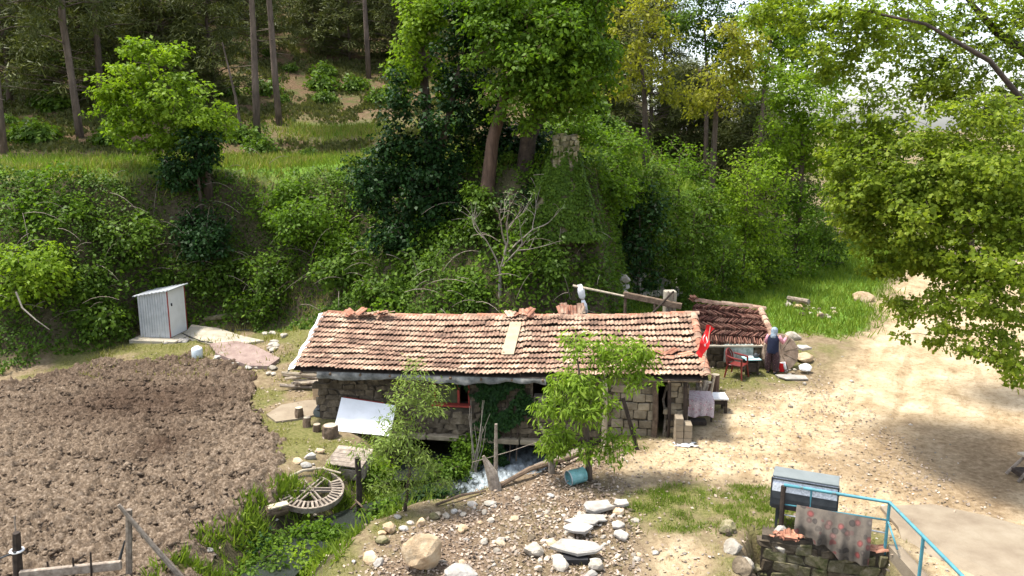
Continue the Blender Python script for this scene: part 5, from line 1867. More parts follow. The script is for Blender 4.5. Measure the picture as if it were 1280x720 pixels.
# big boulder and stones on the stream bank
rock(526, 712, (.78, .6, .78), 'large tan boulder with a flat sunlit top at the bottom of the photo', 'stone_warm', 3, (.1, -.25, .3), 'boulder', 'boulder', sink=.12)
rock(575, 722, (.7, .5, .3), 'flat cream boulder beside the large tan boulder', 'stone_pale', 1, (0, 0, .2), 'boulder', 'boulder')
rock(463, 702, (.34, .3, .26), 'round tan stone at the stream edge below the brown stones', 'stone_warm', 2)
rock(487, 665, (.32, .28, .3), 'reddish brown stone upright at the stream edge', 'stone_warm', 4)
rock(478, 680, (.3, .26, .2), 'yellowish stone against the reddish brown one', 'stone_moss', 5)
rock(526, 657, (.22, .2, .22), 'small rusty stone in the row along the stream edge', 'stone_warm', 0)
rock(543, 650, (.26, .2, .2), 'brown stone at the far end of the stream edge row', 'stone_moss', 1)
rock(590, 632, (.26, .18, .12), 'flat cream stone between stump and stream', 'stone_pale', 2)
rock(612, 633, (.3, .2, .14), 'grey stone leaning at the foot of the broken stump', 'rock', 3)
rock(558, 648, (.2, .18, .16), 'small dark stone below the end of the stream edge row', 'rock', 4)
rsR = random.Random(19)
for k in range(34):
    u, v = rsR.choice([(rsR.uniform(440, 640), rsR.uniform(672, 716)), (rsR.uniform(560, 720), rsR.uniform(610, 690)), (rsR.uniform(475, 620), rsR.uniform(640, 690))])
    s = rsR.uniform(.1, .2)
    rock(u, v, (s * 1.3, s, s * .7), 'loose fist-sized stone lying among others on the stream bank', rsR.choice(['rock', 'stone_pale', 'stone_warm']), rsR.randrange(6), (0, 0, rsR.random() * 6), group='loose stones on the stream bank')


# slab-covered culvert
def slab_mesh(mat, k):
    key = ('slab', mat, k)
    if key not in _meshc:
        rs = random.Random(500 + k)
        n = 9
        b = MB()
        ang = sorted(2 * PI * (i + rs.uniform(-.32, .32)) / n for i in range(n))
        for (sc, z) in ((.9, .5), (1, .3), (.97, -.35), (.85, -.5)):
            for i, a in enumerate(ang):
                r = .5 / max(abs(math.cos(a)), abs(math.sin(a))) ** .55 * (1 + .13 * math.sin(i * 2.7 + k))
                b.v.append((sc * r * math.cos(a), sc * r * math.sin(a), z + rs.uniform(-.1, .1) + .1 * math.sin(i + k)))
        for j in range(3):
            for i in range(n): b.f.append((j * n + i, (j + 1) * n + i, (j + 1) * n + (i + 1) % n, j * n + (i + 1) % n))
        b.v.append((0, 0, .5)); c = len(b.v) - 1
        for i in range(n): b.f.append((i, (i + 1) % n, c))
        b.f.append(tuple(4 * n - 1 - i for i in range(n)))
        me = bpy.data.meshes.new('slab'); me.from_pydata(b.v, [], b.f); me.materials.append(M[mat])
        _meshc[key] = me
    return _meshc[key]


def flat(u, v, L, W, T, rz, label, mat='stone_pale', k=0, tilt=(0, 0), lift=.0, name='flat_stone'):
    p = G(u, v)
    o = piece(name, slab_mesh(mat, k), mat4((p.x, p.y, p.z + T / 2 + lift), (tilt[0] + .06, tilt[1], rz), (L * .88, W * .9, T * .75)), None)
    return tag(o, label, 'stone')


flat(720, 697, 1.0, .5, .12, -.18, 'big white slab bridging the dark culvert mouth', k=1, lift=.13)
flat(722, 671, .62, .38, .11, .05, 'pale oval slab just above the culvert bridge', k=2, lift=.12)
flat(728, 661, .75, .34, .08, .1, 'thin pale slab in the middle of the row of slabs', k=3, lift=.08)
flat(738, 654, .72, .3, .07, .0, 'long narrow slab near the upper end of the row of slabs', k=4, lift=.05)
flat(748, 641, .72, .42, .12, .25, 'white wedge-shaped slab topmost in the row of slabs', k=5, lift=.06)
flat(776, 633, .35, .26, .1, .1, 'small slab beside the topmost wedge-shaped slab', k=6, lift=.02)
flat(772, 661, .3, .25, .08, .5, 'square pale slab lying right of the row among rubble', k=0, lift=.02)
flat(776, 674, .32, .3, .1, .2, 'tilted pale stone at the rubble edge below the square slab', k=2, tilt=(.2, .2), lift=.02)
flat(745, 710, .28, .2, .1, -.6, 'small pale slab leaning at the culvert mouth', k=3, tilt=(.5, 0), lift=.03)
rock(668, 695, (.46, .34, .32), 'grey boulder on the bank side of the culvert', 'rock', 4, (0, 0, .4), 'boulder', 'boulder')
rock(773, 645, (.26, .24, .22), 'yellowish round stone next to the topmost slab', 'stone_warm', 5)
rock(690, 682, (.28, .24, .2), 'tan stone touching the big white slab', 'stone_warm', 1)
rock(698, 702, (.34, .26, .16), 'flat striped stone below the big white slab', 'rock', 2)
rock(738, 724, (.3, .24, .22), 'cream stone in front of the culvert mouth', 'stone_pale', 0)
for k in range(64):
    u = rsR.uniform(655, 800); v = rsR.uniform(636, 716)
    if 700 < u < 750 and v > 690: continue
    s = rsR.uniform(.08, .19)
    rock(u, v, (s * 1.3, s, s * .7), 'small angular rubble stone lying among others round the slabs', rsR.choice(['rock', 'stone', 'stone_warm', 'rock']), rsR.randrange(6), (rsR.random(), 0, rsR.random() * 6), group='rubble round the slabs', sink=.45)
rock(700, 712, (.34, .3, .26), 'stone carrying one end of the big white slab', 'rock', 2, sink=.15)
rock(745, 713, (.3, .3, .26), 'stone carrying the other end of the big white slab', 'rock', 5, sink=.15)
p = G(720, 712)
b = MB(); b.box((p.x, p.y + .42, p.z - .04), (.46, .62, .3)); tag(b.build('culvert_mouth_shade', M['rubber']), 'black block painted as the shade in the culvert opening under the big white slab', 'culvert')  # solid black box stands in for the shade inside the culvert


# ------------------------------------------------------------------ posts, poles and planks
def pole(name, label, cat, pts, rad, mat, seed=1, n=7, group=None):
    b = MB(); b.tube(pts, rad, n, seed=seed)
    return tag(b.build(name, M[mat]), label, cat, group)


p = G(448, 655)
ps = thing('fence_post', 'dark upright post beside the water wheel with a wire brace', 'post', tuple(p))
b = MB(); b.tube([p - Vector((0, 0, .2)), V(449, 612, p.y), V(447, 572, p.y)], [.075, .07, .065], 7, seed=3); b.build('post', M['wood_dark'], ps)
b = MB(); b.tube([V(444, 625, p.y - .05), V(475, 655, p.y - .4), V(492, 672, p.y - .6)], .022, 6); b.build('brace', M['wood_brown'], ps)
b = MB(); b.tube([V(446, 628, p.y + .05), V(425, 650, p.y), V(405, 675, p.y - .1)], .02, 6); b.build('brace', M['wood_brown'], ps)
p = G(690, 592)
pole('forked_post', 'pale leaning post with a forked top before the dark opening', 'post', [p - Vector((0, 0, .15)), V(688, 565, p.y), V(684, 548, p.y), V(674, 531, p.y)], [.075, .065, .055, .035], 'wood_grey', 5)
p = G(619, 605)
pole('stick_post', 'thin straight stick standing in front of the ivy', 'post', [p - Vector((0, 0, .2)), V(620, 570, p.y), V(620, 530, p.y)], [.05, .042, .035], 'wood_grey', 6)
p = G(622, 612)
pole('broken_stump', 'splintered broken stump leaning by the foaming water', 'stump', [p - Vector((0, 0, .2)), p + Vector((-.12, 0, .35)), V(604, 570, p.y)], [.15, .13, .03], 'wood_grey', 7)
p = G(799, 563)
pole('leaning_post', 'dark leaning post beside the fruit tree', 'post', [p - Vector((0, 0, .2)), V(788, 530, p.y + .05), V(778, 497, p.y + .1)], [.06, .055, .05], 'wood_dark', 8)
p = G(760, 578)
pole('garden_cane', 'thin tall cane beside the fruit tree', 'cane', [p, V(757, 520, p.y), V(755, 450, p.y)], [.014, .013, .01], 'wood_pale', 9)
p = G(830, 545)
pole('prop_stick', 'crooked pale stick leaning on the doorway post', 'stick', [p, V(832, 520, p.y + .15), V(829, 500, p.y + .25), V(834, 480, p.y + .35)], [.04, .035, .035, .028], 'wood_grey', 10)
p = V(757, 478, 18.6)
pole('white_topped_post', 'short post with a pale top showing behind the fruit tree crown', 'post', [G(757, 560) + Vector((0, .3, -.1)), p + Vector((0, 0, -.3)), p + Vector((0, 0, .1))], [.07, .065, .06], 'wood_pale', 11)
a, c = G(620, 612), G(735, 570)
pole('fallen_log', 'long fallen pole lying on the gully edge', 'log', [a + Vector((0, 0, .05)), a.lerp(c, .35) + Vector((0, 0, .2)), a.lerp(c, .7) + Vector((0, 0, .12)), c + Vector((0, 0, .1))], [.05, .06, .05, .045], 'wood_brown', 12)
a, c = G(700, 562), G(780, 577)
pole('pale_pole', 'pale thin pole lying across the ground behind the fruit tree', 'pole', [a + Vector((0, 0, .05)), a.lerp(c, .5) + Vector((0, 0, .07)), c + Vector((0, 0, .04))], [.04, .045, .035], 'wood_pale', 13)
a, c = G(672, 592), G(730, 568)
b = MB(); d = (c - a); b.box(a.lerp(c, .5) + Vector((0, 0, .16)), (d.length, .22, .07), d.to_track_quat('X', 'Z'), .01)
tag(b.build('plank', M['wood_grey']), 'wide grey plank lying on the gully edge beside the forked post', 'plank')
a, c = G(545, 634), G(607, 618)
pole('branch', 'dark fallen branch along the stream edge', 'branch', [a + Vector((0, 0, .05)), a.lerp(c, .5) + Vector((0, 0, .1)), c + Vector((0, 0, .05))], [.03, .035, .02], 'wood_brown', 14)
a, c = V(590, 578, 18.6), V(690, 546, 18.0)
pole('guy_wire', 'taut grey wire strung across the dark openings', 'wire', [a, a.lerp(c, .5) - Vector((0, 0, .03)), c], [.009, .009, .009], 'wood_grey', None, 5)


# tin can lying under the fruit tree
def tin():
    p = G(716, 606)
    t = thing('tin_bucket', 'rusty turquoise tin bucket lying open on its side', 'bucket', tuple(p))
    ax = Vector((-.86, -.42, -.06)).normalized(); c = p + Vector((.08, .05, .17))
    n = 16
    x = ax.cross(Vector((0, 0, 1))).normalized(); y = x.cross(ax)
    b = MB()
    for (q, r) in ((.2, .17), (-.2, .165), (-.2, .15), (.19, .155)):
        for k in range(n):
            a = 2 * PI * k / n
            b.v.append(tuple(c + ax * q + x * r * math.cos(a) + y * r * math.sin(a)))
    for j in range(3):
        for k in range(n): b.f.append((j * n + k, j * n + (k + 1) % n, (j + 1) * n + (k + 1) % n, (j + 1) * n + k))
    b.f.append(tuple(range(n, 2 * n)))
    b.build('can', M['rust_turq'], t, False)
    b = MB()
    pts = [c + ax * .2 + x * .17 * math.cos(2 * PI * k / n) + y * .17 * math.sin(2 * PI * k / n) for k in range(n + 1)]
    b.tube(pts, .01, 5, False); b.build('rim', M['galv'], t)


M['rust_turq'] = surf('rust_turq', [(.3, (.2, .1, .05)), (.45, (.12, .3, .3)), (.7, (.25, .45, .45))], 6, .6, .2, 30, var=0)
tin()


# ------------------------------------------------------------------ water wheel lying on the bank
def wheel():
    c = G(388, 622)
    q3 = [Vector((c.x + dx, c.y + dy, hz(c.x + dx, c.y + dy))) for dx, dy in ((-.65, 0), (.55, 0), (0, -.6), (0, .6))]
    nrm0 = (q3[1] - q3[0]).cross(q3[3] - q3[2]).normalized()
    c.z = max(c.z, sum(q.z for q in q3) / 4) + .2
    t = thing('waterwheel', 'old wooden water wheel lying flat in the grass', 'waterwheel', tuple(c))
    nrm = (nrm0 * .3 + Vector((0, -.06, 1))).normalized()
    c.z += .5 * max(hz(c.x + .7 * math.cos(k), c.y + .7 * math.sin(k)) - c.z for k in range(7)) - .2
    x = Vector((1, 0, 0)); x = (x - nrm * x.dot(nrm)).normalized(); y = nrm.cross(x)
    Ro, Ri = .74, .5
    P = lambda a, r, h=0: c + (x * math.cos(a) + y * math.sin(a)) * r + nrm * h
    def ring(r0, r1, h0, h1, name, a0=0, a1=2 * PI):
        b = MB(); n = 48
        for k in range(n + 1):
            a = a0 + (a1 - a0) * k / n
            for (r, h) in ((r0, h0), (r1, h0), (r1, h1), (r0, h1)): b.v.append(tuple(P(a, r, h)))
        for k in range(n):
            for q in range(4):
                b.f.append((4 * k + q, 4 * k + (q + 1) % 4, 4 * k + 4 + (q + 1) % 4, 4 * k + 4 + q))
        b.build(name, M['wood_grey'], t)
    ring(Ro - .025, Ro + .02, -.05, .08, 'rim')
    ring(Ri - .02, Ri + .015, -.05, .07, 'rim', -2.9, 2.4)
    sl = MB(); sl.box((0, 0, 0), (Ro - Ri + .02, .045, .15))
    me = bpy.data.meshes.new('slat'); me.from_pydata(sl.v, [], sl.f); me.materials.append(M['wood_grey'])
    for k in range(40):
        a = 2 * PI * k / 40
        if .7 < a < 1.5: continue
        rd = x * math.cos(a) + y * math.sin(a); tg = nrm.cross(rd)
        piece('slat', me, frame(rd, tg, nrm, P(a, (Ro + Ri) / 2 , .01)), t)
    for a in (.15, 1.2, 2.25):
        b = MB()
        d = (x * math.cos(a) + y * math.sin(a)); tg = nrm.cross(d)
        for s in (-1, 1):
            b.box(c + tg * .05 * s + nrm * .03, (Ri * 2.05, .035, .05), Matrix((d, tg, nrm)).transposed())
        b.build('spoke', M['wood_grey'], t)
    b = MB(); b.tube([P(2.9, Ro * .95, .1), P(2.1, .55, .2), P(1.4, .62, .22), P(.75, .8, .18)], [.03, .028, .026, .02], 6, seed=3); b.build('hoop', M['wood_pale'], t)


wheel()
p = G(347, 648)
lg = thing('log_piece', 'short sawn log with a white end beside the water wheel', 'log', tuple(p))
b = MB(); b.tube([p + Vector((-.2, -.12, .13)), p + Vector((.2, .1, .15))], [.14, .13], 12, seed=4); b.build('bark', M['wood_brown'], lg)
b = MB(); b.box(p + Vector((.03, -.02, .27)), (.42, .2, .03), (0, -.05, .45)); b.build('white_top', M['wood_pale'], lg)


def crate():
    p = G(438, 590)
    t = thing('wooden_crate', 'weathered plank box with a slanting lid on the stream bank', 'crate', tuple(p))
    rz = R(-16); Rm = Matrix.Rotation(rz, 3, 'Z') @ Matrix.Rotation(.25, 3, 'X')
    for k in range(5):
        b = MB(); b.box(p + Vector((0, .1, .2)) + Rm @ Vector((0, (k - 2) * .15, .16)), (.95, .14, .03), Rm); b.build('plank', M['wood_grey'], t)
    for s in (-1, 1):
        b = MB(); b.box(p + Vector((0, .1, .12)) + Rm @ Vector((s * .42, 0, 0)), (.04, .68, .3), Rm); b.build('side', M['wood_grey'], t)
    b = MB(); b.box(p + Vector((0, .1, .12)) + Rm @ Vector((0, -.34, 0)), (.8, .03, .3), Rm); b.build('front', M['wood_grey'], t)


crate()
a, c = G(388, 590), V(436, 562, 18.8)
pole('grey_pole', 'grey pole propped on the plank box', 'pole', [a + Vector((0, 0, .03)), a.lerp(c, .5), c], [.04, .04, .035], 'wood_grey', 15)
for k, (u, v, s) in enumerate(((388, 573, .26), (383, 585, .24), (372, 578, .22), (400, 566, .2))):
    rock(u, v, (s * 1.3, s, s * .7), ['pale stone at the end of the grey propped pole', 'second pale stone from the end of the grey propped pole', 'tan stone just off the row beside the tilled soil', 'small tan stone between the stump and the plank box'][k], 'stone_pale' if k < 2 else 'stone_warm', k)

# stumps by the pad and the white board
for k, (u, v, r, h, lab) in enumerate(((413, 546, .19, .3, 'wide sawn stump with a cracked top beside the white board'), (374, 524, .11, .3, 'short sawn post at the edge of the pale pad'), (384, 534, .1, .26, 'lower sawn post in front of its neighbour at the pad'), (396, 540, .1, .18, 'small tilted log touching the wide sawn stump'))):
    p = G(u, v)
    t = thing('tree_stump', lab, 'stump', tuple(p))
    b = MB(); b.tube([p - Vector((0, 0, .1)), p + Vector((0, 0, h * .5)), p + Vector((.01, 0, h))], [r * 1.1, r, r * .97], 12, seed=k); b.build('bark', M['wood_brown'], t)
    b = MB(); b.tube([p + Vector((.01, 0, h + .002)), p + Vector((.01, 0, h + .012))], r * .9, 12); b.build('cut_face', M['wood_pale'], t)


def board():
    b0, b1 = U(417, 539, -.02), U(488, 545, -.05)
    b0.z = hz(b0.x, b0.y) + .02; b1.z = max(hz(b1.x, b1.y) + .02, -.06)
    t0, t1 = V(427, 497, 20.3), V(495, 507, 20.1)
    t = thing('white_board', 'large white sheet board leaning against the house wall', 'board', tuple(b0))
    n = (b1 - b0).cross(t0 - b0).normalized()
    b = MB()
    q = [b0, b1, t1, t0]
    b.add([v + n * .015 for v in q] + [v - n * .015 for v in q], [(0, 1, 2, 3), (7, 6, 5, 4), (0, 4, 5, 1), (1, 5, 6, 2), (2, 6, 7, 3), (3, 7, 4, 0)])
    b.build('panel', M['white_paint'], t)
    b = MB(); b.box(t0.lerp(t1, .4) - n * .035 + Vector((0, 0, .02)), ((t1 - t0).length * .75, .03, .05), (t1 - t0).to_track_quat('X', 'Z')); b.build('back_batten', M['red_paint'], t)


board()
p = G(400, 520)
t = thing('black_bucket', 'black crumpled bucket beside the white board', 'bucket', tuple(p))
b = MB(); b.tube([p + Vector((.02, -.15, .1)), p + Vector((.1, .1, .22)), p + Vector((.16, .22, .32))], [.17, .15, .12], 10, seed=2); b.build('body', M['rubber'], t)
b = MB(); b.tube([p + Vector((.015, -.16, .098)), p + Vector((.02, -.14, .105))], .175, 12); b.build('rim', M['tank_grey'], t)
for k in range(2):
    a = G(404 + 6 * k, 522)
    pole('tool_handle', ['long tool handle leaning on the wall corner above the black bucket', 'second tool handle leaning beside the first at the wall corner'][k], 'handle', [a, V(418 + 6 * k, 485, a.y + .5)], [.02, .018], 'wood_dark', 2)
p = G(395, 502)
b = MB(); b.box(p + Vector((.15, .1, .2)), (.42, .35, .5), (0, 0, wang), .02); tag(b.build('stone_block', M['stone_warm']), 'brown squared stone block at the left corner of the house', 'stone block')

# firewood heap behind the left gable
rsW = random.Random(12)
for k in range(13):
    u, v = rsW.uniform(372, 402), rsW.uniform(398, 414)
    c = V(u, v, 23.2 + rsW.uniform(-.3, .4))
    gz_ = hz(c.x, c.y)
    a = rsW.gauss(0.1, .5); L = rsW.uniform(.4, .8)
    d = Vector((math.cos(a), math.sin(a) * .6, rsW.uniform(-.15, .15)))
    c.z = gz_ + .08 + .09 * (k // 3)
    pole('firewood_log', 'grey weathered branch in the firewood heap behind the house end', 'log', [c - d * L, c, c + d * L], [.05, .055, .04], 'wood_grey' if k % 3 else 'wood_pale', k, 6, 'firewood heap by the house')


# ------------------------------------------------------------------ yard furniture at the right end of the house
def yard_table():
    p = G(876, 527)
    t = thing('cloth_table', 'table under a pink flowered cloth at the house end', 'table', tuple(p))
    z = .62; w, d = .62, .75
    c = p + Vector((0, .25, 0))
    b = MB(); b.box(c + Vector((0, 0, z)), (w, d, .04), (0, 0, -.12)); b.build('table_top', M['wood_brown'], t)
    for sx in (-1, 1):
        for sy in (-1, 1):
            b = MB(); b.box(c + Vector((sx * (w / 2 - .05), sy * (d / 2 - .05), z / 2)), (.05, .05, z - .04)); b.build('leg', M['wood_dark'], t)
    b = MB()
    n = 22
    for k in range(n + 1):
        f = k / n
        x = -w / 2 - .03 + (w + .06) * f
        wv = .025 * math.sin(f * 19)
        for (yy, zz) in ((d / 2, z + .03), (-d / 2 - .02, z + .03), (-d / 2 - .05 + wv * .5, z - .18), (-d / 2 - .06 + wv, z - .42 - .03 * math.sin(f * 7))):
            b.v.append(tuple(c + Matrix.Rotation(-.12, 3, 'Z') @ Vector((x, yy, zz))))
    for k in range(n):
        for q in range(3):
            b.f.append((4 * k + q, 4 * k + 4 + q, 4 * k + 5 + q, 4 * k + 1 + q))
    o = b.build('tablecloth', M['pink_cloth'], None, True)
    tag(o, 'pink and white flowered cloth draped over the house-end table', 'tablecloth')


yard_table()


def bench(p, rz, w, d, h, label, topmat, legmat, name='bench'):
    t = thing(name, label, 'bench', tuple(p))
    Rm = Matrix.Rotation(rz, 3, 'Z')
    b = MB(); b.box(p + Vector((0, 0, h)), (w, d, .05), Rm, .01); b.build('bench_top', M[topmat], t)
    for sx in (-1, 1):
        for sy in (-1, 1):
            b = MB(); b.box(p + Rm @ Vector((sx * (w / 2 - .06), sy * (d / 2 - .06), (h - .025) / 2)), (.07, .07, h - .025), Rm); b.build('leg', M[legmat], t)
        b = MB(); b.box(p + Rm @ Vector((sx * (w / 2 - .06), 0, h * .45)), (.05, d - .2, .06), Rm); b.build('stretcher', M[legmat], t)
    b = MB(); b.box(p + Rm @ Vector((0, -d / 2 + .06, h * .72)), (w - .2, .05, .09), Rm); b.build('apron', M[legmat], t)
    return t


bench(G(896, 516) + Vector((0, .15, 0)), -.05, .58, .55, .42, 'white-topped wooden bench next to the cloth-covered table', 'white_paint', 'wood_dark')
p = G(868, 531)
b = MB(); b.box(p + Vector((0, .05, .07)), (.62, .3, .1), (0, 0, -.1), .01); tag(b.build('dark_plank', M['wood_dark']), 'black timber block on the ground under the cloth-covered table', 'timber')
for k, (u, v, h) in enumerate(((889, 503, .42), (898, 497, .5))):
    p = G(u, v) + Vector((0, .45, 0)); p.z = hz(p.x, p.y)
    t = thing('upright_log', ['short upright chopping log just behind the white-topped bench', 'taller upright chopping log behind the white-topped bench'][k], 'log', tuple(p))
    b = MB(); b.tube([p - Vector((0, 0, .1)), p + Vector((0, 0, h / 2)), p + Vector((0, 0, h))], [.14, .13, .13], 12, seed=k); b.build('bark', M['bark_red'], t)
    b = MB(); b.tube([p + Vector((0, 0, h + .002)), p + Vector((0, 0, h + .012))], .118, 12); b.build('cut_face', M['wood_pale'], t)
for k in range(10):
    a = wp(WLEN + .25 + rsW.uniform(0, .45), 0, -1.5 - rsW.uniform(0, 1.0)); a.z = hz(a.x, a.y)
    e = a + Vector((rsW.uniform(-.35, .3), rsW.uniform(-.2, .3), rsW.uniform(.7, 1.25)))
    pole('leaning_branch', 'grey crooked branch stacked against the house gable', 'branch', [a, a.lerp(e, .5) + Vector((rsW.uniform(-.08, .08), 0, 0)), e], [.05, .045, .03], 'wood_grey' if k % 3 else 'wood_pale', k + 30, 6, 'branches stacked at the gable')


def block_stack():
    p = wp(9.66, 0, .3); p.z = hz(p.x, p.y)
    n = 0
    m = MB(); m.box((0, 0, 0), (.2, .36, .17), None, .012)
    me = bpy.data.meshes.new('concrete_block'); me.from_pydata(m.v, [], m.f); me.materials.append(M['concrete'])
    names = ['lowest', 'second lowest', 'third', 'topmost']
    for c, cnt in ((0, 4), (1, 3)):
        for k in range(cnt):
            o = piece('concrete_block', me, mat4((p.x - .12 + c * .22, p.y - .05, p.z + .085 + .172 * k), (0, 0, rsW.uniform(-.08, .08) - .1)), None)
            tag(o, '%s grey block in the %s column of the stack by the doorway' % (names[k] if k < cnt - 1 else 'topmost', 'taller' if c == 0 else 'shorter'), 'block', 'grey blocks stacked by the doorway')


block_stack()


def crumple(u, v, w, d, label, seed, mat='white_cloth', h=.07):
    p = G(u, v)
    rs = np.random.RandomState(seed)
    b = MB(); n = 12
    for j in range(n + 1):
        for i in range(n + 1):
            x, y = (i / n - .5), (j / n - .5)
            q = (p.x + x * w * (1 + .25 * math.sin(y * 9)), p.y + y * d * (1 + .2 * math.sin(x * 7 + 1)))
            b.v.append((q[0], q[1], hz(*q) + .015 + h * abs(float(fbm(np.array(x * 5 + seed), np.array(y * 5), 1, 3)) - .45) * 2))
    for j in range(n):
        for i in range(n): b.f.append((j * (n + 1) + i, j * (n + 1) + i + 1, (j + 1) * (n + 1) + i + 1, (j + 1) * (n + 1) + i))
    tag(b.build('plastic_sheet', M[mat], None, False), label, 'plastic sheet')


crumple(856, 556, .5, .35, 'crumpled white plastic scrap lying in the yard', 3)


# flag on the gable
def flag():
    f0 = wp(WLEN + .25, .9, -.1)
    base = V(876, 474, 19.2); top = V(888, 408, 19.5)
    t = thing('flag', 'small red flag with white crescent and star on a leaning stick', 'flag', tuple(base))
    b = MB(); b.tube([base - Vector((0, 0, .2)), top], [.014, .011], 6); b.build('stick', M['wood_pale'], t)
    d = (top - base).normalized()
    # hangs slack, down and towards the house
    A = top; Bq = V(874, 446, 19.4); wv = (Bq - A)
    h = Vector((.11, -.06, -.27)) * .95
    n = 14
    b = MB()
    def P(f, g):
        q = A + wv * f * .98 + (Vector((-.1, -.03, .07)) if False else Vector((.17 * (1 - .25 * f), -.05, -.06))) * (g - .5) * (1.2 - .2 * math.sin(f * 5))
        q += Vector((.03 * math.sin(f * 9 + g * 3), .05 * math.sin(f * 8), .02 * math.sin(g * 6)))
        return q
    for i in range(n + 1):
        for j in range(7): b.v.append(tuple(P(i / n, j / 6)))
    for i in range(n):
        for j in range(6): b.f.append((i * 7 + j, i * 7 + j + 1, (i + 1) * 7 + j + 1, (i + 1) * 7 + j))
    cl = b.build('cloth', M['flag_red'], t, True)
    mn = (P(.6, .5) - P(.4, .5)).cross(P(.5, .7) - P(.5, .3)).normalized()
    if mn.y > 0: mn = -mn
    def Q(f, g): return P(f, g) + mn * .008
    b = MB()
    k = 20
    for i in range(k + 1):                        # crescent
        a = .5 + (2 * PI - 1.0) * i / k
        b.v.append(tuple(Q(.42 - .13 * math.cos(a), .5 + .26 * math.sin(a))))
        b.v.append(tuple(Q(.455 - .1 * math.cos(a), .5 + .2 * math.sin(a))))
    for i in range(k): b.f.append((2 * i, 2 * i + 1, 2 * i + 3, 2 * i + 2))
    b.build('crescent', M['white_cloth'], cl)
    b = MB()
    for i in range(10):
        a = 2 * PI * i / 10; r = 1 if i % 2 == 0 else .4
        b.v.append(tuple(Q(.62 + .055 * r * math.cos(a), .5 + .12 * r * math.sin(a))))
    b.f.append(tuple(range(10)))
    b.build('star', M['white_cloth'], cl)


flag()


# ------------------------------------------------------------------ plastic chair, small table
def chair():
    p = G(921, 472)
    t = thing('plastic_chair', 'dark red plastic armchair before the tile shed', 'chair', tuple(p))
    ang = math.atan2(-.62, .78)
    Rm = Matrix.Rotation(ang - PI / 2, 3, 'Z')          # local +Y is the way it faces

    def L(x, y, z): return p + Rm @ Vector((x, y, z))
    m = M['red_plastic']
    b = MB(); b.box(L(0, 0, .42), (.46, .46, .035), Rm, .012); b.build('seat', m, t)
    for sx in (-1, 1):
        b = MB(); b.tube([L(sx * .23, .22, .66), L(sx * .22, .22, .4), L(sx * .27, .27, 0)], [.026, .03, .024], 7); b.build('leg', m, t)
        b = MB(); b.tube([L(sx * .22, -.22, .45), L(sx * .26, -.3, 0)], [.03, .024], 7); b.build('leg', m, t)
        b = MB(); b.tube([L(sx * .235, -.25, .7), L(sx * .28, -.1, .67), L(sx * .27, .12, .655), L(sx * .23, .24, .65)], [.028, .032, .032, .024], 7); b.build('armrest', m, t)
    b = MB()
    arch = []
    for k in range(15):
        a = PI * k / 14
        arch.append(L(-.245 * math.cos(a), -.25 - .1 * math.sin(a), .44 + .43 * math.sin(a) ** .6 if 0 < k < 14 else .44))
    b.tube(arch, .024, 7); b.build('back_frame', m, t)
    b = MB()
    n = 8
    for j in range(n + 1):
        z = .44 + .38 * j / n
        w = .22 * math.sqrt(max(0, 1 - ((j / n) ** 2) * .75))
        for i in range(7):
            x = (i / 6 - .5) * 2 * w
            for dd in (0, .014): b.v.append(tuple(L(x, -.25 - .09 * j / n - .03 * (1 - (x / .25) ** 2) - dd, z)))
    for j in range(n):
        for i in range(6):
            a = (j * 7 + i) * 2; c = a + 14
            b.f += [(a, a + 2, c + 2, c), (a + 1, c + 1, c + 3, a + 3)]
    b.build('backrest', m, t, True)


chair()


def side_table():
    p = G(939, 470)
    t = thing('small_table', 'small turquoise-topped table between the red chair and the millstone', 'table', tuple(p))
    h = .52
    b = MB(); b.box(p + Vector((0, .1, h)), (.5, .42, .035), (0, 0, .1), .01); b.build('table_top', M['turq_plastic'], t)
    for sx in (-1, 1):
        for sy in (-1, 1):
            b = MB(); b.box(p + Vector((sx * .18, .1 + sy * .15, h / 2)), (.05, .05, h - .035), (0, 0, .1)); b.build('leg', M['wood_dark'], t)
    b = MB(); b.box(p + Vector((0, .1, h * .5)), (.36, .3, .3), (0, 0, .1)); b.build('drawer_box', M['wood_dark'], t)
    b = MB(); b.box(p + Vector((-.08, .06, h + .045)), (.22, .16, .05), (0, 0, .2), .01); tag(b.build('tray', M['white_paint']), 'pale blue-white tray on the small turquoise table', 'tray')
    q = p + Vector((.14, .12, h + .018))
    k = thing('kettle', 'dark kettle standing on the small turquoise table', 'kettle', tuple(q))
    b = MB(); b.tube([q, q + Vector((0, 0, .05)), q + Vector((0, 0, .12)), q + Vector((0, 0, .15))], [.07, .085, .06, .03], 12); b.build('pot', M['dark_metal'], k, True)
    b = MB(); b.tube([q + Vector((.06, 0, .06)), q + Vector((.13, 0, .12))], [.02, .012], 7); b.build('spout', M['dark_metal'], k)
    b = MB(); b.tube([q + Vector((-.06, 0, .1)), q + Vector((0, 0, .22)), q + Vector((.05, 0, .1))], .008, 6); b.build('handle', M['dark_metal'], k)


side_table()


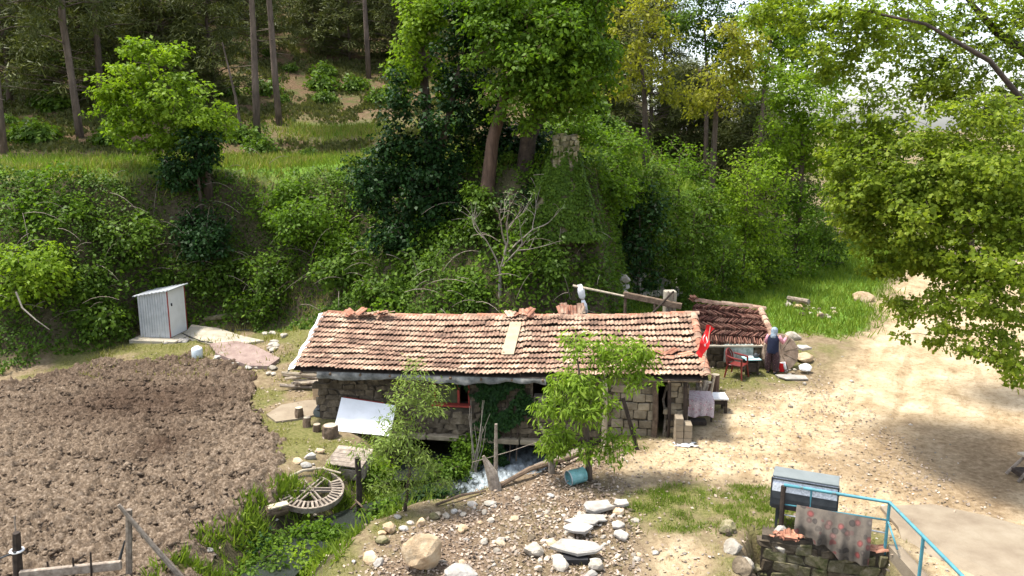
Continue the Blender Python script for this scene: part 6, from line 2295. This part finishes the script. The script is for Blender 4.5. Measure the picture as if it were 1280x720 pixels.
# ------------------------------------------------------------------ millstone and things round it
def millstone():
    p = G(977, 470) + Vector((.08, .35, 0)); p.z = hz(p.x, p.y)
    t = thing('millstone', 'large round millstone leaning upright beside the tile shed', 'millstone', tuple(p))
    Rr, th = .6, .2
    ax = Vector((.12, -.95, .28)).normalized()
    x = Vector((0, 0, 1)).cross(ax).normalized(); y = ax.cross(x)
    c = p + y * Rr * .97
    rs = random.Random(3)
    b = MB(); n = 40
    rings = [(0, .0, .5), (.12, .0, .5), (.5, .015, .5), (.96, .0, .5), (1.0, 0, .38), (1.0, 0, -.4), (.95, 0, -.5), (0, 0, -.5)]
    for (f, bulge, hh) in rings:
        for k in range(n):
            a = 2 * PI * k / n
            r = Rr * max(f, .001) * (1 + (rs.uniform(-.02, .02) if f > .9 else 0))
            b.v.append(tuple(c + (x * math.cos(a) + y * math.sin(a)) * r + ax * (th * hh + bulge)))
    for j in range(len(rings) - 1):
        for k in range(n): b.f.append((j * n + k, (j + 1) * n + k, (j + 1) * n + (k + 1) % n, j * n + (k + 1) % n))
    b.build('disc', M['millstone'], t)
    for k in range(9):
        a = 2 * PI * k / 9 + .2
        d = x * math.cos(a) + y * math.sin(a)
        q = MB(); q.box(c + d * Rr * .55 + ax * (th * .5 + .012), (Rr * .75, .018, .006), Matrix((d, ax.cross(d), ax)).transposed()); q.build('groove', M['stone'], t)


M['millstone'] = surf('millstone', [(.25, (.17, .12, .085)), (.5, (.27, .2, .145)), (.75, (.38, .3, .23))], 5, .95, .8, 35, var=0)
millstone()
flat(990, 474, 1.1, .42, .09, -.12, 'long pale flagstone lying before the millstone', k=4)
o = rock(1006, 466, (.4, .3, .42), 'white plastic sack slumped beside the millstone', 'white_cloth', 2, (0, 0, .4), 'white_sack', 'sack', sink=.1)
o.scale = (.5, .34, .26)
flat(1004, 446, .5, .4, .12, .1, 'pale flat stone slab perched behind the millstone', k=5, lift=.25)
rock(1004, 452, (.6, .45, .4), 'brown rubble boulder carrying the pale flat slab', 'stone_warm', 3)
rock(990, 424, (.7, .5, .4), 'pale boulder in the grass beyond the tile shed', 'rock', 1)
rock(1078, 376, (1.0, .7, .55), 'tan boulder at the meadow edge beside the road', 'stone_warm', 2)
for k in range(6):
    rock(985 + rsR.uniform(-5, 25), 466 + rsR.uniform(-4, 6), (.16, .13, .1), 'small rubble stone at the foot of the millstone', 'rock', k % 6, group='rubble at the millstone')
for k in range(26):
    u = rsR.uniform(982, 1045); v = 382 + (u - 982) * .2 + rsR.uniform(-6, 9)
    s = rsR.uniform(.16, .4)
    rock(u, v, (s * 1.3, s, s * .7), 'brown rubble stone in the heap along the meadow', rsR.choice(['stone', 'rock', 'stone_warm']), k % 6, (0, 0, rsR.random() * 6), group='rubble heap by the meadow')
a, c = G(985, 380), G(1010, 386)
pole('meadow_log', 'short grey log on the rubble heap along the meadow', 'log', [a + Vector((0, 0, .25)), c + Vector((0, 0, .3))], [.12, .1], 'wood_grey', 3, 8)
# rocks tumbled in the ravine
for k in range(34):
    u = rsR.uniform(775, 850); v = rsR.uniform(338, 372)
    s = rsR.uniform(.18, .55)
    p = G(u, v)
    rock(u, v, (s * 1.3, s, s * .8), 'grey tumbled boulder in the heap of the ravine', rsR.choice(['rock', 'stone_pale', 'rock']), k % 6, (rsR.random(), 0, rsR.random() * 6), group='rocks in the ravine')
for k in range(22):
    u = rsR.uniform(180, 240) if k < 8 else rsR.uniform(268, 345)
    v = 424 + rsR.uniform(0, 6) if k < 8 else 440 + (u - 268) * .28 + rsR.uniform(2, 9)
    s = rsR.uniform(.14, .3)
    rock(u, v, (s * 1.5, s, s * .6), 'pale edging stone along the outhouse path', rsR.choice(['stone_pale', 'rock']), k % 6, (0, 0, rsR.random() * 6), group='edging stones of the outhouse path')
for k in range(9):
    u = rsR.uniform(322, 362); v = 422 + rsR.uniform(-6, 18)
    s = rsR.uniform(.15, .35)
    rock(u, v, (s * 1.5, s, s * .6), 'grey stone in the loose heap between path and house', 'rock', k % 6, (0, 0, rsR.random() * 6), group='stones between path and house')
for (u, v, s) in ((262, 690, .14), (230, 678, .1), (312, 486, .12)):
    rock(u, v, (s * 1.3, s, s * .7), {262: 'white stone on the dry grass verge nearest the stream', 230: 'tiny pale stone on the verge of the tilled field', 312: 'pale stone on the grass beside the upper field corner'}[u], 'stone_pale', 1)

# drum, hoses and log near the outhouse
p = G(247, 448)
t = thing('plastic_drum', 'small pale blue plastic drum on the grass by the outhouse path', 'drum', tuple(p))
b = MB(); b.tube([p - Vector((0, 0, .05)), p + Vector((0, 0, .03)), p + Vector((0, 0, .3)), p + Vector((0, 0, .36))], [.15, .18, .18, .15], 14); b.build('body', M['blue_grey_plastic'], t, True)
b = MB(); b.tube([p + Vector((0, 0, .36)), p + Vector((0, 0, .4))], [.09, .085], 12); b.build('cap', M['white_paint'], t)
pts = [G(u, v) + Vector((0, 0, .1)) for u, v in ((222, 418), (236, 424), (252, 430), (266, 432))]
pole('hose', 'black hose lying along the pale path from the outhouse', 'hose', pts, .022, 'rubber', None, 6)
pts = [G(u, v) + Vector((0, 0, .06)) for u, v in ((245, 408), (262, 413), (285, 415), (312, 415))]
pole('hose', 'thin dark hose on the far side of the pale path', 'hose', pts, .018, 'rubber', None, 6)
a, c = G(256, 403), G(333, 394)
pole('mossy_log', 'long mossy log lying at the foot of the bank', 'log', [a + Vector((0, 0, .1)), a.lerp(c, .5) + Vector((0, 0, .12)), c + Vector((0, 0, .12))], [.09, .11, .12], 'stone_moss', 4, 9)


# ------------------------------------------------------------------ timber and posts behind the ridge
def ridge_things():
    a = V(716, 357, 24.6); c = V(780, 370, 24.4)
    pole('thin_rail', 'pale thin pole running from the white-wrapped post', 'pole', [a, a.lerp(c, .5), c], [.035, .035, .03], 'wood_pale', 2)
    # wrapped post
    q = V(733, 392, 24.6); z0 = hz(q.x, q.y)
    t = thing('wrapped_post', 'leaning post wrapped in white sacking behind the roof ridge', 'post', (q.x, q.y, z0))
    top = V(724, 356, 24.6)
    b = MB(); b.tube([(q.x + .12, q.y, z0 - .1), q, top], [.05, .05, .04], 7, seed=3); b.build('post', M['wood_brown'], t)
    b = MB(); b.tube([top.lerp(q, .0), top.lerp(q, .2), top.lerp(q, .42), top.lerp(q, .5)], [.07, .12, .11, .05], 9, seed=4); b.build('wrapping', M['white_cloth'], t, True)
    b = MB(); b.tube([top.lerp(q, .52), top.lerp(q, .7), top.lerp(q, .98)], [.05, .1, .07], 9, seed=5); b.build('wrapping', M['white_cloth'], t, True)
    # heavy beam on short posts
    a = V(779, 368, 24.5); c = V(852, 383, 24.0)
    t = thing('timber_beam', 'heavy weathered beam on short posts behind the roof', 'beam', (a.x, a.y, hz(a.x, a.y)))
    b = MB(); d = c - a; b.box(a.lerp(c, .5), (d.length, .16, .18), d.to_track_quat('X', 'Z'), .015); b.build('beam', M['wood_brown'], t)
    for f in (.04, .55):
        q = a.lerp(c, f); b = MB(); b.tube([(q.x, q.y + .02, hz(q.x, q.y) - .1), (q.x, q.y + .02, q.z - .06)], .05, 6, seed=2); b.build('post', M['wood_brown'], t)
    q = V(838, 378, 24.3)
    t = thing('white_pier', 'white painted pier with grey stakes behind the roof corner', 'pier', (q.x, q.y, hz(q.x, q.y)))
    z0 = hz(q.x, q.y); zt_ = V(838, 364, 24.3).z
    b = MB(); b.box((q.x, q.y + .12, (z0 + zt_) / 2 - .1), (.36, .3, zt_ - z0 + .2), (0, 0, .1), .03); b.build('pier', M['concrete_pale'], t)
    for k, (dx, lean) in enumerate(((-.1, .0), (.06, .1))):
        b = MB(); b.tube([(q.x + dx - lean, q.y - .1, z0), (q.x + dx, q.y - .1, zt_ + .02)], [.03, .025], 6, seed=k); b.build('stake', M['wood_grey'], t)
    a, c = V(812, 395, 24.0), V(842, 364, 24.1)
    pole('strut', 'dark slanting strut leaning on the white pier', 'strut', [a, c], [.03, .028], 'wood_dark', 2)
    for k in range(14):
        u = rsR.uniform(703, 733); p = V(u, 391 - abs(rsR.gauss(0, 3)), 23.9)
        tag(piece('spare_tile', tile_mesh('tile' if k % 2 else 'tile_red', 1), mat4(p - Vector((0, 0, .15)), (.9 + rsR.uniform(-.2, .2), rsR.uniform(-.3, .3), rsR.uniform(-.8, .3))), None), 'spare orange tile in the heap by the white-wrapped post', 'tile', 'spare tiles behind the ridge')
    for k in range(12):
        u = rsR.uniform(430, 480); p = V(u, 392 - abs(rsR.gauss(0, 1.5)), 22.7)
        tag(piece('spare_tile', tile_mesh('tile' if k % 2 else 'tile_red', 1), mat4(p - Vector((0, 0, .06)), (rsR.uniform(-.2, .4), rsR.uniform(-.3, .3), rsR.uniform(-.8, .8))), None), 'spare red tile in the heap at the far ridge end', 'tile', 'spare tiles at the ridge end')
    for k in range(8):
        u = rsR.uniform(632, 668); p = V(u, 394 - abs(rsR.gauss(0, 1.2)), 22.7)
        tag(piece('spare_tile', tile_mesh('tile' if k % 2 else 'tile_red', 1), mat4(p - Vector((0, 0, .06)), (rsR.uniform(.1, .6), rsR.uniform(-.3, .3), rsR.uniform(-.8, .8))), None), 'spare orange tile lying along the ridge below the bare tree', 'tile', 'spare tiles below the bare tree')


ridge_things()

# ------------------------------------------------------------------ railing, tank, blanket, retaining wall
R0, R1, R2 = U(980, 606, .95), U(1112, 628, .95), U(1205, 722, .95)


def railing():
    z0 = hz(R0.x, R0.y)
    t = thing('railing', 'turquoise pipe railing turning the corner above the stone wall', 'railing', (R0.x, R0.y, 0))
    m = M['turq']
    R3 = R1.lerp(R2, 1.5)
    b = MB(); b.tube([R0, R0.lerp(R1, .5), R1, R1.lerp(R2, .5), R2, R3], .032, 8); b.build('top_rail', m, t, True)
    dn = lambda p, dz: Vector((p.x, p.y, p.z - dz))
    b = MB(); b.tube([dn(R0, .4), dn(R1, .36)], .02, 8); b.build('middle_rail', m, t, True)
    b = MB(); b.tube([dn(R0, .62), dn(R1, .62)], .016, 8); b.build('lower_rail', M['galv'], t, True)
    b = MB(); b.tube([dn(R1, .36), dn(R1.lerp(R2, .18), .7)], .018, 8); b.build('brace', m, t, True)
    for k, (p, mm) in enumerate(((R0, 'wood_dark'), (R1, 'turq'), (R1.lerp(R2, .5), 'turq'), (R2, 'turq'))):
        b = MB(); r = .05 if k == 0 else .03
        b.tube([(p.x, p.y, -.3), (p.x, p.y, .93)], r, 8, seed=1 if k == 0 else None); b.build('post', M[mm], t)
    q = R0.lerp(R1, .27)
    b = MB(); b.tube([(q.x, q.y, 0), (q.x, q.y, .93)], .02, 8); b.build('post', m, t)


railing()


def tank():
    c = R0.lerp(R1, .3) + Vector((-.05, .34, 0)); gz = hz(c.x, c.y)
    t = thing('water_tank', 'grey metal tank with a flat lid behind the railing', 'tank', (c.x, c.y, gz))
    d = (R1 - R0); ang = math.atan2(d.y, d.x)
    Rm = Matrix.Rotation(ang, 3, 'Z')
    W = 1.18
    # side profile (y back, z up)
    prof = [(-.26, .42), (-.3, .52), (-.31, .66), (-.3, .8), (-.26, .95), (-.2, 1.04), (.2, 1.04), (.25, .95), (.26, .6), (.2, .42)]
    def L(x, y, z): return Vector((c.x, c.y, gz)) + Rm @ Vector((x, y, z))
    n = len(prof)
    def strip(i0, i1, mat, name, grow=0.0):
        b = MB()
        for i in range(i0, i1 + 1):
            y, z = prof[i % n]
            b.v.append(tuple(L(-W / 2, y, z))); b.v.append(tuple(L(W / 2, y, z)))
        for i in range(i1 - i0): b.f.append((2 * i, 2 * i + 1, 2 * i + 3, 2 * i + 2)[::-1])
        return b.build(name, M[mat], t)
    strip(0, 3, 'dark_metal', 'lower_front')
    strip(3, 5, 'galv_spangle', 'upper_front')
    strip(5, 6, 'tank_grey', 'top')
    strip(6, 10, 'galv', 'back')
    for s in (-1, 1):
        b = MB()
        b.v = [tuple(L(s * W / 2, y, z)) for (y, z) in prof]; b.f = [tuple(range(n)) if s > 0 else tuple(range(n - 1, -1, -1))]
        b.build('end_plate', M['dark_metal'], t)
    b = MB(); b.box(L(0, .02, 1.065), (W + .03, .46, .035), Rm, .008); b.build('lid', M['tank_grey'], t)
    b = MB(); b.box(L(0, -.25, 1.03), (W + .04, .03, .03), Rm); b.build('lid_edge', M['dark_metal'], t)
    for s in (-1, 1):
        b = MB(); b.box(L(s * (W / 2 + .015), -.24, .75), (.03, .05, .6), Rm); b.build('end_strap', M['dark_metal'], t)
        for y in (-.18, .18):
            b = MB(); b.box(L(s * .48, y, .22), (.05, .05, .5), Rm); b.build('leg', M['dark_metal'], t)


tank()


def blanket():
    t0 = R0.lerp(R1, .14); t1 = R0.lerp(R1, .86)
    t0.z -= .36; t1.z -= .38
    d = (t1 - t0); n = Vector((d.y, -d.x, 0)).normalized()
    b = MB(); nx, nz = 48, 12
    for i in range(nx + 1):
        f = i / nx
        ln = .5 + .4 * f + .05 * math.sin(f * 12) - (.1 if f < .27 else 0)
        for j in range(nz + 1):
            g = j / nz
            fold = (.05 * math.sin(f * 21 + 1.5 * g) + .03 * math.sin(f * 43)) * (g ** .5)
            p = t0.lerp(t1, f) + n * (.035 + fold + .3 * min(1, g * 1.6)) - Vector((0, 0, ln * g - .012 - (.02 if j else 0)))
            b.v.append(tuple(p))
        # tuck over the rail
    for i in range(nx):
        for j in range(nz):
            a = i * (nz + 1) + j
            b.f.append((a, a + 1, a + nz + 2, a + nz + 1))
    o = b.build('blanket', M['blanket'], None, True)
    tag(o, 'grey-brown patterned rug with red spots hung over the railing', 'rug')


blanket()


def retaining():
    a, c = Vector((R0.x - .35, R0.y - .16, 0)), Vector((R1.x, R1.y - .12, 0))
    t = thing('retaining_wall', 'mossy dry stone wall under the railing', 'wall', (a.x, a.y, -1.2))
    d = c - a; ang = math.atan2(d.y, d.x)
    b = MB(); m = a.lerp(c, .5) + Vector((0, .2, 0)); b.box((m.x, m.y, -.62), (d.length, .4, 1.2), (0, 0, ang)); w = b.build('core', M['core'], t)
    wall_stones(w, a, c, -1.2, -.06, [], (.12, .26), (.16, .46), ('stone_moss', 'stone_moss', 'stone'), 44, depth=.22, proud=.06, jit=.13)
    e = Vector((R1.x + .02, R1.y - .1, 0)); f = Vector((R1.x + .05, R1.y - 3.2, 0))
    b = MB(); m = e.lerp(f, .5); b.box((m.x + .12, m.y, -.5), (.22, 3.3, 1.2)); b.build('side_wall', M['concrete'], t)
    rs = random.Random(6)
    for k in range(13):
        f_ = rs.choice([rs.uniform(0, .32), rs.uniform(0, .32), rs.uniform(.88, 1.0)])
        p = a.lerp(c, f_) + Vector((0, rs.uniform(-.08, .05), -.02 + rs.uniform(0, .07)))
        tag(piece('broken_tile', tile_mesh('tile_red', 1), mat4(p, (rs.uniform(-.4, .3), rs.uniform(-.3, .3), rs.uniform(-1.5, 1.5)), (.8, .7, 1)), None), 'broken orange tile on top of the wall under the railing', 'tile', 'broken tiles on the wall')
    rock(975, 698, (.6, .45, .5), 'large grey boulder at the end of the mossy wall', 'rock', 3, (0, .2, .3), 'boulder', 'boulder', sink=.15)
    rock(974, 678, (.28, .26, .26), 'white stone on top of the large grey boulder by the wall', 'stone_pale', 0, sink=-.3)
    rock(1000, 712, (.36, .22, .14), 'pale brick-shaped stone below the mossy wall', 'stone_pale', 2)
    rock(985, 716, (.26, .2, .14), 'small pale stone beside the brick-shaped one below the wall', 'stone_pale', 4)
    for k in range(16):
        p = Vector((rs.uniform(4.1, 4.9), rs.uniform(12.9, 14.6), 0)); p.z = hz(p.x, p.y)
        s = rs.uniform(.2, .42)
        rock(0, 0, (s * 1.3, s, s * .8), 'rough stone in the tumbled end of the mossy wall', rs.choice(['rock', 'stone_moss', 'stone']), k % 6, (rs.random(), 0, rs.random() * 6), group='tumbled end of the mossy wall', p=p)
    for k in range(20):
        p = Vector((rs.uniform(4.4, 6.8), rs.uniform(12.6, 14.0), 0)); p.z = hz(p.x, p.y)
        s = rs.uniform(.12, .3)
        rock(0, 0, (s * 1.3, s, s * .7), 'stone lying among others below the mossy wall', rs.choice(['rock', 'stone_moss', 'stone_pale']), k % 6, (0, 0, rs.random() * 6), group='stones below the mossy wall', p=p)


retaining()


# timber trestle cut by the edge of the picture
def trestle():
    p = U(1284, 600, 0); p.z = hz(p.x, p.y)
    t = thing('trestle', 'grey wooden trestle at the very edge of the photo beside the road', 'trestle', tuple(p))
    b = MB(); b.box(p + Vector((.25, .1, .5)), (.7, .5, .06), (0, .1, .3), .01); b.build('board', M['wood_pale'], t)
    for s in (-1, 1):
        b = MB(); b.tube([p + Vector((-.28, .1 + s * .22, 0)), p + Vector((.1, .1 + s * .16, .5))], .035, 6); b.build('leg', M['wood_grey'], t)
        b = MB(); b.tube([p + Vector((.6, .1 + s * .22, 0)), p + Vector((.4, .1 + s * .16, .5))], .035, 6); b.build('leg', M['wood_grey'], t)
    b = MB(); b.box(p + Vector((.15, .1, .12)), (.7, .4, .1), None); b.build('shelf', M['wood_dark'], t)


trestle()


# field fence at the bottom corner
def field_fence():
    p = U(160, 726, 0); p.z = hz(p.x, p.y)
    t = thing('gate_post', 'grey square gate post at the field corner', 'post', tuple(p))
    b = MB(); b.tube([p - Vector((0, 0, .3)), V(161, 690, p.y), V(161, 637, p.y)], [.06, .055, .05], 6, seed=3); b.build('post', M['wood_grey'], t)
    b = MB(); b.tube([V(151, 694, p.y), V(149, 702, p.y), V(156, 676, p.y - .02)], [.02, .03, .012], 6); b.build('latch', M['dark_metal'], t)
    a, c = V(148, 631, p.y - .1), U(228, 724, 0)
    pole('brace_pole', 'long pole slanting from the gate post to the ground', 'pole', [a, a.lerp(c, .5), c + Vector((0, 0, .02))], [.035, .045, .05], 'wood_grey', 4)
    q = U(22, 735, 0); q.z = hz(q.x, q.y)
    t2 = thing('gate_post', 'blackened gate post tied with pale rope at the photo corner', 'post', tuple(q))
    b = MB(); b.tube([q - Vector((0, 0, .3)), V(22, 700, q.y), V(20, 666, q.y)], [.085, .075, .06], 7, seed=6); b.build('post', M['wood_dark'], t2)
    b = MB(); b.tube([V(21, 688, q.y) + Vector((.1 * math.cos(k * PI / 6), .1 * math.sin(k * PI / 6), 0)) for k in range(13)], .02, 6); b.build('rope', M['white_cloth'], t2)
    b = MB(); b.tube([V(20, 690, q.y - .1), V(0, 698, q.y - .1), V(-20, 705, q.y - .1)], .015, 5); b.build('wire', M['dark_metal'], t2)
    a, c = V(25, 719, q.y - .12), V(152, 706, p.y - .08)
    t3 = thing('gate_rail', 'long grey squared rail between the two gate posts', 'rail', tuple(a))
    b = MB(); d = c - a; b.box(a.lerp(c, .5), (d.length, .08, .16), d.to_track_quat('X', 'Z'), .012); b.build('rail', M['wood_grey'], t3)
    for k, (u, v0, v1) in enumerate(((92, 697, 725), (114, 690, 735), (60, 702, 715))):
        e = U(u, 735, 0); pole('iron_stake', ['thin rusty stake in the middle behind the gate rail', 'tall bent rusty stake behind the gate rail', 'short stub of iron near the blackened gate post'][k], 'stake', [e - Vector((0, 0, .1)), V(u, (v0 + v1) / 2, e.y), V(u - 1, v0, e.y)], [.018, .018, .015], 'wood_dark', 2, 5)
    e = V(18, 645, q.y + .3)
    pole('thin_stick', 'thin stick rising behind the blackened gate post', 'stick', [U(25, 730, 0), e], [.02, .012], 'wood_grey', 3, 5)


field_fence()


# clods that broke off
def clods():
    rs = np.random.RandomState(70)
    base = np.array([[0, 0, .5], [.5, 0, 0], [.15, .48, .05], [-.42, .28, 0], [-.4, -.3, .05], [.16, -.47, 0], [0, 0, -.5]])
    tf = np.array([[0, 1, 2], [0, 2, 3], [0, 3, 4], [0, 4, 5], [0, 5, 1], [6, 2, 1], [6, 3, 2], [6, 4, 3], [6, 5, 4], [6, 1, 5]])
    n = 24000
    x = rs.uniform(-18, -5, n); y = rs.uniform(11.5, 25.8, n)
    k = poly_sd(x, y, FIELD) > .1
    x, y = x[k], y[k]
    s = rs.gamma(2.2, .021, len(x)).clip(.02, .2)
    v = base[None] * (1 + .4 * rs.normal(size=(len(x), 7, 1))) * s[:, None, None] * np.array([1.3, 1, .75])
    a = rs.rand(len(x)) * 6.3
    c, s_ = np.cos(a), np.sin(a)
    vx = v[..., 0] * c[:, None] - v[..., 1] * s_[:, None]; vy = v[..., 0] * s_[:, None] + v[..., 1] * c[:, None]
    co = np.stack([vx + x[:, None], vy + y[:, None], v[..., 2] + (height(x, y) + .09)[:, None]], -1)
    fc = (np.arange(len(x))[:, None, None] * 7 + tf[None]).reshape(-1, 3)
    me = np_mesh('soil_clods', co.reshape(-1, 3), fc, bpy.data.materials['soil'])
    mo = np.exp(-(((x - mo_c[0]) / 3.0) ** 2 + ((y - mo_c[1]) / 2.3) ** 2))
    me.attributes.new('moist', 'FLOAT', 'POINT').data.foreach_set('value', np.repeat(mo, 7).astype(np.float32))
    tag(mesh_obj('soil_clods', me), 'dry clods lying loose on the tilled field', 'soil', kind='stuff')


mo_c = (mo.x, mo.y)
clods()


# ------------------------------------------------------------------ woman
def skin_mesh(name, verts, edges, radii, mat, sub=2):
    me = bpy.data.meshes.new(name + '_frame')
    me.from_pydata(verts, edges, [])
    o = bpy.data.objects.new(name + '_frame', me)
    COL.objects.link(o)
    m = o.modifiers.new('skin', 'SKIN')
    m.use_smooth_shade = True
    s = o.modifiers.new('sub', 'SUBSURF'); s.levels = sub; s.render_levels = sub
    sv = me.skin_vertices[0].data
    for i, r in enumerate(radii):
        sv[i].radius = r if isinstance(r, tuple) else (r, r)
    sv[0].use_root = True
    dg = bpy.context.evaluated_depsgraph_get()
    out = bpy.data.meshes.new_from_object(o.evaluated_get(dg))
    out.name = name
    COL.objects.unlink(o)
    bpy.data.objects.remove(o)
    out.materials.clear(); out.materials.append(mat)
    out.shade_smooth()
    return out


def woman():
    p = G(964, 468)
    t = thing('person', 'person in headscarf and navy vest standing at the millstone, back turned', 'person', tuple(p))
    t.rotation_euler.z = R(-34)
    vs = [(0, 0, .84), (0, -.01, 1.0), (0, .01, 1.18), (0, .03, 1.29), (0, .05, 1.38), (0, .055, 1.47),
          (-.15, .01, 1.23), (-.24, .03, 1.0), (-.2, .2, .9), (-.17, .26, .9),
          (.15, .01, 1.23), (.27, .1, 1.04), (.3, .3, 1.15), (.3, .36, 1.18),
          (-.09, 0, .78), (-.11, .03, .43), (-.11, -.02, .07), (-.12, .13, .035),
          (.09, 0, .78), (.1, .02, .43), (.1, -.03, .07), (.12, .12, .035)]
    ed = [(0, 1), (1, 2), (2, 3), (3, 4), (4, 5), (2, 6), (6, 7), (7, 8), (8, 9), (2, 10), (10, 11), (11, 12), (12, 13), (0, 14), (14, 15), (15, 16), (16, 17), (0, 18), (18, 19), (19, 20), (20, 21)]
    rd = [(.15, .13), (.135, .12), (.14, .12), .05, .085, .06, .06, .042, .028, .03, .06, .042, .028, .03, .1, .065, .04, .035, .1, .065, .04, .035]
    me = skin_mesh('body', vs, ed, rd, M['skin'])
    body = link(bpy.data.objects.new('body', me)); body.parent = t; OFF[body.name] = Vector((0, 0, 0))
    OFF['local'] = Vector((0, 0, 0))

    def part(mb, name, mat, parent=t):
        m = bpy.data.meshes.new(name); m.from_pydata(mb.v, [], mb.f); m.materials.append(mat); m.shade_smooth()
        o = link(bpy.data.objects.new(name, m)); o.parent = parent
        return o
    # fingers
    for (h, d) in (((-.17, .27, .9), Vector((.25, .9, -.1))), ((.3, .37, 1.18), Vector((0, .8, .55)))):
        h = Vector(h); d.normalize(); s = d.cross(Vector((0, 0, 1))).normalized()
        for k in range(4):
            b = MB(); o = h + s * (k - 1.5) * .017
            ln = (.06, .07, .066, .05)[k]
            b.tube([o - d * .02, o + d * ln * .5, o + d * ln * .8 - Vector((0, 0, .012)), o + d * ln * .95 - Vector((0, 0, .025))], [.0095, .009, .008, .006], 6); part(b, 'finger', M['skin'], body)
        b = MB(); o = h - s * .025; b.tube([o - d * .03, o - s * .02 + d * .005, o - s * .02 + d * .035], [.011, .01, .007], 6); part(b, 'thumb', M['skin'], body)
    # face
    b = MB(); b.tube([(0, .13, 1.42), (0, .155, 1.385), (0, .135, 1.378)], [.008, .014, .01], 6); part(b, 'nose', M['skin'], body)
    for s in (-1, 1):
        b = MB(); b.tube([(s * .03, .125, 1.415), (s * .03, .133, 1.415)], .009, 8); part(b, 'eye', M['rubber'], body)
    b = MB(); b.tube([(-.022, .128, 1.352), (0, .136, 1.35), (.022, .128, 1.352)], .006, 6); part(b, 'mouth', M['red_paint'], body)

    def loft(rings, name, mat, n=16, cap=True):
        b = MB()
        for (cx_, cy_, z, rx, ry) in rings:
            for k in range(n):
                a = 2 * PI * k / n
                w = 1 + .03 * math.sin(5 * a + z * 20)
                b.v.append((cx_ + rx * w * math.cos(a), cy_ + ry * w * math.sin(a), z))
        for j in range(len(rings) - 1):
            for k in range(n): b.f.append((j * n + k, j * n + (k + 1) % n, (j + 1) * n + (k + 1) % n, (j + 1) * n + k))
        if cap: b.f.append(tuple((len(rings) - 1) * n + k for k in range(n)))
        return part(b, name, mat)
    loft([(0, -.01, .7, .185, .155), (0, -.01, .8, .19, .16), (0, -.01, .95, .175, .15), (0, 0, 1.1, .18, .15), (0, .01, 1.2, .19, .135), (0, .02, 1.27, .14, .1), (0, .03, 1.3, .06, .06)], 'vest', M['navy'])
    for s in (-1, 1):
        loft([(s * .115, -.01, .1, .06, .06), (s * .125, 0, .16, .095, .09), (s * .12, .01, .4, .115, .11), (s * .1, 0, .62, .12, .125), (s * .08, 0, .8, .1, .13)], 'trouser_leg', M['trousers'])
    for pts in ([(-.15, .01, 1.24), (-.2, .015, 1.12), (-.24, .03, 1.0), (-.22, .12, .95), (-.2, .2, .9)], [(.15, .01, 1.24), (.22, .05, 1.13), (.27, .1, 1.04), (.285, .2, 1.09), (.3, .29, 1.145)]):
        b = MB(); b.tube(pts, [.07, .062, .056, .05, .042], 10); part(b, 'sleeve', M['pink'])
    for s in (-1, 1):
        b = MB(); b.tube([(s * .11, -.07, .04), (s * .115, .03, .045), (s * .122, .15, .03)], [.04, .05, .035], 8); part(b, 'shoe', M['rubber'])
    loft([(0, -.02, 1.13, .05, .03), (0, -.05, 1.2, .11, .085), (0, .005, 1.29, .1, .1), (0, .035, 1.36, .105, .098), (0, .03, 1.43, .107, .105), (0, .035, 1.48, .085, .085), (0, .04, 1.51, .04, .04)], 'headscarf', M['scarf'])


woman()
p = G(976, 464)
t = thing('red_bucket', 'red bucket with a pale cloth at the feet of the person', 'bucket', tuple(p))
b = MB(); b.tube([p, p + Vector((0, 0, .28)), p + Vector((0, 0, .285)), p + Vector((0, 0, .06))], [.11, .145, .13, .1], 12, cap=False); b.build('pail', M['flag_red'], t)
b = MB(); b.tube([p + Vector((-.05, -.03, .24)), p + Vector((.05, -.1, .3)), p + Vector((.1, -.15, .1))], [.05, .06, .04], 7, seed=2); b.build('cloth', M['white_cloth'], t, True)
